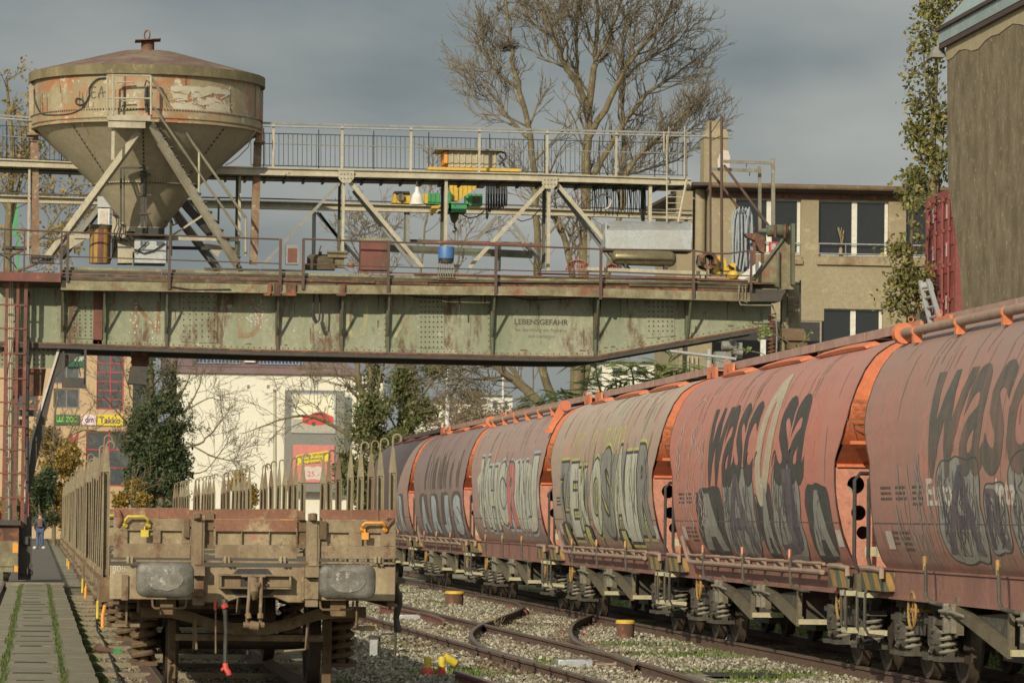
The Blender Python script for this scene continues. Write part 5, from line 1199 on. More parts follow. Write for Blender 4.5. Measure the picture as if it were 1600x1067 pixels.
bars(-10, 108, UG+2.3); bars(392, 745, UG+2.3); bars(745, 1075, UG+2.3); BG(m, 'bar_railing', 'dark')
# truss members
NB = (('greysteel',[(530,287),(411,414)],4.6,0),('cream',[(547,285),(660,418)],6.2,0),('greysteel',[(552,298),(645,414)],5.6,1.8),('cream',[(852,290),(733,418)],6,0),('cream',[(868,285),(985,424)],6.2,0),('greysteel',[(872,296),(965,418)],6,1.8),  # first diagonal is grey, its underside's shade put into the steel colour
      ('cream',[(537,283),(537,408)],4.2,0),('gdark',[(531,287),(531,408)],4,1.8),('cream',[(697.5,278),(697.5,386)],4.6,0),('gdark',[(692,280),(692,384)],4,1.8),('cream',[(858,287),(858,424)],5,0),('gdark',[(851,290),(851,420)],4.5,1.8),('cream',[(1016.5,287),(1016.5,350)],5,0),('gdark',[(1006,290),(1006,350)],4.5,1.8),
      ('cream',[(46,262),(46,402)],3.4,0),('cream',[(375,272),(375,400)],4,.3),('gdark',[(371,272),(371,402)],4,1.8),('gdark',[(342,310),(342,350)],3,6))
for (mt, pp, w, dy) in NB:
    m = MB(); p, q = at(*pp[0], G+.4+dy), at(*pp[1], G+.4+dy); ww = w*K
    if abs(p.x-q.x) < .2: m.bx(p.x-ww/2, p.x+ww/2, G+.4+dy, G+.43+dy, q.z, p.z); m.bx(p.x-ww/2, p.x-ww/2+.02, G+.431+dy, G+.6+dy, q.z, p.z); 
    else: m.beam(p, q, .03, ww, up=(0,0,1)); m.beam(p+Vector((0,.09,-ww*.5)), q+Vector((0,.09,-ww*.5)), .15, .02, up=(0,0,1))
    BG(m, 'truss_member', mt)
for (x, y) in ((541,276),(859,285)):
    m = MB(); m.PP([(x-12,y-9),(x+12,y-8.5),(x+12,y+3),(x+6,y+10),(x-6,y+10),(x-12,y+3)], UG-.10, .03)
    g = BG(m, 'gusset_plate', 'cream'); m = MB()
    for i in range(4):
        for j in range(2): rivets(m, x-8+i*5.3, y-4+j*7, UG-.101, .028)
    BG(m, 'rivets', 'greysteel', g)
# rear side of the bridge: runway beam, braces
RY = G+8.0
RT = [(-20,304),(138,309),(400,313.5),(850,325.5),(1082,333)]; RB = [(-20,315.5),(138,319),(400,326),(850,336),(1082,343)]
m = MB(); band(m, RT, RB, RY, .04, x1=1082); band(m, RT, [(x,y+1.6) for x,y in RT], RY-.14, .3, x1=1082); band(m, [(x,y-1.6) for x,y in RB], RB, RY-.14, .3, x1=1082); BG(m, 'runway_beam', 'cream')
m = MB(); band(m, [(x,y-4.5) for x,y in RT], [(x,y-2.5) for x,y in RT], RY+.1, .06, x1=1082); BG(m, 'crane_runway_rail', 'dark')
for (mt, pp, w) in (('greysteel',[(495,332),(572,420)],5),('greysteel',[(499,333),(545,395)],4),('greysteel',[(491,331),(491,398)],6),('greysteel',[(638,330),(638,400)],5),('gdark',[(633,331),(633,380)],3),('greysteel',[(777,339),(724,396)],6),('greysteel',[(795,340),(845,408)],5),('greysteel',[(781,338),(781,424)],5),('greysteel',[(785,345),(835,400)],3),('greysteel',[(920,345),(920,420)],4),('greysteel',[(930,345),(950,380)],4),
      ('greysteel',[(130,350),(75,402)],6),('greysteel',[(270,320),(345,420)],5),('gdark',[(300,312),(378,425)],8),('greysteel',[(1075,340),(1040,400)],5)):
    m = MB(); p, q = at(*pp[0], RY), at(*pp[1], RY); ww = w*RY/FPX
    if abs(p.x-q.x) < .2: m.bx(p.x-ww/2, p.x+ww/2, RY, RY+.05, q.z, p.z)
    else: m.beam(p, q, .05, ww, up=(0,0,1))
    BG(m, 'rear_brace', mt)
m = MB(); m.PL([(608,388),(832,398)], RY, .2, .12); m.PL([(640,377),(832,382)], RY+.5, .10, .1); BG(m, 'rear_rail_beam', 'gdark')
m = MB(); m.PT([(660,379),(720,379),(785,381.5),(850,384)], G-.5, .045, 8); BG(m, 'red_hose', 'rustred')
# hanging cables, ring
m = MB(); 
for k in range(14):
    x = 926+k*6.1; x2 = x+rg.uniform(1.5,4); L_ = rg.uniform(38,50); y0 = lin(x,UB)+4
    m.PT([(x,y0),(x-.8,y0+L_*.5),(x,y0+L_*.9),((x+x2)/2,y0+L_),(x2,y0+L_*.9),(x2+.8,y0+L_*.5),(x2,y0)], G+1.2+rg.uniform(0,.3), .013, 5)
    if k % 3 == 0: m.PT([(x+1,y0),(x+4,y0+26),(x+2,y0+48)], G+1.4, .013, 5)
BG(m, 'cable_festoon', 'black')
m = MB(); c_ = at(943.5, 315.5, G+1); m.torus(c_, (0,1,0), .19, .022, 24, 7, -1.9, 2.2); BG(m, 'white_cable_ring', 'gwhite')
m = MB(); m.PT([(491,458),(490,470),(489,485),(491,497),(495,504),(499,500),(500,480),(499,458)], G-.5, .025, 7); m.PT([(488,486),(491,498),(495,505)], G-.52, .05, 7); BG(m, 'cable_loop', 'black')
m = MB(); m.PT([(614,456),(650,464),(700,467),(760,459),(775,458)], G-.45, .02, 6); m.PT([(776,460),(830,469),(880,467),(925,463)], G-.45, .02, 6); m.PT([(268,448),(300,453),(360,452)], G-.9, .02, 6); m.PT([(718,462),(718.5,487)], G-.5, .02, 6); BG(m, 'hanging_cable', 'black')
# ladder to the upper walkway at the right, aerial poles
m = MB(); m.PT([(1042,212),(1042,346)], UG-.2, .022, 6); m.PT([(1073,281),(1060,346)], UG-.2, .035, 6); m.PT([(1070,198),(1070,280)], UG-.1, .018, 6); m.PT([(1045,198),(1043,235)], UG-.2, .012, 6); m.PT([(1037.5,206),(1037.5,238)], UG-.22, .02, 6)
for k in range(6): m.PT([(1042,289+k*9.5),(1069-k*1.6,289+k*9.5)], UG-.2, .012, 5)
BG(m, 'access_ladder', 'cream')
# leg and stair tower on the left
m = MB(); m.PP([(-20,455),(96,455),(96,537),(-20,537)], G+.5, .05); BG(m, 'leg_head_plate', 'gdark')
m = MB(); m.PP([(-20,540),(92,542),(84,575),(-20,575)], G+.1, .05); BG(m, 'leg_splice', 'girder')
m = MB()
for i in range(13):
    for j in range(4): 
        if i < 11 or j < 2: rivets(m, -4+i*7.2, 547+j*7.4, G+.095, .022)
BG(m, 'rivets', 'dark')
m = MB(); m.PP([(12,576),(72,576),(66,618),(14,618)], G+.15, .3); BG(m, 'leg_box', 'rust')
m = MB(); m.PP([(91,540),(131,547),(87,588),(43,786),(33,786),(46,690)], G+.0, .45); BG(m, 'inclined_leg', 'dark')
m = MB(); m.PP([(91,541),(95,541),(50,690),(39,786),(35,786),(46,690)], G-.06, .055); BG(m, 'leg_edge_strip', 'gwhite')
m = MB(); m.PB(8, 618, 28, 822, G+.3, .4); BG(m, 'leg_column', 'gdark')
m = MB()
for (x, w) in ((14,2),(17,2),(20,1.5)): m.PT([(x,440),(x,820)], G-.3, w*.011, 5)
for k in range(38): m.PT([(4,445+k*9.6),(26,445+k*9.6)], G-.28, .009, 4)
BG(m, 'caged_ladder', 'cream')
for (x, w) in ((8,5),(25,4.5),(37.5,5.4)):
    m = MB(); m.PB(x-w/2, 437, x+w/2, 822, G-.75, .07); BG(m, 'stair_tower_post', 'rustred')
m = MB()
for y in (437,475,512,551,590,627,664,701,738,776): m.PB(-8, y, 40, y+2.6, G-.78, .03)
for (a, b_) in (((10,664),(24,590)),((24,512),(10,590)),((10,738),(24,664)),((10,738),(24,815))): m.PL([a, b_], G-.7, .03, .03)
BG(m, 'stair_tower_rail', 'rustred')
m = MB(); m.PT([(43.5,456),(43.5,560),(42,650),(43,800)], G-.3, .05, 8); m.PB(30, 640, 56, 650, G-.4, .3); m.PB(26, 655, 44, 668, G-.42, .3); BG(m, 'rain_pipe', 'dark')
m = MB()
for k in range(8): m.PT([(46,505+k*2.4),(70+k,505+k*2.4),(84-k*.6,503+k*1.2),(85-k*.6,490-k*2)], G+.42, .013, 5)
BG(m, 'cable_bundle', 'black')
m = MB(); m.PB(46, 457, 70, 461, G+.4, .1); m.PB(66, 461, 74, 470, G+.35, .2); BG(m, 'small_motor', 'rust')
m = MB(); m.PB(97, 549, 100, 603, G-.2, .06); m.PB(131, 545, 135, 603, G-.2, .06); m.PB(97, 600, 135, 605.5, G-.3, .5); m.PB(100, 590, 131, 600, G-.25, .06); BG(m, 'hanging_cradle', 'dark')
m = MB(); m.PT([(104,560),(106,572),(113,578),(118,568),(120,560),(124,575),(126,588)], G-.2, .012, 5); BG(m, 'cradle_wire', 'black')
m = MB(); m.PB(-30, 820, 29, 845, G-.8, 1.6); BG(m, 'leg_foot', 'rust')
m = MB(); m.PB(-30, 845, 26, 862, G-.9, .1); m.PB(-30, 864, 27, 884, G-.92, .1); m.PB(-30, 884.5, 20, 893, G-.88, .1); BG(m, 'foot_cover', 'deckedge')
m = MB(); m.PB(-30, 812, 32, 820, G-.95, 1.8); BG(m, 'foot_shelf', 'dark')
m = MB(); m.PB(20, 848, 28, 863, G-.95, .12); m.PB(22, 884, 28, 893, G-.95, .12); BG(m, 'foot_guard', 'orangep')
m = MB(); zc = .35
for xx in (-1.5,): m.cyl((xx, G-.5, zc), (xx+.14, G-.5, zc), .33, None, 20)
BG(m, 'travel_wheel', 'wheel')
m = MB(); m.PB(29, 800, 49, 905, G-.4, .5); m.PB(26, 790, 48, 800, G-.45, .6); m.PB(36, 838, 44, 850, G-.5, .1); BG(m, 'drive_cabinet', 'dark')
m = MB(); m.PB(30,893,52,896,G-.5,.1); m.cyl(at(49,890,G-.4), at(51,890,G-.4), .14, None, 12); m.cyl(at(42,893,G-.5), at(44,893,G-.5), .12, None, 12); BG(m, 'guide_roller', 'dark')
m = MB(); m.PP([(41,770),(45,768),(45,806),(41,810)], G-.55, .03); BG(m, 'warning_strip', 'pink')
# right end of the bridge
m = MB(); m.PP([(1168,447),(1236,350),(1240,350),(1240,452),(1232,452),(1168,450)], G-.3, .05); BG(m, 'end_gusset', 'deckedge')
m = MB(); m.PL([(1176,436),(1230,364)], G-.37, .06, .04); m.PL([(1238.5,350),(1238.5,445)], G-.42, .09, .22); m.PT([(1216,392),(1216,452)], G-.4, .04, 6); BG(m, 'gusset_rib', 'gdark')
m = MB(); m.PB(1170, 452, 1228, 458, G-.7, 1.2); m.PP([(1172,458),(1225,458),(1220,471),(1170,471)], G-.85, 1.0); BG(m, 'end_tray', 'dark')
m = MB(); p = at(1206.5, 458, G-.2); m.spring((p.x, G-.2, at(0,560,G).z), .09, .02, (560-470)*K, 14, 6, 12); BG(m, 'corrugated_hose', 'rust')
m = MB(); m.PB(1222, 452, 1232, 560, G+.1, .3); m.PB(1225, 440, 1251, 512, G+.6, .05); BG(m, 'end_column', 'deckedge')
m = MB(); m.PT([(1230.5,443),(1230.5,508)], G-.1, .022, 6); m.PT([(1250.5,438),(1250.5,508)], G-.1, .022, 6)
for y in (444,465,477,487): m.PT([(1230,y),(1251,y)], G-.1, .014, 5)
BG(m, 'rung_ladder', 'dark')
m = MB(); m.PP([(1219,512),(1256,514),(1261,527),(1222,527)], G-.2, .4); m.PB(1226, 527, 1266, 532, G-.3, .5); m.PB(1230, 533, 1262, 545, G-.2, .4); BG(m, 'end_weight', 'tandark')
m = MB(); m.PT([(1155,445),(1154,468),(1157,476),(1170,477),(1205,477)], G-.9, .018, 6); m.PT([(1160,447),(1160,470),(1168,473)], G-.9, .014, 6); m.PT([(1165,444),(1165,468)], G-.9, .014, 6); m.PT([(1206,476),(1212,490),(1214,520),(1213,555)], G-.5, .02, 6); BG(m, 'conduit', 'bogiel')
# rusty pipe frame at the right end
for (pp, r) in (([(1110,190),(1110,432)],.032),([(1127.5,182),(1127.5,432)],.04)):
    m = MB(); m.PT(pp, G-.1, r, 6); BG(m, 'frame_pole', 'rail_red')
m = MB(); m.PL([(1128,252.5),(1210,255)], G-.1, .08, .06); m.PL([(1111,264.5),(1188,267)], G+.5, .08, .06); m.PL([(1208,248),(1208,352)], G-.1, .09, .09); m.PL([(1187,260),(1187,362)], G+.5, .08, .08); BG(m, 'frame_arm', 'bogiel')
m = MB(); m.PL([(1131,258),(1201,353)], G-.1, .06, .06); m.PL([(1112,270),(1181,361)], G+.5, .06, .06); BG(m, 'frame_strut', 'rail_red')
m = MB(); m.PT([(1167,252),(1166,262)], G-.1, .012, 5); m.PT([(1172,263),(1171,275)], G+.5, .012, 5); m.PT([(1111,208),(1128,182)], G-.1, .012, 5); m.PT([(1111,220),(1128,212)], G-.1, .012, 5); BG(m, 'frame_hook', 'dark')
# ================================================================ SILO on the bridge
SY = 105.6; sc = at(229, 190, SY); kS = SY/FPX
SL = thing('silo', 'round rusty hopper silo with a conical roof standing on the crane bridge', 'silo', (sc.x, SY, DK))
def BS(mb, n, m, p=None, **k): return mb.build(n, M[m], p or SL, **k)
zt, zb, zc, ze = at(229,134,SY).z, at(229,205,SY).z, at(229,290,SY).z, at(229,356,SY).z
R3_ = 2.98
m = MB(); m.lathe((sc.x, SY, 0), [(R3_-.06, zb+.02),(R3_-.06, zt)], 72); drum = BS(m, 'drum', 'silo', ang=30)
m = MB(); m.lathe((sc.x, SY, 0), [(R3_-.04, zb+.05),(R3_-.02, zb+.07),(R3_-.02, zb+.30),(R3_-.055, zb+.31)], 72); m.lathe((sc.x,SY,0), [(R3_-.06,zb+.02),(R3_-.01,zb+.0),(R3_-.01,zb-.04),(R3_-.1,zb-.05)], 72); BS(m, 'drum_band', 'silo')
m = MB(); m.lathe((sc.x, SY, 0), [(R3_-.12, zb-.03),(1.36, zc),(1.36,zc-.03),(1.30,zc-.05),(.50, ze),(.50,ze-.12)], 72); cone = BS(m, 'hopper_cone', 'silocone', ang=25)
zr = at(229,83,SY).z
m = MB(); prof = [(R3_+.06, zt-.02),(R3_+.06, zt+.22)]; m.lathe((sc.x, SY, 0), prof, 72); m.lathe((sc.x,SY,0), [(R3_-.05,zt-.0),(R3_+.06,zt-.02)], 72); BS(m, 'roof_rim', 'silorim')
m = MB(); m.lathe((sc.x, SY, 0), [(R3_+.07, zt+.22),(.75, zr),(0, zr+.05)], 16); roof = BS(m, 'roof', 'siloroof', ang=3)
m = MB(); m.lathe((sc.x, SY, 0), [(.17, zr),(.17, zr+.28),(0,zr+.28)], 14); m.hexa([Vector((sc.x+a*.33, SY+b_*.33, zr+.28+(.05 if a>0 else 0)+h)) for h in (0,.02) for a, b_ in ((-1,-1),(1,-1),(1,1),(-1,1))]); m.torus((sc.x-.02, SY, zr+.46), (1,.7,0), .12, .02, 18, 6); BS(m, 'roof_vent', 'rust')
# rivets and panel seams
m = MB()
for k in range(120):
    an = math.pi*(1+k/120); c_, s_ = math.cos(an), math.sin(an)
    for z in (zb+.27,): m.blob((sc.x+(R3_-.005)*c_, SY+(R3_-.005)*s_, z), (.022,.022,.022), None, 5, 4)
    if k % 2 == 0: m.blob((sc.x+1.36*c_, SY+1.36*s_, zc-.03), (.025,.025,.025), None, 5, 4)
for a0 in (-2.31,-.82,-1.62):
    for q in range(15):
        f = q/15; r = (R3_-.12)*(1-f)+1.37*f; z = (zb-.03)*(1-f)+zc*f
        for dd in (-.0,): m.blob((sc.x+(r+.01)*math.cos(a0+dd*f), SY+(r+.01)*math.sin(a0), z), (.030,.030,.030), None, 5, 4)
BS(m, 'rivets', 'dark')
m = MB()
for a0 in (-2.31,-.82,-1.62):
    f1 = [(R3_-.11, zb-.03), (1.37, zc)]; P = []
    for r, z in f1: 
        for d in (-.004,.004): P.append(Vector((sc.x+(r+.006)*math.cos(a0)-d*math.sin(a0), SY+(r+.006)*math.sin(a0)+d*math.cos(a0), z)))
    m.add(P, [(0,1,3,2)])
for a0 in (-2.95,-1.78,-1.25,-.35):
    P = [Vector((sc.x+(R3_-.052)*math.cos(a0+d), SY+(R3_-.052)*math.sin(a0+d), z)) for z in (zb+.3, zt) for d in (-.006,.006)]; m.add(P, [(0,1,3,2)])
BS(m, 'seam', 'gdark')
# graffiti on drum: pale scribble, EA, cable loop
def drumpt(px, py, off):
    d = ray(px, py); o = Vector((0,0,CAMZ)); c2 = Vector((sc.x, SY)); r = R3_-.06+off
    a = d.x**2+d.y**2; b_ = 2*(d.x*(o.x-c2.x)+d.y*(o.y-c2.y)); cc = (o.x-c2.x)**2+(o.y-c2.y)**2-r*r; disc = b_*b_-4*a*cc
    t = (-b_-math.sqrt(max(0,disc)))/(2*a); return o+d*t
def drumstroke(mb, pts, w, off):
    P = cat2(pts, 6); vs = []
    for i, p in enumerate(P):
        a, c_ = P[max(i-1,0)], P[min(i+1,len(P)-1)]; d = Vector((c_[0]-a[0], c_[1]-a[1])); d = d.normalized() if d.length > 1e-6 else Vector((1,0)); n = Vector((-d.y, d.x))*w/2
        vs += [drumpt(p[0]+n.x, p[1]+n.y, off), drumpt(p[0]-n.x, p[1]-n.y, off)]
    mb.add(vs, [(2*i, 2*i+2, 2*i+3, 2*i+1) for i in range(len(P)-1)])
m = MB()
for k in range(70):
    x = rg.uniform(262, 346); y = rg.uniform(136, 178)-(x-262)*-.03; drumstroke(m, [(x,y),(x+rg.uniform(3,14),y+rg.uniform(-7,7)),(x+rg.uniform(6,22),y+rg.uniform(-6,9))], rg.uniform(.8,3.4), .010+.001*(k%4))
for k in range(26):
    x = rg.uniform(262, 340); y = rg.uniform(138, 174); drumstroke(m, [(x,y),(x+rg.uniform(5,12),y+rg.uniform(-3,3)),(x+rg.uniform(14,26),y+rg.uniform(-4,4))], rg.uniform(5,9), .008+.0004*k)
BS(m, 'white_scribble', 'scrib', drum, smooth=False)
m = MB()
for k in range(34): x = rg.uniform(58, 402); y0 = rg.uniform(130,178); drumstroke(m, [(x,y0),(x+rg.gauss(0,.4),y0+8),(x,y0+rg.uniform(12,40))], rg.uniform(.4,1.2), .006)
BS(m, 'rust_run_stripes', 'run', drum, smooth=False)
m = MB()
for pts in ([(150,137),(144,137.5),(143.5,153),(150,152)],[(144,145),(149,144)],[(153,153),(157,140),(159,136),(161,152)],[(153,147),(165,144)]): drumstroke(m, pts, 1.4, .008)
BS(m, 'black_letters', 'blk', drum, smooth=False)
m = MB(); P = [drumpt(x, y, .05) for x, y in cat2([(168,122),(152,124),(140,137),(139,150),(131,163),(119,162),(120,154),(129,157),(130,168),(110,178),(80,180),(64,177),(55,160),(53,140)], 6)]; m.tube(P, .018, 6)
m.PT([(400,205),(392,216),(388,230),(372,246),(360,255),(352,258)], SY-2, .014, 5); BS(m, 'loose_cable', 'black')
# side fins and columns
for (x0, x1, y0, y1, cx0, cx1, cy) in ((45.5,56,129,209,49,62,403),(401,411,142,221,390,402,410)):
    m = MB(); m.PB(x0, y0, x1, y1, SY-.3, .6); BS(m, 'side_fin', 'silo'); m = MB()
    p, q = at((x0+x1)/2+(3 if x0 < 99 else -3), y1, SY), at((cx0+cx1)/2, cy+3, SY); m.beam(p, q, .20, .22, up=(0,1,0)); m.PB((x0+x1)/2-8, y1-1, (x0+x1)/2+8, y1+2, SY-.35, .7); BS(m, 'column', 'column')
# inclined legs
for (mt, p, q, w, Y0, Y1, fl) in (('cream',(218,205),(73,403),11,SY-3.0,G-.3,0),('cream',(236,195),(371,411),13,SY-3.1,G-.5,1),('greysteel',(205,262),(96,400),9,SY,SY+1.5,0),('greysteel',(262,318),(345,424),10,SY+.5,SY+1.6,0),('dark',(281,310),(332,368),12,SY+.3,SY+.6,0)):
    m = MB(); a, b_ = at(*p, Y0), at(*q, Y1); m.beam(a, b_, .05, w*kS, up=(0,0,1)); m.beam(a+Vector((0,.14,-w*kS*.45)), b_+Vector((0,.14,-w*kS*.45)), .22, .03, up=(0,0,1)); o = BS(m, 'raking_leg', mt)
    if fl:
        m = MB()
        for k in range(15):
            f = (k+.5)/15
            for s_ in (-1,1): c_ = a+(b_-a)*f+Vector((s_*.07, -.03, s_*.045)); m.blob(c_, (.02,.02,.02), None, 5, 4)
        BS(m, 'rivets', 'dark', o)
m = MB(); m.PB(117, 368, 375, 375, G+.5, .08); m.PB(260, 376, 262, 410, G+.4, .05); m.PP([(105,367),(140,370),(108,390)], G+.55, .05); m.PP([(318,380),(350,385),(340,402)], G+.9, .05); BS(m, 'base_beam', 'cream')
m = MB(); m.PB(232, 371+14, 345, 371+19, G+1.6, .1); BS(m, 'base_cross_beam', 'dark')
m = MB(); m.PL([(266,370),(318,336)], G+.5, .05, .03); m.PL([(267,340),(267,400)], G+.45, .07, .07); BS(m, 'base_strut', 'cream')
# platform, stair, handrails
m = MB(); m.PB(167, 180, 235, 186.5, SY-3.4, .08); m.PB(169, 189, 227, 200, SY-3.35, .08); m.PB(169, 186.5, 235, 188.8, SY-3.4, 1.0); m.PB(174, 201, 179, 250, SY-3.2, .05); BS(m, 'stair_platform', 'cream')
m = MB()
for (x, y0, y1) in ((168,118,180),(177,118,180),(236,120,180)): m.PT([(x,y0),(x,y1)], SY-3.4, .03, 6)
for y in (118,153.5): m.PT([(168,y),(236,y+.8)], SY-3.4, .024, 6)
F = lambda L_, r: m.tube([at(x, y, SY-3.4+(x-236)/148*2.6) for x, y in L_], r, 8)
F([(236,120),(300,222),(384,341),(384,400)], .035); F([(240,167),(300,255),(378,368)], .03); F([(311,237),(311,300)], .03); BS(m, 'stair_handrail', 'cream')
m = MB(); m.beam(at(238,200,SY-2.3), at(372,414,G+.2), .05, .2)
BS(m, 'stair_stringer', 'greysteel')
m = MB()
for k in range(15): f = k/15; p = at(238,200,SY-3.0).lerp(at(372,414,G-.45), f); m.bx(p.x-.02, p.x+.22, p.y+.03, p.y+.65, p.z-.02, p.z)
BS(m, 'stair_tread', 'gdark')
m = MB(); 
for (y0, y1) in ((131,133),(160,162)): m.PT([drumpx for drumpx in ((184,y0),(184,y0-2),(208,y0-2),(208,y0))], SY-3.05, .02, 6)
BS(m, 'drum_handle', 'cream')
m = MB(); m.PT([(226,135),(229,126),(234,130)], SY-3.1, .02, 6); m.PT([(229,137),(228,155),(230,176)], SY-3.1, .05, 6); BS(m, 'black_hose', 'black')
m = MB(); m.PL([(189,262),(189,350)], SY-1.8, .05, .06); m.PL([(194,262),(194,350)], SY-1.8, .03, .04); m.PL([(190,262.5),(228,262.5)], SY-1.8, .04, .06)
for x in (221,224,228): m.PL([(x,264),(x,355)], SY-1.6, .05, .06)
for y in (273,305,334): m.PL([(217,y),(236,y)], SY-1.65, .05, .04)
BS(m, 'vibrator_frame', 'dark')
m = MB(); m.PB(211, 356, 257, 367, SY-.7, 1.3); m.PB(208, 367, 259, 369, SY-.8, 1.4); BS(m, 'outlet_gate', 'black')
m = MB(); m.PB(210, 377, 259, 411, SY-.8, 1.3); BS(m, 'outlet_box', 'silver')
m = MB(); m.PT([(210,390),(225,396),(240,392),(258,380)], SY-.85, .018, 5); m.PT([(211,395),(222,386),(232,377)], SY-.87, .018, 5); m.PT([(268,345),(270,352),(276,350),(272,340)], SY-.5, .03, 5); m.PT([(255,358),(262,352),(258,345)], SY-.6, .012, 5); BS(m, 'outlet_cable', 'black')
m = MB(); m.PP([(184,380),(207,388),(207,411),(184,411)], SY-.9, .9); BS(m, 'outlet_chute', 'cream')
# lamp hood hanging under the bridge
t = thing('hanging_hopper_chute', 'dark square chute hanging under the crane girder on rusty bellows', 'chute', tuple(at(215, 548, G+1)))
m = MB()
for k in range(7): m.PB(206-k%2, 543+k*4, 232+k%2, 546.4+k*4, G+.6+.03*(k%2), .7)
m.build('bellows', M['rust'], t)
m = MB(); m.PP([(204,572),(231,572),(228,601),(200,599)], G+.5, .8); m.build('chute_box', M['dark'], t)
# ================================================================ MACHINES ON THE DECK (each a thing)
def gthing(name, label, cat, px, py, Y, group=None):
    p = at(px, py, Y); return thing(name, label, cat, (p.x, Y, p.z), 0, group)
t = gthing('oil_barrel', 'red and yellow striped rusty barrel on the crane deck below the silo', 'barrel', 156, 412, G-.2)
p = at(156, 412, G-.2); h = (412-357)*K
m = MB(); m.lathe(p, [(0,0),(.27,0),(.27,h),(.0,h)], 24); m.build('body', M['rustred'], t)
m = MB()
for a0 in (-2.2,-1.25,-2.75): m.lathe(p, [(.273,.01),(.273,h-.02)], 6, None, a0, a0+.38)
m.build('yellow_stripe', M['barrely'], t)
m = MB(); m.lathe(p, [(.29,h-.02),(.30,h+.08),(.0,h+.10)], 24); m.build('moss_lid', M['deckwood'], t)
t = gthing('electrical_cabinet', 'speckled white switch box with a pale lower door beside the barrel', 'switch box', 163, 354, G+.6)
m = MB(); m.PB(152.5, 307, 174, 324, G+.5, .3); m.build('upper_box', M['silver'], t); m = MB(); m.PB(153, 326, 171, 353, G+.55, .3); m.build('lower_box', M['white'], t)
m = MB(); m.PB(156, 329, 168, 350, G+.54, .008); m.build('door', M['gwhite'], t)
t = gthing('control_panel', 'tan control panel with grey boxes and black wires in front of the silo outlet', 'control panel', 196, 404, G+.6)
m = MB(); m.PB(175, 308, 211.5, 404, G+.62, .05); m.build('board', M['cream'], t); m = MB(); m.PB(190, 308, 207.5, 329, G+.45, .17); m.PB(202, 305, 206, 322, G+.40, .05); m.build('grey_box', M['silver'], t)
m = MB(); m.PB(188, 331, 209, 350, G+.45, .17); m.build('olive_box', M['cream2'], t); m = MB(); m.PB(176, 323, 183, 336, G+.45, .17); m.build('meter', M['dark'], t)
m = MB()
for q in ([(180,336),(183,350),(178,362),(182,385),(176,400),(172,408)],[(184,336),(186,356),(180,372),(178,395)],[(190,350),(186,366),(190,380)],[(195,350),(196,368),(205,374)],[(200,350),(199,370)],[(188,372),(200,378),(215,390),(228,396)]): m.PT(q, G+.4, .016, 5)
m.build('wires', M['black'], t)
t = gthing('grey_weather_cover', 'long grey metal hood over machinery at the right end of the crane deck', 'machine cover', 1014, 392, G-.1)
m = MB(); m.PP([(945,361),(1082,361),(1079,393),(947,388)], G-.25, .03); m.PP([(950,346),(1079,347),(1082,361),(945,361)], G-.2, .9) if False else None
a, b_, c_, d_ = at(949,346,G+.35), at(1079,348,G+.35), at(1082,361,G-.25), at(945,361,G-.25); m.prism([a, b_, c_, d_], (0,0,.02)); m.PB(1079, 349, 1081, 391, G-.22, .9); m.PB(946, 348, 948, 388, G-.22, .9); m.build('hood', M['silver'], t)
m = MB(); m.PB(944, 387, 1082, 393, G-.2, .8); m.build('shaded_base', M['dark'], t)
t = gthing('air_tank', 'horizontal bronze compressed air tank under the grey hood', 'pressure tank', 1006, 420, G-.3)
m = MB(); p, q = at(960, 402, G-.25), at(1051, 405, G-.25); r = 12.3*K; n=8
m.tube([p-Vector((.08,0,0))+ (q-p)*0, p-Vector((.03,0,0)), p+Vector((.06,0,0)), q-Vector((.06,0,0)), q+Vector((.03,0,0)), q+Vector((.08,0,0))], [r*.45,r*.8,r,r,r*.8,r*.45], 24); m.build('vessel', M['brasstank'], t, ang=70)
m = MB(); m.PT([(978,412),(978,420)], G-.4, .04, 8); m.PB(966, 413, 972, 420, G-.35, .25); m.PB(1038, 415, 1044, 422, G-.35, .25); m.build('fitting', M['dark'], t)
t = gthing('timber_plank', 'long cream plank under the air tank', 'plank', 1010, 428, G-.5); m = MB(); m.PP([(918,417.5),(1103,424),(1103,429.5),(918,422.5)], G-.6, .35); m.build('board', M['cream'], t); m = MB(); m.PB(1095, 430, 1101, 440, G-.55, .2); m.build('foot', M['cream2'], t)
t = gthing('rusty_pipe_piece', 'short wide rusty pipe with its round mouth facing out on the crane deck', 'pipe', 1106, 420, G)
c_ = at(1107.5, 406.5, G-.35); m = MB(); m.lathe(c_, [(.15,.9),(.20,.9),(.20,.05),(.23,.05),(.23,.0),(.145,.0),(.145,.9)], 26, Matrix.Rotation(-math.pi/2, 3, 'X')); m.build('tube', M['rust'], t)
m = MB(); m.PB(1094, 397, 1100, 415, G-.2, .6); m.build('side_fitting', M['bogiel'], t)
t = gthing('yellow_pump', 'chipped yellow pump machine beside the rusty pipe mouth', 'pump', 1128, 432, G)
m = MB(); m.PP([(1114,424),(1117,412),(1119,402),(1126,399),(1134,405),(1137,428),(1116,428)], G-.1, .35); m.build('housing', M['yellow'], t)
m = MB(); p = at(1146,430,G-.2); m.blob(p, (.15,.16,.13), None, 12, 8); m.PP([(1136,418),(1144,410),(1150,412),(1149,430),(1137,434)], G-.1, .3); m.build('motor', M['yellow'], t)
m = MB(); m.PB(1125, 409, 1130, 424, G-.14, .1); m.PT([(1138,415),(1147,421)], G-.2, .04, 6); m.build('coupling', M['dark'], t)
t = gthing('hose_bundle', 'bundle of long pale grey hoses hung in arcs at the right end of the bridge', 'hose bundle', 1155, 430, G+.3); m = MB()
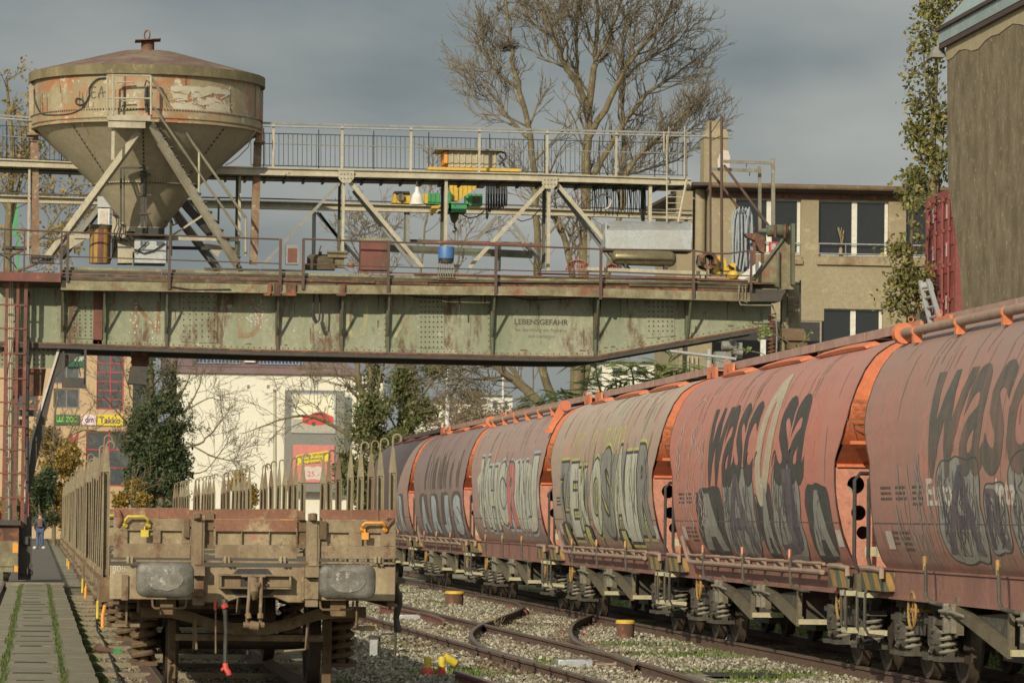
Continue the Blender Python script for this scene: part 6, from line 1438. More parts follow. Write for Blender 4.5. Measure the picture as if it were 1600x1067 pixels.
for k in range(10):
    x = 1143+k*2.6; m.PT([(x,430-k*1.5),(x+rg.uniform(-2,2),385),(x+1,345),(x+5,328-rg.uniform(0,5)),(x+8,335),(x+9+rg.uniform(-1,2),390),(x+4,425)], G+.3+rg.uniform(-.15,.2), .028, 6)
m.build('hoses', M['hosegrey'], t)
t = gthing('motor_housing', 'greenish round motor with rusty collar on top of the end gusset', 'motor', 1208, 372, G-.4)
p, q = at(1186, 361, G-.4), at(1230, 361, G-.4); m = MB(); m.tube([p, p+(q-p)*.25, p+(q-p)*.3, p+(q-p)*.9, q], [.05,.07,.15,.17,.12], 16); m.build('casing', M['gdark'], t)
m = MB(); m.PB(1210, 351, 1213, 371, G-.6, .3); m.PB(1225, 350, 1228, 372, G-.6, .3); m.build('strap', M['rust'], t)
t = gthing('copper_funnel', 'dented copper coloured funnel next to the round motor', 'funnel', 1180, 375, G-.3); m = MB(); m.PP([(1163,365),(1182,364),(1196,370),(1194,396),(1187,392),(1180,376),(1168,371)], G-.4, .3); m.PB(1177, 376, 1181, 430, G-.3, .1); m.PB(1190, 380, 1194, 415, G-.3, .1); m.build('funnel', M['rust'], t)
t = gthing('white_sheet', 'tilted white plastic sheet leaning on the end gusset', 'sheet', 1172, 438, G-.5); m = MB(); m.PP([(1153,434),(1186,408),(1190,412),(1180,428),(1158,439)], G-.5, .06); m.build('sheet', M['white'], t)
t = gthing('red_tag_box', 'small red and white tag box fixed between copper funnel and gusset', 'box', 1208, 395, G-.3); m = MB(); m.PB(1202, 378, 1215, 394, G-.3, .1); m.build('plate', M['redp'], t); m = MB(); m.PB(1205, 381, 1212, 390, G-.31, .008); m.build('face', M['silver'], t)
t = gthing('blue_capped_valve_block', 'valve block with a blue round cap and a row of small bent pipes', 'valve block', 697, 440, G-.8)
p = at(697, 404, G-.75); m = MB(); m.lathe(p, [(.205,0),(.21,.25),(.20,.30),(.0,.32)], 20); m.build('blue_cap', M['blue'], t)
m = MB(); m.lathe(p-Vector((0,0,.12)), [(.0,0),(.19,0),(.2,.115)], 20); m.PB(710, 413, 718, 418, G-.8, .1); m.build('dark_collar', M['black'], t)
for k in range(7):
    m = MB(); x = 684.5+k*3.7; m.PT([(x,409),(x,430-abs(k-3)),(x+2,434),(x+4,433)], G-.85, .016, 6); m.build('small_pipe', M['bogiel'], t)
m = MB(); m.PB(684, 436, 716, 438, G-.85, .2); m.build('tray', M['rust'], t)
t = gthing('red_cabinet', 'square dark red scratched cabinet in the middle of the crane deck', 'cabinet', 586, 420, G-.3); m = MB(); m.PB(563.5, 376, 609.5, 422, G-.5, .6); m.build('box', M['rustred'], t); m = MB(); m.PB(562, 372.5, 610.5, 376, G-.55, .7); m.build('lid', M['deckedge'], t)
t = gthing('old_winch', 'old mossy winch motor left of the dark red cabinet', 'winch', 505, 420, G)
m = MB(); p, q = at(480, 409, G-.1), at(520, 409, G-.1); m.tube([p, p+(q-p)*.1, q], [.13,.19,.19], 18); m.PB(478, 412, 524, 421, G-.3, .5); m.build('motor', M['deckwood'], t); m = MB(); m.PB(512, 392, 543, 402.5, G-.3, .4); m.PB(520, 403, 538, 418, G-.2, .3); m.build('gearbox', M['deckedge'], t)
m = MB(); m.PT([(499,395),(500,388),(502,384)], G-.2, .02, 6); m.PB(498,393,503,397,G-.3,.2); m.build('lever', M['rust'], t)
t = gthing('grey_post_box', 'narrow grey and red box at the gap of the railing', 'box', 457, 415, G-.8); m = MB(); m.PB(447, 383, 467, 413, G-.9, .3); m.build('box', M['greysteel'], t); m = MB(); m.PB(449.5, 388, 464, 410, G-.91, .008); m.build('door', M['rustred'], t)
t = gthing('small_red_pot', 'small round red pot between winch and red cabinet', 'pot', 548, 418, G-.4); m = MB(); m.lathe(at(548,418,G-.4), [(0,0),(.09,0),(.10,.08),(.07,.12),(0,.13)], 14); m.build('pot', M['copper'], t)
for i, (cx, w_, h_, mt, lb) in enumerate(((903,20,18,'pink','large pale red wire basket lying on the deck left of the air tank'),(956,12,10,'redp','small bright red wire basket half hidden behind the railing post'))):
    t = gthing('wire_basket', lb, 'basket', cx, 424, G-.2); p = at(cx, 424, G-.2); m = MB()
    for k in range(9): an = math.pi*k/8; m.tube([p+Vector((w_*K*math.cos(an)*math.cos(q), w_*K*.6*math.sin(an)*math.cos(q)*.9, h_*K*math.sin(q))) for q in [math.pi/2*z/6 for z in range(7)]], .012, 4)
    for q in (.2,.6,1.0,1.3): m.tube([p+Vector((w_*K*math.cos(an)*math.cos(q), w_*K*.55*math.sin(an)*math.cos(q), h_*K*math.sin(q))) for an in [math.pi*z/10 for z in range(11)]], .012, 4)
    m.build('mesh', M[mt], t)
t = gthing('steel_wheelbarrow_frame', 'low grey frame and rusty scrap at the left end of the crane deck', 'scrap', 60, 412, G-.6); m = MB(); m.PB(48, 400, 84, 403, G-.7, .4); m.PB(50, 408, 84, 411, G-.7, .4)
for x in (49,60,72,83): m.PB(x-1, 400, x+1, 411, G-.72, .06)
m.PT([(0,398),(10,402),(22,413),(26,420)], G-.8, .02, 6); m.PB(4, 385, 40, 389, G-.5, .5); m.build('frame', M['dark'], t); m = MB(); m.PT([(58,404),(66,399),(72,402),(76,406)], G-.6, .05, 6); m.build('scrap', M['bogiel'], t)
# ---- travelling hoist and transformer
HY = G+4.5
t = gthing('travelling_hoist', 'green and yellow electric hoist trolley hanging inside the bridge', 'hoist', 700, 300, HY); kk = HY/FPX
m = MB(); m.PP([(616,303),(641,302),(641,318),(613,317)], HY-.2, .5); m.PP([(650,303),(669,303),(669,318),(650,318)], HY-.2, .5); m.build('yellow_end_carriage', M['yellow'], t)
m = MB(); c_ = at(626, 308.5, HY-.25); m.lathe(c_, [(.0,0),(.05,-.04),(.10,-.04),(.10,.05),(0,.05)], 16, Matrix.Rotation(math.pi/2, 3, 'X')); m.build('carriage_wheel', M['bogiel'], t)
m = MB(); m.PB(617, 299, 640, 302, HY-.3, .7); m.build('cable_reel', M['black'], t)
m = MB(); m.PB(669, 302, 688, 319, HY-.35, .7); m.PB(700, 300, 705, 331, HY-.3, .6); m.PB(701, 318, 729, 332, HY-.3, .6); m.build('gear_housing', M['green'], t)
m = MB(); m.PB(733, 303, 754, 321, HY-.4, .7); m.PB(728, 305, 733, 319, HY-.3, .5); m.build('motor', M['green'], t); m = MB(); m.PB(738, 306.5, 750.5, 317, HY-.41, .008); m.build('motor_plate', M['tandark'], t)
m = MB(); m.PP([(702,288),(745,288),(745,293),(716,314),(706,314)], HY-.1, .4); m.PP([(674,322),(690,320),(678,335),(674,334)], HY-.3, .5); m.build('yellow_bracket', M['yellow'], t)
m = MB(); m.PL([(694,284),(694,302)], HY, .06, .1); m.PP([(686,283),(758,285),(758,292),(686,290)], HY+.0, .6); m.PB(686, 330, 728, 333, HY-.2, .5); m.build('suspension', M['dark'], t)
m = MB(); m.PP([(703,332),(718,334),(715,344),(711,350),(706,345)], HY, .25); m.PT([(710,350),(710,358)], HY+.1, .02, 6); m.PT([(711,355),(712.5,359),(710,363),(707,361)], HY+.1, .03, 6); m.PT([(711,362),(711,376)], HY+.1, .01, 5); m.build('hook_block', M['deckedge'], t)
m = MB()
for k in range(8):
    x = 760+k*4.2; L_ = (55,44,40,38,40,38,37,34)[k]; x2 = x+2.2; y0 = 288+k*.1; m.PT([(x,y0),(x-.3,y0+L_*.6),(x,y0+L_*.94),(x+1.1,y0+L_),(x2,y0+L_*.94),(x2+.3,y0+L_*.6),(x2,y0)], HY-.5, .019, 6)
m.PT([(720,334),(732,341),(745,339),(757,330)], HY-.3, .018, 5); m.PT([(850,320),(830,342),(815,346),(800,338)], HY-.2, .014, 5); m.build('hanging_cable', M['black'], t)
t = gthing('yard_lamp', 'silver bell shaped yard lamp hanging beside the green hoist', 'lamp', 651, 290, G+.1); p = at(651.5, 320, G+.1); m = MB(); m.lathe(p, [(.185,0),(.19,.01),(.13,.25),(.06,.34),(.05,.46),(0,.47)], 24); m.build('shade', M['white'], t); m = MB(); m.PT([(651.5,284),(651.5,292)], G+.1, .03, 6); m.build('stem', M['dark'], t)
t = gthing('transformer', 'beige ribbed transformer on a yellow frame on the upper walkway', 'transformer', 740, 266, G+1.2)
m = MB(); m.PB(700, 236, 777, 262, G+1.0, 1.0); m.build('casing', M['cream'], t)
for k in range(8): m = MB(); x = 706+k*9.5; m.PB(x, 237, x+2, 261, G+.97, .028); m.build('rib', M['cream2'], t)
m = MB(); m.PB(694, 237, 699.5, 256, G+1.0, 1.0); m.build('end_panel', M['orangep'], t); m = MB(); m.PB(681, 232.5, 786, 235, G+.8, 1.4); m.build('top_plate', M['greysteel'], t)
m = MB(); m.PB(668, 262.5, 815, 267, G+.85, 1.3); m.build('yellow_frame', M['yellow'], t); m = MB(); m.PT([(781,237),(790,240),(791,247),(785,252),(788,260)], G+1.0, .03, 6); m.PT([(780,243),(786,250),(780,258)], G+1.0, .03, 6); m.build('cables', M['black'], t)
t = gthing('green_pole', 'bright green pole far behind the left part of the bridge', 'pole', 24, 380, 180); m = MB(); m.PB(21, 317, 28, 368, 180, .2); m.PB(22.5, 368, 26.5, 800, 180, .12); m.build('pole', M['green'], t)
# ================================================================ BUILDINGS
def bt(name, label, cat, px, Y): 
    p = at(px, 800, Y); return thing(name, label, cat, (p.x, Y, 0))
def wall_holes(mb, X0, X1, Z0, Z1, Y, t, holes):
    # wall slab in the plane Y with rectangular openings (x0,x1,z0,z1), built from butting boxes
    xs = sorted(set([X0, X1]+[h[0] for h in holes]+[h[1] for h in holes])); zs = sorted(set([Z0, Z1]+[h[2] for h in holes]+[h[3] for h in holes]))
    for i in range(len(xs)-1):
        j = 0
        while j < len(zs)-1:
            cx = (xs[i]+xs[i+1])/2
            def solid(j): cz = (zs[j]+zs[j+1])/2; return not any(h[0] < cx < h[1] and h[2] < cz < h[3] for h in holes)
            if solid(j):
                k = j
                while k+1 < len(zs)-1 and solid(k+1): k += 1
                mb.bx(xs[i], xs[i+1], Y, Y+t, zs[j], zs[k+1]); j = k+1
            else: j += 1
# --- workshop behind the crane end
BY_ = 130.0; kb = BY_/FPX
T1 = bt('workshop_building', 'two-storey ochre rendered workshop with wide white framed windows', 'building', 1260, BY_)
def px2(x, y, Y=BY_): p = at(x, y, Y); return p.x, p.z
wins = [(1150,312,1251,402),(1279.5,313,1388,403),(1416,314,1520,404),(1284,482,1379,560),(1416,482,1510,560)]
holes = []
for (a, b_, c_, d_) in wins: x0, z1 = px2(a, b_); x1, z0 = px2(c_, d_); holes.append((x0, x1, z0, z1))
holes[0] = (holes[0][0], holes[0][1], holes[1][2], holes[1][3]); holes[2] = (holes[2][0], holes[2][1], holes[1][2], holes[1][3])
holes[4] = (holes[4][0], holes[4][1], holes[3][2], holes[3][3])
X0, X1 = px2(1108, 300)[0], px2(1640, 300)[0]; ZT = px2(1270, 296)[1]
m = MB(); wall_holes(m, X0, X1, 0, ZT, BY_, .3, holes); m.build('wall', M['concrete'], T1)
m = MB(); m.bx(X0, X0+.3, BY_+.301, BY_+12, 0, ZT); m.bx(X0-.45, X0-.002, BY_+1.2, BY_+1.5, 0, ZT); xa = px2(1062,300)[0]; m.bx(xa, X0-.452, BY_+.5, BY_+.8, 0, ZT-.1); m.lathe((px2(1098,300)[0], BY_+.45, 0), [(.17,0),(.17,ZT-.05)], 14); m.build('side_wall', M['concrete'], T1)
m = MB(); m.bx(X0-.6, X1, BY_-.45, BY_+12, ZT+.02, ZT+.12); m.bx(X0-.1, X1, BY_-.45, BY_-.40, ZT-.12, ZT+.02); m.bx(X0-.1, X1, BY_-.38, BY_, ZT-.14, ZT-.04); m.build('eave', M['rooftar'], T1)
m = MB(); m.bx(X0, X1, BY_-.03, BY_, ZT-.32, ZT-.15); m.build('frieze', M['rust'], T1)
p, q = Vector((X0-.1, BY_-.55, ZT+.02)), Vector((X1, BY_-.55, ZT+.02)); m = MB(); m.tube([p, q], .085, 10); m.build('gutter', M['tandark'], T1)
m = MB(); m.bx(X0+.3, X1, BY_+2.5, BY_+2.6, 0, ZT); m.build('dark_interior', M['black'], T1)
rg = random.Random(4)
for i, (x0, x1, z0, z1) in enumerate(holes):
    w = MB(); xm = (x0+x1)/2+.05; fy = BY_+.16
    w.bx(x0, x1, fy, fy+.06, z0, z0+.07); w.bx(xm-.085, xm+.085, fy-.02, fy+.06, z0+.071, z1); w.bx(x1-.10, x1-.001, fy-.02, fy+.06, z0+.071, z1); w.bx(x0, x1, fy, fy+.06, z1-.03, z1-.001); 
    wo_ = w.build('window', M['frame'], T1)
    g = MB(); g.bx(x0, x1, fy+.03, fy+.04, z0+.07, z1); g.build('pane', M['glass'], wo_)
    s = MB(); s.bx(x0-.06, x1+.05, BY_-.10, BY_-.002, z0-.26, z0-.12); s.bx(x0-.03, x1+.02, BY_-.07, BY_-.002, z0-.12, z0); s.build('sill', M['tanlight'], wo_)
    if i < 3:
        r = MB(); r.tube([(x0, BY_+.02, z0+.42), (x1, BY_+.02, z0+.42)], .022, 6); r.tube([(x0, BY_+.02, z0+.10), (x1, BY_+.02, z0+.10)], .018, 6)
        for q in (x0+.02, xm-.3, x1-.03): r.tube([(q, BY_+.02, z0+.10), (q, BY_+.02, z0+.42)], .012, 5)
        r.build('guard_bar', M['silver'], wo_)
m = MB(); zc0, zc1 = px2(1123,276)[1], px2(1123,213)[1]; xc0, xc1 = px2(1105,200)[0], px2(1142,200)[0]
m.bx(xc0, xc1, BY_+.6, BY_+1.4, ZT+.1, zc1); m.hexa([(xc0-.03,BY_+.55,zc1),(xc1+.05,BY_+.55,zc1),(xc1+.05,BY_+1.45,zc1),(xc0-.03,BY_+1.45,zc1),(xc0+.12,BY_+.7,zc1+.3),(xc1-.05,BY_+.7,zc1+.3),(xc1-.05,BY_+1.3,zc1+.3),(xc0+.12,BY_+1.3,zc1+.3)]); m.bx(xc0+.14, xc1-.16, BY_+.75, BY_+1.25, zc1+.3, zc1+.56); ch = m.build('chimney', M['concrete'], T1)
m = MB(); P = [(1122,262),(1121,250),(1125,240),(1130,235),(1138,236),(1141,246),(1140,262)]; m.add([at(x, y, BY_+.594) for x, y in P], [tuple(range(7))]); m.build('bare_patch', M['gwhite'], ch)
t = thing('dried_plant', 'dried brown plant in a vase behind the middle upper window', 'plant', tuple(at(1315, 398, BY_+.1))); m = MB()
for k in range(9): m.PT([(1315,385),(1315+rg.uniform(-3,3),372),(1314+rg.uniform(-6,7),356+rg.uniform(-3,6))], BY_+.10, .012, 4)
m.build('stems', M['tanlight'], t); m = MB(); p = at(1313.5, 399, BY_+.12); m.lathe(p, [(0,0),(.07,0),(.06,.2),(.03,.26)], 10); m.build('vase', M['tanlight'], t)
# low annex, dark bay with machinery under the girder
T2 = bt('workshop_annex', 'low annex with a dark machine bay below the right end of the girder', 'building', 1130, 126)
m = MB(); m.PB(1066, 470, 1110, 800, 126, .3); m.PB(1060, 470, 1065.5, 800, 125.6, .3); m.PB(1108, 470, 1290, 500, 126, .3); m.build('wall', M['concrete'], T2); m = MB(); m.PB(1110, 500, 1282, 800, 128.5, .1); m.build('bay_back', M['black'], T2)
m = MB()
for x in (1073,1080,1087): m.PB(x, 556, x+3, 700, 125.9, .1)
m.build('down_pipe', M['cream'], T2)
t = thing('bay_machine', 'grey machine with round drums standing in the dark bay', 'machine', tuple(at(1140, 600, 124))); m = MB(); m.tube([at(1128,540,124), at(1150,540,124)], .14, 14); m.PB(1118, 549, 1143, 575, 124, .5); m.tube([at(1146,549,123.6), at(1160,552,123.6)], .10, 12); m.PB(1150, 535, 1160, 560, 124, .3); m.build('body', M['greysteel'], t); m = MB(); m.lathe(at(1144,532,123.8), [(0,0),(.09,-.03),(.12,.05),(0,.08)], 12, Matrix.Rotation(math.pi/2,3,'X')); m.build('dial', M['black'], t)
t = thing('blue_boom', 'slim blue grey steel tube reaching left out of the bay', 'tube', tuple(at(1120, 555, 122))); m = MB(); m.PT([(1025,546),(1150,561)], 122, .05, 8); m.PB(1105, 545, 1110, 600, 122, .15); m.build('tube', M['silver'], t)
t = thing('white_post', 'short white post in front of the dark bay', 'post', tuple(at(1195, 560, 121))); m = MB(); m.PB(1188.5, 530, 1196.5, 600, 121, .12); m.build('post', M['white'], t)
# --- rendered tower, flank parallel to the tracks
TXX = 13.6
T3 = thing('rendered_tower', 'tall brown rendered tower with a pale tin roof at the right edge', 'building', (TXX, 60, 0))
def ty(px, py): return atX(px, py, TXX)
prof = [(1480,72),(1480,200),(1481,285),(1487,330),(1495,375),(1500,420),(1503,470),(1506,520)]
P = [ty(x, y) for x, y in prof]; m = MB(); yb0 = P[0].y
ys = [p.y for p in P]; far = max(ys)
zt_ = P[0].z
poly = [Vector((TXX, 44, zt_))]+[Vector((TXX, p.y, p.z)) for p in P]; poly += [Vector((TXX, P[-1].y, 0)), Vector((TXX, 44, 0))]
m.prism(poly, (9,0,0)); m.build('wall', M['tower'], T3)
m = MB(); q = ty(1483, 84); zz = q.z
P2 = [Vector((TXX-.012, 44, zt_-.01)), Vector((TXX-.012, P[0].y+.005, zt_-.01)), Vector((TXX-.012, P[0].y+.005, zz-.1))]
yy = P[0].y; k = 0
while yy > 44.4: yy -= .45; k += 1; P2.append(Vector((TXX-.012, yy, zz-.1+mn.noise(Vector((yy*.9,0,0)))*.16)))
m.prism(P2, (.011,0,0)); m.build('pale_band', M['towertop'], T3)
m = MB(); ye = P[0].y+.25; m.bx(TXX-.05, TXX+9, 43, ye, zt_+.001, zt_+.05); m.bx(TXX-.08, TXX-.051, 43, ye, zt_-.03, zt_+.05); m.build('eave_trim', M['rooftar'], T3)
m = MB(); m.bx(TXX-.09, TXX+9, 43, ye, zt_+.052, zt_+.24); m.hexa([(TXX-.1,43,zt_+.30),(TXX+9,43,zt_+.30),(TXX+9,ye-.02,zt_+.30),(TXX-.1,ye-.02,zt_+.30),(TXX+.9,43,zt_+1.5),(TXX+7.6,43,zt_+1.5),(TXX+7.6,ye-.9,zt_+1.5),(TXX+.9,ye-.9,zt_+1.5)]); m.build('roof', M['rooftin'], T3)
m = MB(); m.bx(TXX-.14, TXX+8.9, 43, ye+.03, zt_+.241, zt_+.298); m.build('roof_edge', M['rooftar'], T3)
m = MB(); m.hexa([(TXX-.19,ye,zt_-.15),(TXX+.02,ye,zt_-.15),(TXX+.02,ye+.25,zt_-.15),(TXX-.19,ye+.25,zt_-.15),(TXX-.14,ye+.02,zt_+.02),(TXX+.02,ye+.02,zt_+.02),(TXX+.02,ye+.23,zt_+.02),(TXX-.14,ye+.23,zt_+.02)]); m.tube([(TXX-.05,ye+.12,zt_+.02),(TXX-.05,ye+.12,zt_+.14)], .035, 8); m.build('rain_head', M['greysteel'], T3)
# --- shipping containers stacked on a dock
CX = 14.9
def container(name, z0, label):
    t = thing(name, label, 'container', (CX, 72, z0), 0, 'red shipping containers in one stack'); zt = z0+2.59
    a = atX(1446, 400, CX).y; b_ = a-2.44
    m = MB(); m.bx(CX+.05, CX+6.05, b_+.06, a-.06, z0+.1, zt-.06); m.build('body', M['contred'], t)
    m = MB(); m.bx(CX, CX+.05, b_, b_+.12, z0+.001, zt-.001); m.bx(CX, CX+.05, a-.12, a, z0+.001, zt-.001); m.bx(CX, CX+.05, b_+.121, a-.121, zt-.14, zt); m.bx(CX, CX+.05, b_+.121, a-.121, z0, z0+.12); m.bx(CX+.051,CX+6.1,b_,b_+.06,z0,zt); m.bx(CX+.051,CX+6.1,a-.06,a,z0,zt); m.build('end_frame', M['contred'], t)
    for s_ in (0, 1):
        y0 = b_+.13+s_*1.09; m = MB(); m.bx(CX+.012, CX+.048, y0, y0+1.07, z0+.13, zt-.15)
        for k in range(5): m.bx(CX-.004, CX+.0115, y0+.04, y0+1.03, z0+.25+k*.46, z0+.47+k*.46)
        d = m.build('door', M['contred'], t)
        for q in (.28,.78):
            m = MB(); m.tube([(CX-.03, y0+q, z0+.1), (CX-.03, y0+q, zt-.1)], .022, 7)
            for zz in (z0+.14, z0+.7, z0+1.3, z0+1.9, zt-.16): m.bx(CX-.05, CX-.005, y0+q-.05, y0+q+.05, zz-.03, zz+.03)
            m.bx(CX-.05, CX-.02, y0+q-.02, y0+q+.28, z0+.82, z0+.87); m.build('lock_bar', M['contred'], d)
        m = MB()
        for zz in (.55, 1.45, 2.1): m.bx(CX-.008, CX-.0045, y0+.52, y0+.62, z0+zz, z0+zz+.24)
        m.build('label_plate', M['gwhite'], d)
    return t
ctop = atX(1447, 309, CX).z
container('shipping_container', ctop-2.59, 'red shipping container with white labels, topmost beside the brown tower')
container('shipping_container', ctop-5.19, 'red shipping container under the topmost one, hidden behind the wagon roofs')
t = thing('loading_dock', 'concrete dock carrying the container stack', 'dock', (CX, 70, 0)); a = atX(1446, 400, CX).y; m = MB(); m.bx(CX-.3, CX+8, a-4, a+1, GZ-.05, ctop-5.19); m.build('dock', M['concrete'], t)
# aluminium ladder sticking up behind the wagon roof
t = thing('aluminium_ladder', 'pale aluminium ladder top leaning above the nearest wagon roof', 'ladder', tuple(atX(1458, 520, 12.6))); m = MB()
a, b_ = atX(1462, 540, 12.6), atX(1438, 440, 12.6); c_, d_ = atX(1480, 536, 12.6), atX(1450, 438, 12.6)
m.beam(a, b_, .06, .05, up=(0,1,0)); m.beam(c_, d_, .06, .05, up=(0,1,0)); m.build('stile', M['silver'], t); 
for k in range(6): f = .12+k*.155; m = MB(); m.tube([a+(b_-a)*f, c_+(d_-c_)*f], .02, 6); m.build('rung', M['silver'], t)
m = MB(); m.prism([b_+(a-b_)*.02, d_+(c_-d_)*.02, d_+(c_-d_)*.15, b_+(a-b_)*.15], (.05,0,0)); m.build('top_plate', M['frame'], t)
# --- ochre shop building, far left
OY = 280.0
T4 = bt('shop_building', 'ochre shop building with red framed windows and shop signs', 'shop', 145, OY)
def wrect(a, b_, c_, d_, Y): x0, z1 = px2(a, b_, Y); x1, z0 = px2(c_, d_, Y); return (x0, x1, z0, z1)
hw = [wrect(152,552,193,640,OY), wrect(84,607,124,638,OY), wrect(135,673,205,760,OY), wrect(84,545,124,600,OY), wrect(20,552,60,640,OY)]
m = MB(); x0, zt = px2(0, 520, OY); x1 = px2(205, 520, OY)[0]; wall_holes(m, x0, x1, 0, zt, OY, .3, hw); m.bx(x1-.3, x1, OY+.301, OY+15, 0, zt); m.build('wall', M['orangewall'], T4)
m = MB(); m.bx(x0-.3, x1+.2, OY-.2, OY+15, zt, zt+.3); m.build('roof', M['purple'], T4)
for i, (a, b_, c_, d_) in enumerate(hw):
    w = MB(); fm = 'framered' if i in (0, 2, 4) else 'panelgrey'; nx = 2; nz = (6,1,3,2,4)[i]; t_ = .09
    w.bx(a, a+t_, OY+.1, OY+.18, c_, d_); w.bx(b_-t_, b_, OY+.1, OY+.18, c_, d_); w.bx((a+b_)/2-t_/2, (a+b_)/2+t_/2, OY+.1, OY+.18, c_, d_)
    for k in range(nz+1): z = c_+(d_-c_-t_)*k/nz; w.bx(a+t_, (a+b_)/2-t_/2, OY+.1, OY+.18, z, z+t_); w.bx((a+b_)/2+t_/2, b_-t_, OY+.1, OY+.18, z, z+t_)
    o = w.build('window', M[fm], T4); g = MB(); g.bx(a, b_, OY+.13, OY+.15, c_, d_); g.build('pane', M['glassb'], o)
def sign(name, label, r, mt, Y, texts, par=None):
    t = par or thing(name, label, 'sign', (0,0,0)); 
    m = MB(); m.PB(r[0], r[1], r[2], r[3], Y-.12, .11); o = m.build('sign_board' , M[mt], t)
    for (s_, a, b_, c_, d_, mm) in texts: m = MB(); ptext(m, s_, a, b_, c_, d_, Y-.125, bold=.03); m.build('lettering', M[mm], o, smooth=False)
    return t
M['neon'] = mat('sign_green', (.25,.55,.06), None, None, bump=0); M['dgreen'] = mat('sign_dark_green', (.02,.10,.05), None, None, bump=0); M['syel'] = mat('sign_yellow', (.66,.52,.04), None, None, bump=0); M['spink'] = mat('sign_pale', (.72,.58,.58), None, None, bump=0); M['sblue'] = mat('sign_ink', (.08,.07,.16), None, None, bump=0)
def signthing(label, r, mt, texts):
    p = at((r[0]+r[2])/2, r[3], OY-.1); t = thing('shop_sign', label, 'sign', tuple(p)); return sign('', '', r, mt, OY, texts, t)
signthing('dark shop sign with bright green capital letters', (84,648,123.5,663.5), 'dgreen', [('LLE ZOO', 88, 650, 121.5, 659, 'neon')])
signthing('pale pink shop sign with small slanted dark lettering', (127.5,648,150,664), 'spink', [('dm', 133, 650.5, 146, 660, 'sblue')])
signthing('yellow shop sign with dark rounded lettering', (152,648,192,665), 'syel', [('Takko', 155, 651, 188, 661.5, 'lgrey')])
signthing('green and white sign above the upper window', (104,552,132,573), 'dgreen', [('AUF', 111, 557, 131, 564, 'gwhite')])
t = thing('purple_letter', 'big purple slanted letter on the ochre wall', 'sign', tuple(at(113, 702, OY-.1))); m = MB(); ptext(m, 'M', 105, 676, 122, 702, OY-.06, shear=.3, bold=.02); m.build('letter', M['framered'], t, smooth=False)
t = thing('grey_side_wing', 'pale grey wing right of the ochre shop building', 'building', (px2(212,800,OY+3)[0], OY+3, 0)); m = MB(); m.PB(205.5, 560, 232, 800, OY+3, 8); m.build('wall', M['silver'], t); m = MB(); m.PB(205.5, 556, 236, 560, OY+2.8, 8.5); m.build('roof', M['purple'], t)
t = thing('pylon_sign', 'black round-shouldered sign with a red curved mark', 'sign', tuple(at(221, 700, 262))); m = MB(); m.PB(214, 659, 229, 682, 262, .3); m.build('panel', M['black'], t); m = MB(); m.PT([(224,665),(220,668),(219.5,673),(221,677)], 261.95, .09, 6); m.build('red_mark', M['redp'], t); m = MB(); m.PB(219, 682.2, 223, 800, 262.1, .15); m.build('post', M['dark'], t)
# --- pale hall with solar roof
HYY = 265.0
T5 = bt('pale_hall', 'large pale yellow hall with solar panels along its roof', 'building', 440, HYY)
x0, zt = px2(272, 582, HYY); x1 = px2(600, 582, HYY)[0]
m = MB(); m.bx(x0, x1, HYY, HYY+.4, 0, zt); m.bx(x1-.4, x1, HYY+.401, HYY+25, 0, zt); m.build('wall', M['whitewall'], T5)
m = MB(); m.bx(x0-.3, x1-1.8, HYY-.25, HYY+.2, zt+.001, zt+.42); m.build('fascia', M['purple'], T5)
ztt = px2(440, 545, HYY)[1]
m = MB(); m.hexa([(x0-.4,HYY-.3,zt+.43),(x1-2,HYY-.3,zt+.43),(x1-2,HYY+20,zt+.43),(x0-.4,HYY+20,zt+.43),(x0-.4,HYY+2.5,ztt+.4),(x1-3.6,HYY+2.5,ztt+.4),(x1-3.6,HYY+20,ztt+.4),(x0-.4,HYY+20,ztt+.4)]); m.build('roof', M['purple'], T5)
sl_ = Vector((0, 2.8, ztt-zt-.03)); k = 0
for (a, b_) in ((306,329),(329.5,352),(352.5,375),(406,428.5),(429,451),(451.5,473)):
    xa, xb = px2(a,560,HYY)[0], px2(b_,560,HYY)[0]; o = Vector((0, HYY-.3, zt+.43)); n = Vector((0, -sl_.z, sl_.y)).normalized()*.08
    A = [Vector((xa,0,0))+o+sl_*.08+n, Vector((xb,0,0))+o+sl_*.08+n, Vector((xb,0,0))+o+sl_*.95+n, Vector((xa,0,0))+o+sl_*.95+n]; m = MB(); m.prism(A, -n*.6); s_ = m.build('solar_panel', M['solar'], T5)
    m = MB(); n2 = n.normalized()*.01
    for q in range(5): f = q/4; u = Vector((xb-xa,0,0))*f; m.beam(A[0]+u+n2, A[3]+u+n2, .05, .02, up=n)
    for q in range(2): u = (A[3]-A[0])*q; m.beam(A[0]+u+n2, A[1]+u+n2, .06, .02, up=n)
    m.build('panel_frame', M['silver'], s_)
m = MB(); m.PB(382, 556, 399, 566, HYY-.1, .3); m.build('skylight', M['white'], T5)
for (x, y) in ((388,604),(419,604),(386,728),(416,728)): m = MB(); m.PB(x-2, y-2.6, x+2, y+2.6, HYY-.03, .028); m.build('vent', M['panelgrey'], T5)
BB = HYY-1.0
T6 = thing('billboard', 'tall grey billboard panel carrying two posters', 'billboard', tuple(at(490, 770, BB)))
m = MB(); m.PB(444.5, 609.5, 538, 768, BB, .3); m.build('panel', M['panelgrey'], T6)
m = MB(); m.PB(455.5, 614.5, 524.5, 676.5, BB-.1, .09); po = m.build('poster', M['silver'], T6); po['label'] = 'pale poster with a red car'
M['sky1'] = mat('poster_sky', (.72,.70,.52), (.6,.55,.38), None, ds=.3, bump=0); M['road'] = mat('poster_road', (.36,.34,.27), None, None, bump=0)
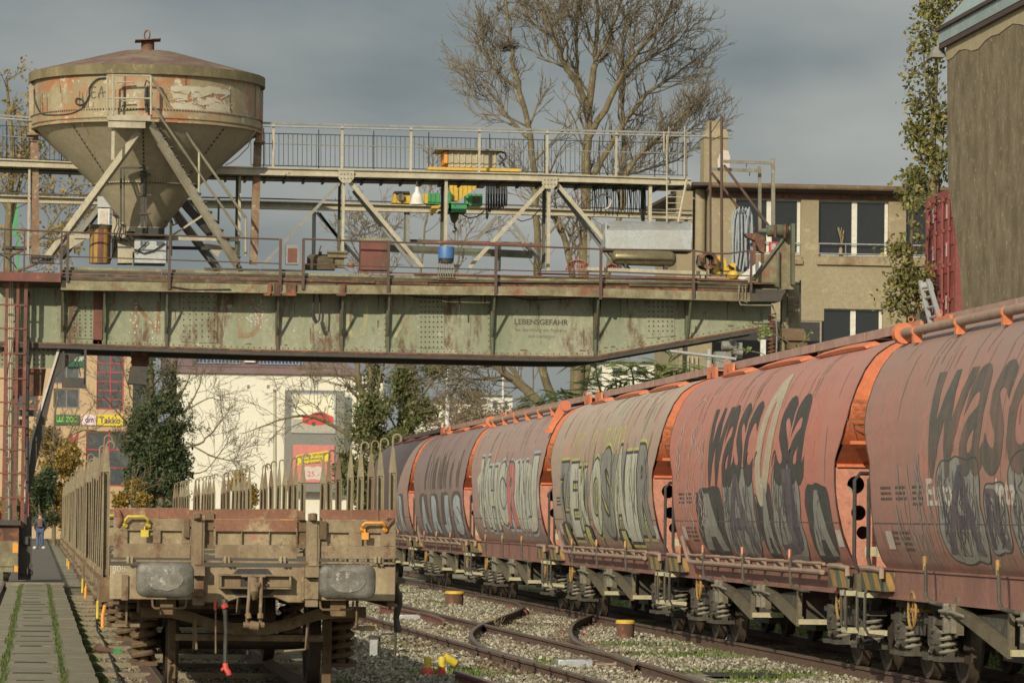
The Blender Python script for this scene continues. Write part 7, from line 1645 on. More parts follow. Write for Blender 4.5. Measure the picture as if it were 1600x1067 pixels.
m = MB(); m.PB(458.5, 617, 522, 655, BB-.115, .01); m.build('poster_background', M['sky1'], po, smooth=False); m = MB(); m.PB(458.5, 655.3, 522, 674, BB-.115, .01); m.build('poster_road', M['road'], po, smooth=False)
m = MB(); P = [(472,655),(474,650),(484,648),(492,644),(505,643),(514,648),(521,651),(521,660),(512,662),(500,664),(486,664),(474,661)]; m.PP(P, BB-.13, .012); m.build('red_car_picture', M['redp'], po, smooth=False)
m = MB(); m.PP([(489,648),(494,645),(505,645),(508,649)], BB-.14, .008); m.PB(474, 657, 481, 660, BB-.14, .008)
for x in (490,514): m.PP([(x+3.2*math.cos(q), 662+3.2*math.sin(q)) for q in [k*.7 for k in range(9)]], BB-.14, .008)
m.build('car_dark_parts', M['blk'], po, smooth=False)
m = MB(); m.PB(457.5, 695, 522.5, 753.5, BB-.1, .09); po = m.build('poster', M['pinkp'] if 'pinkp' in M else M['pink'], T6); po['label'] = 'red poster with a yellow banner reading WEGEN GROSSER NACHFRAGE VERLÄNGERT'
m = MB(); m.PP([(463,711),(513,704),(515,720),(482,724),(464,727)], BB-.115, .01); yb = m.build('yellow_banner', M['syel'], po, smooth=False)
def slant(mb, s_, x, y, w, h, Y):
    o = at(x, y, Y); kx = Y/FPX; put_text(mb, s_, o, (1,0,.12), (-.12,0,1), w=w*kx, h=h*kx, bold=.03)
m = MB(); slant(m, 'WEGEN GROSSER', 467, 715.5, 44, 4.2, BB-.118); slant(m, 'NACHFRAGE', 474, 720.5, 30, 4, BB-.118); slant(m, 'VERLÄNGERT!', 467, 726.5, 40, 4, BB-.118); m.build('lettering', M['blk'], yb, smooth=False)
m = MB(); P = [(474,731),(479,728),(489,730),(498,728),(505,731),(503,738),(506,746),(500,750),(490,748),(480,750),(475,746),(477,738)]; m.PP(P, BB-.115, .01); wp = m.build('white_splash', M['gwhite'], po, smooth=False)
m = MB(); ptext(m, '25.-', 480, 736, 499, 744, BB-.118); m.build('lettering', M['redp'], wp, smooth=False)
t = thing('lamp_mast', 'plain tan concrete mast left of the billboard', 'mast', tuple(at(429.5, 790, 250))); p, q = at(429.5,800,250), at(429.5,609,250); m = MB(); m.tube([p, q], [.13,.10], 10); m.build('mast', M['cream'], t); m = MB(); m.PB(427, 608, 432, 611, 249.8, .4); m.build('cap', M['panelgrey'], t)
# far town behind the trees
for i, (a, b_, c_, d_, Y, mt, lb) in enumerate(((655,628,760,700,420,'whitewall','far cream house with a blue corner behind the white pole'),(745,618,800,700,430,'white','far pale grey house behind the second white pole'),(938,566,1064,700,300,'whitewall','white house wall shining through the green sumac leaves'),(800,640,880,700,450,'whitewall','far low cream house just above the wagon roofs'))):
    t = bt('house', lb, 'house', (a+c_)/2, Y); m = MB(); m.PB(a, b_, c_, d_+110, Y, 10); m.build('wall', M[mt], t); m = MB(); m.PB(a-2, b_-4, c_+2, b_-.1, Y-.4, 11); m.build('roof', M['panelgrey'], t)
    for k in range(3): m = MB(); x = a+(c_-a)*(.15+k*.3); m.PB(x, b_+8, x+(c_-a)*.12, b_+20, Y-.05, .04); m.build('window', M['glassb'], t)
    if i == 0: m = MB(); m.PB(a+12, b_+2, a+20, b_+26, Y-.08, .07); m.build('blue_corner', M['blue'], t)
for (x, y0, w, lb, Y) in ((699,560,4.6,'white pole left of the leaning trunk','240'),(786,572,3.4,'thin white pole nearer the leaning trunk','300')):
    Y = float(Y); t = thing('white_pole', lb, 'pole', tuple(at(x, 760, Y)), 0, 'far white poles'); m = MB(); m.tube([at(x,790,Y), at(x,y0,Y)], [w*Y/FPX*.7, w*Y/FPX*.45], 12); m.build('pole', M['white'], t); m = MB(); m.tube([at(x,700,Y), at(x,625,Y)], w*Y/FPX*.8, 12); m.build('sleeve', M['white'], t)
# vehicles parked by the far hall (glimpsed between the stakes)
for (x, y, Y, mt, lb) in ((563,772,200,'white','white car glimpsed between the right hand stakes'),(350,778,215,'white','pale car glimpsed low between the far stakes'),(170,765,230,'blue','blue vehicle with a white top behind the left end board')):
    p = at(x, y, Y); t = thing('parked_car', lb, 'car', (p.x, Y, 0)); z0 = GZ+.0; m = MB()
    m.prism([(p.x-2.1,Y,.3),(p.x-2.15,Y,.8),(p.x-1.3,Y,.92),(p.x-.7,Y,1.4),(p.x+.8,Y,1.42),(p.x+1.5,Y,.95),(p.x+2.1,Y,.85),(p.x+2.1,Y,.3)], (0,1.7,0)); m.build('body', M[mt], t)
    m = MB(); m.prism([(p.x-1.1,Y-.01,.95),(p.x-.65,Y-.01,1.33),(p.x+.7,Y-.01,1.34),(p.x+1.2,Y-.01,.97)], (0,.008,0)); m.build('side_window', M['glass'], t)
    for q in (-1.3,1.3): m = MB(); m.cyl((p.x+q, Y-.05, .3), (p.x+q, Y+.2, .3), .31, None, 16); m.build('wheel', M['black'], t)
# ================================================================ VEGETATION
def limb(mb, P, r0, r1, n=7):
    m = len(P); mb.tube(P, [r0+(r1-r0)*i/(m-1) for i in range(m)], n, caps=False)
def bez(P, k=4):
    out = []
    for i in range(len(P)-1):
        p0, p1, p2, p3 = P[max(i-1,0)], P[i], P[i+1], P[min(i+2,len(P)-1)]
        for j in range(k):
            t = j/k; out.append(.5*((2*p1)+(p2-p0)*t+(2*p0-5*p1+4*p2-p3)*t*t+(3*p1-p0-3*p2+p3)*t**3))
    out.append(P[-1]); return out
def sprout(mb, p, d, L_, r, lvl, rg, up=.25, tips=None, nseg=4, dens=1.0, rmin=.008):
    pts = [p.copy()]; q = p.copy(); dd = d.normalized()
    for i in range(nseg):
        dd = (dd+Vector((rg.gauss(0,.16), rg.gauss(0,.16), rg.gauss(0,.10)+up*.22))).normalized(); q = q+dd*(L_/nseg); pts.append(q.copy())
    limb(mb, pts, r, max(rmin, r*.35), 5 if r > .05 else 3)
    if lvl <= 0:
        if tips is not None: tips += pts[1:]
        return
    nc = max(2, int((3+rg.random()*3)*dens))
    for k in range(nc):
        f = .25+.75*(k+rg.random())/nc; i = min(nseg-1, int(f*nseg)); b_ = pts[i]+(pts[i+1]-pts[i])*(f*nseg-i)
        ax = (pts[i+1]-pts[i]).normalized(); s_ = ax.orthogonal().normalized(); s_ = Matrix.Rotation(rg.uniform(0,6.28), 3, ax) @ s_
        nd = (ax*rg.uniform(.7,1.1)+s_*rg.uniform(.5,.9)).normalized()
        sprout(mb, b_, nd, L_*rg.uniform(.38,.62), max(rmin, r*.5), lvl-1, rg, up, tips, 3 if lvl < 2 else 4, dens, rmin)
def bare_tree(name, label, limbs, Y, rg, Lb=3.0, lvl=2, dens=1.0, nb=9, depth=1.5, bark='bark', up=.25, rmin=.008, leaf=None, nleaf=0, lsz=.05, start=.25, group=None):
    b0 = at(limbs[0][0][0][0], limbs[0][0][0][1], Y); t = thing(name, label, 'tree', (b0.x, Y, 0), 0, group)
    tr, br = MB(), MB(); tips = []
    for (P, r0, r1, dy) in limbs:
        Q = [at(x, y, Y+dy*i/(len(P)-1)) for i, (x, y) in enumerate(P)]; Q = bez(Q, 4)
        for i in range(1, len(Q)-1): Q[i] = Q[i]+Vector((rg.gauss(0,.03), rg.gauss(0,.05), 0))
        limb(tr, Q, r0*.85, r1, 8)
        n = len(Q)
        for k in range(nb):
            f = start+(1-start)*(k+rg.random())/nb; i = min(n-2, int(f*(n-1))); p = Q[i]+(Q[i+1]-Q[i])*rg.random(); ax = (Q[i+1]-Q[i]).normalized()
            s_ = Matrix.Rotation(rg.uniform(0,6.28), 3, ax) @ ax.orthogonal().normalized(); s_.y *= .7
            rr = (r0+(r1-r0)*f); sprout(br, p, ax*rg.uniform(.6,1)+s_*rg.uniform(.5,1.0), Lb*rg.uniform(.55,1.1)*(1.25-.6*f), min(.06, max(.014, rr*.4)), lvl, rg, up, tips, 4, dens, rmin)
        sprout(br, Q[-1], Q[-1]-Q[-2], Lb*.5, max(.012, r1), 1, rg, up, tips, 4, dens, rmin)
    tr.build('trunk', M[bark], t, ang=60); br.build('crown', M['twig'], t, smooth=False)
    if leaf and nleaf:
        lf = MB()
        for _ in range(nleaf): p = rg.choice(tips)+Vector((rg.gauss(0,.06), rg.gauss(0,.06), rg.gauss(0,.06))); leafq(lf, p, lsz*rg.uniform(.6,1.3), rg)
        lf.build('leaves', M[leaf], t, smooth=False)
    return t
def leafq(mb, p, s, rg):
    a = Vector((rg.gauss(0,1), rg.gauss(0,1), rg.gauss(0,1))).normalized(); b_ = a.orthogonal().normalized(); b_ = Matrix.Rotation(rg.uniform(0,6.28), 3, a) @ b_; c_ = a.cross(b_)
    mb.add([p-b_*s, p+c_*s*.62, p+b_*s*1.1, p-c_*s*.62], [(0,1,2,3)])
def leafcloud(mb, blobs, n, s, rg, clump=9):
    # blobs: (centre Vector, radii); leaves sit in small clumps spread through the volume, denser near the skin
    w = [b_[1][0]*b_[1][1]*b_[1][2] for b_ in blobs]; cnt = 0
    while cnt < n:
        c_, r = rg.choices(blobs, w)[0]; v = Vector((rg.gauss(0,1), rg.gauss(0,1), rg.gauss(0,1))).normalized(); q = rg.random()**.45
        c0 = Vector((c_.x+v.x*r[0]*q, c_.y+v.y*r[1]*q, c_.z+v.z*r[2]*q))
        if mn.noise(c0*.9) < -.10 or mn.noise(c0*2.3) < -.22: continue
        if c0.z < GZ: continue
        for _ in range(rg.randint(3, clump)): leafq(mb, c0+Vector((rg.gauss(0,s*1.6), rg.gauss(0,s*1.6), rg.gauss(0,s*1.3))), s*rg.choice((.45,.7,.9,1.2,1.7)), rg); cnt += 1
rg = random.Random(21)
limbs = [([(893,720),(903,600),(911,450),(915,270),(919,200),(926,118),(931,79),(933,0),(936,-50)],.32,.04,0),
 ([(919,172),(902,131),(881,100),(868,63),(847,16),(835,-20)],.17,.04,-2),([(902,131),(902,97),(901,50),(901,0),(903,-40)],.10,.03,1),
 ([(920,215),(952,157),(978,105),(1010,66),(1041,26),(1052,-10)],.16,.03,-1),([(925,275),(957,223),(1002,157),(1041,126),(1088,92)],.16,.03,2),
 ([(975,290),(986,257),(1015,226),(1050,195),(1085,165)],.15,.03,-2),([(905,640),(950,420),(975,290),(973,205),(974,131),(975,73),(980,30)],.17,.025,2.5),
 ([(885,700),(862,620),(846,560),(840,400),(834,262),(826,197),(813,142),(800,94),(797,52),(790,0),(787,-30)],.22,.03,-2.5),
 ([(826,215),(813,205),(786,172),(766,145),(756,128)],.10,.03,1.5),([(809,138),(779,115),(760,87),(750,60)],.09,.025,-1),([(895,680),(898,480),(885,380),(867,341),(840,300),(800,270)],.2,.04,1.5),
 ([(915,300),(940,285),(1010,265),(1060,250)],.09,.025,1),([(930,95),(950,60),(965,20),(975,-20)],.10,.03,-2),([(868,63),(850,50),(825,30)],.06,.02,1),([(933,79),(915,40),(905,10)],.05,.02,-1.5),
 ([(978,120),(1000,100),(1045,75),(1070,50)],.09,.02,1),([(1015,226),(1060,215),(1095,190)],.07,.02,-1)]
MT = bare_tree('bare_tree', 'tall bare multi-stemmed tree with a bird nest behind the crane bridge', limbs, 160, rg, Lb=2.1, lvl=2, dens=1.1, nb=19, start=.25, rmin=.0105, up=.55)
t = thing('bird_nest', 'round twig nest high in the left stem of the tall bare tree', 'nest', tuple(at(793, 76, 158.5))); m = MB(); c_ = at(793, 72, 158.2)
for _ in range(150): v = Vector((rg.gauss(0,.16), rg.gauss(0,.16), rg.gauss(0,.09))); w_ = Vector((rg.gauss(0,1), rg.gauss(0,1), rg.gauss(0,.5))).normalized()*.18; m.tube([c_+v-w_, c_+v+w_], .014, 3)
m.build('twigs', M['barkd'], t, smooth=False)
bare_tree('bare_tree', 'bare tree with a thick trunk leaning left, seen below the girder', [([(880,700),(850,640),(820,608),(790,583),(760,560),(735,530)],.26,.10,0),([(850,640),(843,625),(812,592),(790,560)],.13,.06,2),([(795,586),(760,590),(730,578),(700,565)],.07,.02,-1),([(775,572),(745,575),(715,590)],.05,.02,1),([(830,615),(790,630),(760,625)],.05,.02,1)], 165, rg, Lb=2.6, lvl=2, dens=1.1, nb=9, start=.35, rmin=.012)
bare_tree('bare_tree', 'small bare tree top showing between the truss members left of the hoist', [([(580,640),(577,500),(573,420),(570,370)],.13,.03,0),([(575,450),(590,400),(600,360)],.05,.02,1),([(574,430),(556,390),(550,362)],.05,.02,-1),([(640,560),(655,450),(668,330),(676,270)],.10,.02,1),([(705,560),(700,480),(720,390),(745,345)],.11,.02,1)], 200, rg, Lb=2.2, lvl=2, dens=1, nb=9, start=.45, rmin=.013, leaf='autumn', nleaf=350, lsz=.06)
# ivy clad trees
def ivy_tree(label, Y, stems, blobs, n, limbs, leaf='ivy', s=.075, seed=1, group=None):
    rg = random.Random(seed); t = bare_tree('ivy_clad_tree', label, limbs, Y, rg, Lb=2.4, lvl=2, dens=.95, nb=7, start=.35, rmin=.011)
    k = Y/FPX; B = []
    for (x, y, rx, ry) in blobs: B.append((at(x, y, Y+rg.uniform(-.6,.6)), (rx*k, rx*k*.9, ry*k)))
    m = MB(); tw = MB(); tips = []
    for (c_, r) in B:
        for _ in range(9):
            v = Vector((rg.gauss(0,1), rg.gauss(0,.8), rg.gauss(.3,1))).normalized(); sprout(tw, c_+Vector((v.x*r[0]*.7, v.y*r[1]*.7, v.z*r[2]*.7)), v+Vector((0,0,.5)), rg.uniform(.5,1.3), .018, 1, rg, .3, tips, 3, 1, .009)
    leafcloud(m, B, n, s, rg)
    for _ in range(n//9): leafq(m, rg.choice(tips)+Vector((rg.gauss(0,.12), rg.gauss(0,.12), rg.gauss(0,.12))), s*rg.uniform(.5,1.1), rg)
    tw.build('dead_twigs', M['twig'], t, smooth=False); m.build('ivy_leaves', M[leaf], t, smooth=False)
    return t
ivy_tree('broad dark ivy-clad tree between the ochre shop and the pale hall', 222, None,
 [(236,572,7,22),(232,610,14,28),(270,600,11,36),(258,640,26,30),(272,665,28,32),(235,660,24,34),(215,665,20,16),(245,700,42,34),(222,690,32,20),(262,735,38,38),(225,745,34,36),(250,775,46,24),(285,700,14,44),(205,700,18,14)], 30000,
 [([(250,800),(246,700),(238,620),(235,560)],.3,.12,0),([(262,790),(270,680),(272,600),(274,555)],.25,.1,1),([(285,650),(300,625),(312,600),(318,580)],.07,.02,0),([(288,700),(318,690),(340,665),(352,650)],.08,.02,1),([(290,690),(330,712),(362,720)],.06,.02,0),([(295,640),(325,622),(345,625)],.05,.02,0),([(230,640),(208,625),(196,590),(188,565)],.06,.02,-2),([(205,670),(180,640),(160,620),(140,640)],.06,.02,-2),([(200,700),(170,680),(130,672),(95,690)],.05,.02,-2),([(292,740),(320,735),(350,700)],.05,.02,0)], seed=31)
ivy_tree('forked ivy-clad tree beside the billboard, its mossy limb reaching left', 200, None,
 [(583,590,13,28),(572,640,24,30),(580,690,34,38),(556,735,32,38),(598,740,34,36),(632,590,20,28),(640,625,30,30),(628,665,36,32),(612,705,32,30),(662,600,18,14),(676,585,15,12),(690,577,12,10),(660,645,26,18),(606,640,20,26),(604,690,24,30),(585,775,40,24)], 34000,
 [([(596,800),(590,720),(575,640),(562,600),(556,565)],.3,.12,0),([(600,790),(612,720),(628,640),(634,560)],.28,.12,1),([(590,720),(560,690),(520,665),(480,650),(440,655),(405,668)],.16,.03,-1.5),([(575,640),(560,600),(530,588),(490,582),(445,590)],.09,.02,-1),([(632,660),(660,615),(690,580),(720,555)],.12,.04,0),([(562,600),(540,575),(510,560)],.07,.02,0),([(640,640),(680,625),(720,640)],.06,.02,0),([(520,665),(500,640),(480,625)],.05,.015,0),([(585,640),(592,600),(600,570)],.10,.04,0)], leaf='ivylight', seed=33)
# autumn trees on the left
rgA = random.Random(41)
for (lb, Y, leaf, blobs, n, s, lim) in (
 ('orange yellow autumn tree between the crane leg and the ochre shop', 245, 'autumn', [(62,640,14,24),(66,690,30,30),(100,712,30,28),(62,745,30,34),(95,755,34,36),(96,792,34,26),(60,640,12,20),(108,790,20,30)], 15000, .075, [([(85,860),(82,760),(84,680),(90,610)],.16,.04,0),([(83,740),(105,690),(120,640)],.07,.02,1),([(82,740),(62,690),(58,640)],.07,.02,-1),([(90,700),(115,690),(150,670)],.05,.015,0)]),
 ('dark green bush right behind the crane leg', 238, 'ivy', [(62,770,22,22),(72,800,22,24),(50,760,14,24),(75,745,14,16)], 9000, .07, [([(62,850),(62,800),(60,750)],.1,.03,0)]),
 ('small yellow bush below the ivy-clad tree at the left end board', 185, 'autumn', [(205,762,18,18),(222,775,14,16),(188,778,16,14)], 3500, .06, [([(205,800),(205,775),(208,750)],.05,.02,0)]),
 ('yellow bush glimpsed behind the far stakes', 210, 'autumn', [(372,765,14,26),(392,775,10,20),(452,770,10,18)], 2500, .07, [([(374,800),(374,760),(372,735)],.05,.02,0)]),
 ('row of dark shrubs closing the yard behind the person', 262, 'autumn', [(20,800,50,22),(110,806,40,18),(150,790,16,20)], 8000, .10, [([(30,830),(30,800),(28,780)],.08,.03,0)])):
    t = bare_tree('autumn_tree' if 'tree' in lb[:22] else 'bush', lb, lim, Y, rgA, Lb=1.6, lvl=1, dens=.9, nb=6, start=.35, rmin=.012); k = Y/FPX
    t['category'] = 'tree' if 'tree' in lb[:22] else 'bush'
    B = [(at(x, y, Y+rgA.uniform(-.8,.8)), (rx*k, rx*k, ry*k)) for x, y, rx, ry in blobs]; m = MB(); leafcloud(m, B, n, s, rgA); m.build('foliage', M[leaf], t, smooth=False)
def sparse_tree(name, label, Y, limbs, n, leaf, s, seed, nb=10, Lb=1.5, lvl=2, clump=3, spread=.12, rmin=.010):
    rg = random.Random(seed); b0 = at(limbs[0][0][0][0], limbs[0][0][0][1], Y); t = thing(name, label, 'tree', (b0.x, Y, 0)); tr, br, lf = MB(), MB(), MB(); tips = []
    for (P, r0, r1, dy) in limbs:
        Q = bez([at(x, y, Y+dy*i/(len(P)-1)) for i, (x, y) in enumerate(P)], 4); limb(tr, Q, r0, r1, 7); n_ = len(Q)
        for k in range(nb):
            f = .2+.8*(k+rg.random())/nb; i = min(n_-2, int(f*(n_-1))); ax = (Q[i+1]-Q[i]).normalized(); s_ = Matrix.Rotation(rg.uniform(0,6.28), 3, ax) @ ax.orthogonal().normalized()
            sprout(br, Q[i], ax*.7+s_*rg.uniform(.5,1), Lb*rg.uniform(.5,1.1)*(1.2-.5*f), max(rmin, .02), lvl-1, rg, .15, tips, 4, 1, rmin)
        tips += Q[-3:]
    c_ = 0
    while c_ < n:
        p = rg.choice(tips)+Vector((rg.gauss(0,spread), rg.gauss(0,spread), rg.gauss(0,spread)))
        for _ in range(rg.randint(1, clump)): leafq(lf, p+Vector((rg.gauss(0,s), rg.gauss(0,s), rg.gauss(0,s))), s*rg.uniform(.7,1.25), rg); c_ += 1
    tr.build('trunk', M['bark'], t); br.build('crown', M['twig'], t, smooth=False); lf.build('leaves', M[leaf], t, smooth=False); return t
sparse_tree('sparse_tree', 'thinly leaved yellow-green tree behind the left end of the bridge', 150, [([(15,620),(12,450),(14,330),(20,240),(14,170),(10,120)],.2,.03,0),([(14,360),(30,290),(44,240),(50,160)],.09,.02,1),([(12,400),(45,385),(80,360),(108,350)],.09,.02,-1),([(12,430),(60,410),(100,385)],.08,.02,1),([(13,330),(-10,280),(-20,200)],.08,.02,0),([(14,300),(28,250),(38,215)],.06,.02,0),([(70,365),(95,330),(102,300)],.05,.02,0),([(80,360),(120,340),(150,330)],.05,.02,0)], 2400, 'autumn', .075, 51, nb=11, Lb=1.7, spread=.22)
sparse_tree('poplar', 'tall slender poplar with bright yellow-green leaves hugging the brown tower', 74.5, [([(1466,760),(1465,520),(1462,400),(1458,250),(1462,120),(1468,0),(1470,-40)],.09,.02,0),([(1460,300),(1445,220),(1438,150)],.03,.01,.3),([(1461,200),(1446,120),(1442,60)],.03,.01,-.3),([(1459,300),(1440,260),(1430,190)],.03,.01,.2),([(1462,110),(1460,50),(1456,-10)],.02,.01,0),([(1466,60),(1480,10),(1492,-15)],.02,.01,0),([(1460,330),(1472,240),(1476,180)],.02,.01,0),([(1460,330),(1436,300),(1425,285)],.02,.01,.2)], 3300, 'poplar', .052, 52, nb=13, Lb=.42, spread=.10, rmin=.006)
sparse_tree('young_poplar', 'young poplar growing left of the red container', 69.0, [([(1440,760),(1436,520),(1430,460),(1424,400),(1426,340),(1430,310)],.05,.012,0),([(1434,500),(1412,480),(1395,470)],.02,.008,0),([(1430,470),(1412,450),(1408,430)],.02,.008,0),([(1430,420),(1420,395),(1404,382)],.02,.008,0),([(1430,470),(1436,450),(1438,430)],.02,.008,0)], 1150, 'poplar', .048, 53, nb=9, Lb=.32, spread=.09, rmin=.006)
# sumac with feathered leaves
def frond(mb, p, d, L_, rg, w=.22):
    q = p.copy(); dd = d.normalized(); n = 13
    for i in range(n):
        dd = (dd+Vector((0,0,-.06))).normalized(); q = q+dd*(L_/n); sd = dd.cross(Vector((0,0,1))).normalized(); ll = w*math.sin(math.pi*(i+1.5)/(n+2))
        for s_ in (-1,1): e = (sd*s_+dd*.35+Vector((0,0,-.35))).normalized()*ll; o = dd*.03; mb.add([q-o, q+e*.5-o*1.2, q+e, q+e*.5+o*1.2, q+o][:4], [(0,1,2,3)])
def sumac(label, Y, stems, n, seed, xr, yr):
    rg = random.Random(seed); t = thing('sumac_tree', label, 'tree', tuple(gr(900, 900, GZ)) if False else (at(stems[0][0][0],700,Y).x, Y, 0)); m = MB(); ends = []
    for P in stems: Q = bez([at(x, y, Y) for x, y in P], 4); limb(m, Q, .05, .02, 6); ends += Q[len(Q)//2:]
    m.build('trunk', M['bark'], t); f = MB()
    for _ in range(n):
        p = rg.choice(ends)+Vector((rg.gauss(0,.25), rg.gauss(0,.3), rg.gauss(0,.15))); a = rg.uniform(0, 6.28); frond(f, p, Vector((math.cos(a), math.sin(a)*.6, rg.uniform(-.1,.6))), rg.uniform(.5,.95), rg, rg.uniform(.12,.2))
    f.build('leaves', M['fern'], t, smooth=False)
sumac('green feathery sumac filling the gap under the right part of the girder', 118, [[(960,720),(950,650),(935,600),(930,565)],[(960,720),(985,640),(990,600),(985,570)],[(960,720),(1010,640),(1020,600),(1040,575)],[(960,720),(920,640),(890,620),(870,610)],[(960,720),(1000,620),(1050,590),(1062,575)],[(960,720),(965,640),(962,590)]], 210, 61, 0, 0)
sumac('low green sumac at the foot of the leaning trunk', 117, [[(860,720),(858,660),(850,640),(842,632)],[(860,720),(872,650),(880,625)]], 34, 62, 0, 0)
t = thing('twig_with_leaves', 'bare twig with a tuft of yellow-green leaves growing by the end of the girder', 'plant', tuple(at(1260, 560, 100))); m = MB(); m.PT([(1275,560),(1250,548),(1225,530),(1205,520),(1192,516)], 100, .016, 5); m.PT([(1215,565),(1190,552),(1160,546),(1135,550)], 100, .014, 5); m.PT([(1240,545),(1260,530),(1268,515)], 100, .01, 4); m.build('stem', M['bark'], t); f = MB()
for _ in range(70): x, y = rg.choice(((1195,517),(1190,513),(1200,520),(1190,520),(1170,548),(1255,545),(1262,525))); leafq(f, at(x+rg.gauss(0,5), y+rg.gauss(0,3.5), 100), .06*rg.uniform(.6,1.3), rg)
f.build('leaves', M['fern'], t, smooth=False)
# brown brushwood on the far bank and the far green belt
def scrub(name, label, boxes, n, s, leaf, seed, cat='shrubs'):
    rg = random.Random(seed); m = MB(); tw = MB()
    B = [(at(x, y, Y), (rx*Y/FPX, 2.5, ry*Y/FPX)) for x, y, rx, ry, Y in boxes]; leafcloud(m, B, n, s, rg, 5)
    return stuff(m.build(name, M[leaf], smooth=False), label, cat)
scrub('brushwood', 'brown leafless brushwood in front of the far houses', [(690,660,40,18,260),(740,650,40,22,270),(790,655,34,22,260),(835,645,30,20,265),(700,630,18,16,280),(740,620,30,12,290),(650,690,40,16,250)], 7500, .075, 'brush', 71)
scrub('far_trees', 'far belt of trees and hedges along the horizon', [(x*60-200, 796, 50, 18, 420+((x*37) % 50)) for x in range(0, 34)], 22000, .30, 'ivylight', 72, 'trees')
# ================================================================ SMALL THINGS BY THE TRACKS
def gthing2(name, label, cat, px, py, z=GZ, group=None):
    p = gr(px, py, z); return thing(name, label, cat, tuple(p), 0, group), p
for (x, y, lb) in ((710,947,'rusty drum shaped post with a yellow lid, left of the crossover rail'),(977,1000,'rusty drum shaped post with a yellow lid, right of the crossover rail')):
    t, p = gthing2('drum_post', lb, 'post', x, y, GZ, 'yellow-lidded drum posts between the tracks'); k = p.y/FPX; h = (24 if x < 800 else 32)*k; r = 14.2*k*(1.0)
    m = MB(); m.lathe(p, [(0,0),(r*1.0,0),(r,h*.82)], 26); m.build('drum', M['rust'], t); m = MB(); m.lathe(p+Vector((0,0,h*.82)), [(0,0),(r*1.1,0),(r*1.1,h*.10),(r*.95,h*.18),(0,h*.20)], 26); m.build('lid', M['yellow'], t)
    m = MB(); m.lathe(p, [(0,.0),(r*1.5,0.0),(r*1.5,.02),(r,.025)], 20); m.build('base_plate', M['deckwood'], t)
for (x, y, lb, mt) in ((914,993,'faded pink marker cap beside the curved crossover rail','pink'),(1074,998,'small bright red marker cap in the gravel by the tank wagon track','redp')):
    t, p = gthing2('track_marker', lb, 'marker', x, y); m = MB(); m.lathe(p, [(.032,0),(.034,.07),(.03,.085),(0,.09)], 14); m.build('cap', M[mt], t); m = MB(); m.lathe(p, [(.042,0),(.042,.015),(.034,.02)], 14); m.build('foot', M[mt], t)
t, p = gthing2('plastic_bag', 'crumpled clear plastic bag lying against the tank wagon rail', 'bag', 1130, 1008); m = MB(); rg = random.Random(9)
vs = []; nx, ny = 22, 10
for i in range(nx+1):
    for j in range(ny+1):
        u, v = i/nx, j/ny; e = math.sin(math.pi*u)**.6*math.sin(math.pi*v)**.5; h = .17*e*(.35+.9*u)*(1+.5*mn.noise(Vector((u*7, v*6, 1)))); vs.append((p.x-.19+.40*u+.02*mn.noise(Vector((u*9,v*9,2))), p.y-.35+.7*v, p.z+.01+max(0,h)))
m.add(vs, [(i*(ny+1)+j, (i+1)*(ny+1)+j, (i+1)*(ny+1)+j+1, i*(ny+1)+j+1) for i in range(nx) for j in range(ny)])
M['film'] = mat('plastic_film', (.55,.56,.54), (.42,.43,.40), None, ds=12, da=.45, rough=.3, bump=.1, bs=20); m.build('film', M['film'], t, ang=25)
for (a, b_, c_, d_, lb) in ((624,958,661,969,'pale grey point machine box left of the crossover'),(872,1027,927,1044,'pale grey point machine box in the middle track')):
    t, p = gthing2('point_machine', lb, 'point machine', (a+c_)/2, d_, -.15, 'point machines beside the middle track'); k = p.y/FPX; w = (c_-a)*k; h = (d_-b_)*k*.8
    m = MB(); m.box((p.x, p.y+.2, p.z+h/2), (w, .38, h)); o = m.build('cover', M['silver'], t); bb = o.modifiers.new('bevel', 'BEVEL'); bb.width = .012; bb.segments = 2
    for k2 in (-.32, .32): m = MB(); m.bx(p.x+w*k2-.01, p.x+w*k2+.01, p.y+.0, p.y+.4, p.z+h+.001, p.z+h+.012); m.build('strap', M['bogiel'], t)
    m = MB(); m.tube([(p.x+w/2, p.y+.2, p.z+.04), (p.x+w/2+.45, p.y+.25, p.z+.05)], .02, 8); m.cyl((p.x+w/2+.3, p.y+.23, p.z+.05), (p.x+w/2+.42, p.y+.23, p.z+.05), .035, None, 8); m.build('throw_rod', M['pipe'], t)
# rail anchors / heel blocks
for (x, y, mt, lb) in ((815,962,'rustred','rusty heel block where the crossover leaves the tank wagon rail'),(880,990,'rustred','rusty heel block left of the second curved rail'),(797,950,'rustred','small rusty block behind the crossover rail')):
    t, p = gthing2('heel_block', lb, 'rail fitting', x, y, -.14); m = MB(); w = .13 if x == 815 else .07; m.prism([(p.x-w,p.y,p.z),(p.x+w,p.y,p.z),(p.x+w*.7,p.y,p.z+w*.9),(p.x-w*.5,p.y,p.z+w*1.1)], (0,.18,0)); m.build('block', M[mt], t); m = MB(); m.bx(p.x-w*1.3, p.x+w*1.3, p.y-.03, p.y+.22, p.z-.01, p.z+.02); m.build('plate', M['railbody'], t)
for (x0, x1, y, lb) in ((1045,1125,1035,'dark drain grating farther back in the gravel'),(1105,1215,1052,'dark drain grating nearer the camera in the gravel')):
    t, p = gthing2('drain_grating', lb, 'grating', (x0+x1)/2, y, GZ+.03); k = p.y/FPX; w = (x1-x0)*k; m = MB(); m.box((p.x, p.y, p.z-.01), (w, .8, .02)); m.build('frame', M['black'], t); m = MB()
    for q in range(14): m.box((p.x-w*.47+w*.94*q/13, p.y, p.z+.004), (.012, .78, .008))
    m.build('bars', M['dark'], t)
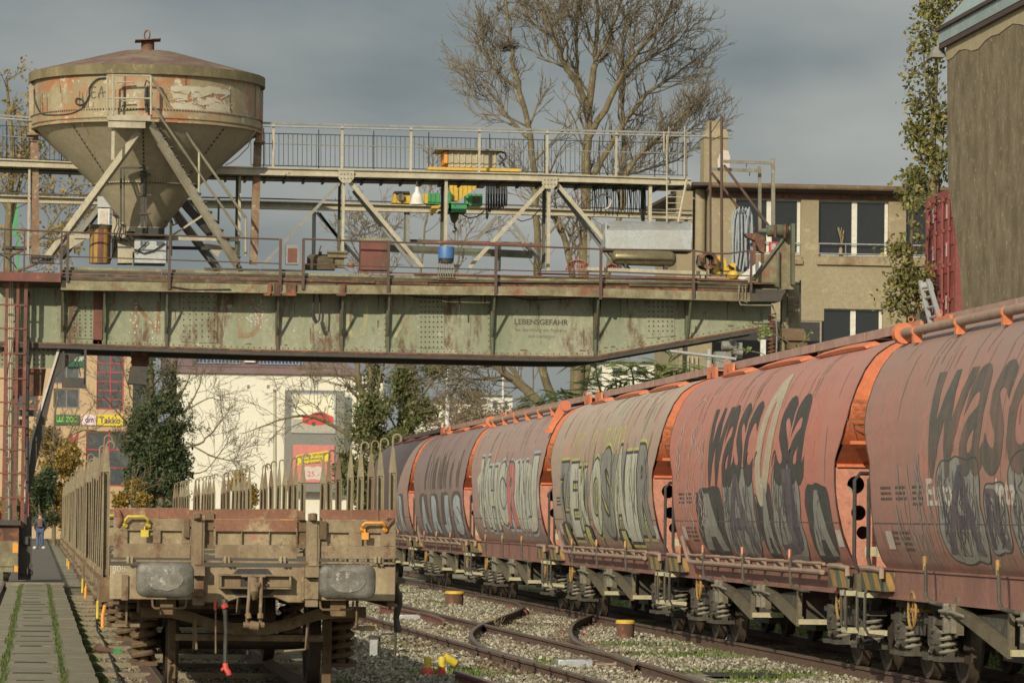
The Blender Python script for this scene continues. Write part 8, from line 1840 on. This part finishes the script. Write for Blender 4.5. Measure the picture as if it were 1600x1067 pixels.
# two yellow capped lamps on red feet and one lying
for (x, yb, lean, mt, lb) in ((668,1058,0,'redp','left of two upright yellow cylinders on bright red feet'),(690,1057,0,'redp','right of two upright yellow cylinders on red feet'),(706,1046,1,None,'yellow cylinder lying tilted beside the rail stub')):
    t, p = gthing2('yellow_cylinder', lb, 'lamp', x, yb, GZ, 'yellow cylinders by the rail stub'); k = p.y/FPX
    if not lean:
        m = MB(); m.lathe(p+Vector((0,0,.12)), [(0,0),(.048,0),(.050,.015),(.044,.02),(.047,.10),(.038,.125),(0,.13)], 18); m.build('cap', M['lemon'], t); m = MB(); m.lathe(p, [(0,0),(.08 if x < 680 else .05,0),(.085 if x < 680 else .055,.06),(.06 if x < 680 else .045,.10),(.046,.12)], 18); m.build('foot', M['redp'], t)
        m = MB(); m.box(p+Vector((.05,-.02,.06)), (.02,.02,.12)); m.build('clip', M['silver'], t)
    else:
        m = MB(); a = p+Vector((.05,0,.08)); b_ = p+Vector((-.09,-.02,.17)); m.tube([a, a+(b_-a)*.1, b_, b_+(b_-a)*.08], [.05,.055,.05,.03], 16); m.build('cap', M['lemon'], t); m = MB(); m.tube([a+(a-b_)*.2, a], .035, 10); m.build('foot', M['rust'], t)
t, p = gthing2('relay_box', 'small grey box with a black pipe frame just right of the stake wagon', 'relay box', 590, 1032, GZ)
k = p.y/FPX; m = MB(); q = gr(583, 1030, GZ); m.box((q.x, q.y, q.z+.16), (.10,.12,.22)); m.build('box', M['silver'], t); m = MB(); m.box((q.x, q.y, q.z+.30), (.12,.14,.05)); m.build('lid', M['dark'], t)
m = MB(); X = [gr(x, 1028, GZ).x for x in (588,592,612,614)]; y_ = q.y
m.tube([(X[0],y_,GZ+.02),(X[0],y_,GZ+.30),(X[1],y_,GZ+.35),(X[2],y_,GZ+.35)], .013, 8); m.tube([(X[2],y_,GZ+.02),(X[2],y_,GZ+.52)], .018, 8); m.tube([(X[2]+.012,y_,GZ+.5),(X[2]+.012,y_,GZ+.65)], .005, 5); m.tube([(X[0],y_,GZ+.04),(X[2],y_,GZ+.03)], .012, 6); m.tube([(X[1],y_,GZ+.24),(X[1]+.06,y_,GZ+.2),(X[1]+.09,y_,GZ+.12),(X[1]+.07,y_,GZ+.05)], .007, 6); m.build('pipe_frame', M['dark'], t)
t, p = gthing2('yellow_leafy_clump', 'small yellow plant clump behind the stake wagon corner', 'plant', 577, 985, GZ); m = MB(); leafcloud(m, [(p+Vector((0,0,.12)), (.07,.07,.12))], 160, .016, random.Random(4), 4); m.build('leaves', M['autumn'], t, smooth=False)
t, p = gthing2('dry_grass_tuft', 'tuft of dry straw growing at the crossing of the two rails', 'plant', 768, 985, GZ); m = MB(); rg = random.Random(6)
for _ in range(60): a = Vector((p.x+rg.gauss(0,.05), p.y+rg.gauss(0,.1), GZ)); b_ = a+Vector((rg.gauss(0,.07), rg.gauss(0,.05), rg.uniform(.08,.28))); m.tube([a, b_], .0035, 3)
m.build('blades', M['tanlight'], t, smooth=False)
# iron pipe and a loose cable on the left ballast
t = thing('rusty_pipe', 'short rusty pipe with a green ring lying on the sleepers left of the siding', 'pipe', tuple(gr(163, 1017, -.1))); p = gr(150, 1014, -.09); q = gr(183, 1019, -.09); m = MB(); m.tube([p+Vector((0,.3,0)), q], .045, 14); m.build('pipe', M['rust'], t); m = MB(); d = (q-p-Vector((0,.3,0))).normalized(); m.tube([q-d*.02, q+d*.012], .055, 14); m.build('ring', M['green'], t)
t = thing('loose_cable', 'black cable lying along the left side of the siding', 'cable', tuple(gr(150, 970, GZ))); m = MB(); m.tube([gr(x, y, -.10) for x, y in ((151,945),(150,965),(152,985),(163,1003),(170,1020),(180,1045),(188,1067))], .014, 6); m.build('cable', M['black'], t)
# hand cart / person on the path
PY = 219.0
pp = gr(62, 857, -.01); PY = pp.y
def skinfig(name, mt, par, verts, edges, radii, root=0, sub=2):
    me = bpy.data.meshes.new(name); inv = XF[par.name].inverted(); me.from_pydata([inv @ Vector(v) for v in verts], edges, []); ob = bpy.data.objects.new(name, me); COL.objects.link(ob); ob.parent = par; XF[ob.name] = XF[par.name]; me.materials.append(mt)
    sk_ = ob.modifiers.new('skin', 'SKIN'); 
    if not me.skin_vertices:
        bm = bmesh.new(); bm.from_mesh(me); bm.verts.layers.skin.verify(); bm.to_mesh(me); bm.free()
    for i, r in enumerate(radii):
        d = me.skin_vertices[0].data[i]; d.radius = (r, r) if not isinstance(r, tuple) else r; d.use_root = (i == root)
    ss = ob.modifiers.new('sub', 'SUBSURF'); ss.levels = sub; ss.render_levels = sub; return ob
t = thing('person', 'person in dark jacket and blue jeans with a brown backpack, walking away on the path', 'person', (pp.x, PY, -.01))
M['skin'] = mat('skin', (.45,.28,.20), None, None, bump=0); M['jacket'] = mat('dark_jacket', (.04,.04,.045), (.06,.055,.05), None, bump=.05); M['jeans'] = mat('blue_jeans', (.04,.075,.19), (.06,.10,.22), None, bump=.05); M['hair'] = mat('brown_hair', (.07,.045,.03), None, None, bump=.05); M['pack'] = mat('brown_pack', (.13,.07,.05), None, None, bump=.05)
def V3(x, y, z): return (pp.x+x, PY+y, -.01+z)
body = [V3(0,0,.95),V3(0,0,1.15),V3(0,0,1.38),V3(0,0,1.50),V3(0,.01,1.60),V3(0,.01,1.70), V3(-.10,0,.90),V3(-.11,.04,.50),V3(-.12,-.02,.09),V3(-.13,.10,.04), V3(.10,0,.90),V3(.11,-.03,.50),V3(.12,.03,.09),V3(.13,.15,.04), V3(-.19,0,1.40),V3(-.26,0,1.14),V3(-.22,.10,.92),V3(-.21,.13,.84), V3(.19,0,1.40),V3(.26,0,1.14),V3(.22,.10,.92),V3(.21,.13,.84)]
ed = [(0,1),(1,2),(2,3),(3,4),(4,5),(0,6),(6,7),(7,8),(8,9),(0,10),(10,11),(11,12),(12,13),(2,14),(14,15),(15,16),(16,17),(2,18),(18,19),(19,20),(20,21)]
skinfig('body', M['skin'], t, body, ed, [.14,.13,.15,.055,.09,.08,.085,.06,.04,.035,.085,.06,.04,.035,.06,.045,.032,.03,.06,.045,.032,.03])
skinfig('jacket', M['jacket'], t, [body[0],body[1],body[2],V3(0,0,1.46),body[14],body[15],body[16],body[18],body[19],body[20]], [(0,1),(1,2),(2,3),(2,4),(4,5),(5,6),(2,7),(7,8),(8,9)], [(.21,.17),.17,.18,.09,.085,.068,.055,.085,.068,.055])
skinfig('trousers', M['jeans'], t, [V3(0,0,.93),body[6],body[7],body[8],body[10],body[11],body[12]], [(0,1),(1,2),(2,3),(0,4),(4,5),(5,6)], [.17,.115,.085,.075,.115,.085,.075])
m = MB(); m.blob(V3(0,.0,1.70), (.092,.105,.10), None, 14, 10); m.build('hair', M['hair'], t)
m = MB(); m.blob(V3(0,-.20,1.24), (.15,.10,.22), None, 14, 10); m.box(V3(0,-.27,1.16), (.2,.06,.18)); m.build('backpack', M['pack'], t)
for s_ in (-1,1): m = MB(); m.blob(V3(s_*.13,.07+s_*.02,.045), (.05,.13,.045), None, 12, 8); m.build('shoe', M['blk'], t)
for s_ in (-1,1): m = MB(); m.blob(V3(s_*.095,.01,1.66), (.012,.02,.03), None, 8, 6); m.build('ear', M['skin'], t)
for (x, y, s0, lb) in ((54,857,.10,'small white round stone at the left foot of the person'),(68,857,.10,'small white round stone at the right foot of the person')):
    q = gr(x, y, 0); m = MB(); m.blob((q.x, q.y, q.z+.05), (.09,.09,.07), random.Random(int(x)), 12, 8, .08); tag(m.build('marker_stone', M['white']), lb, 'stone')
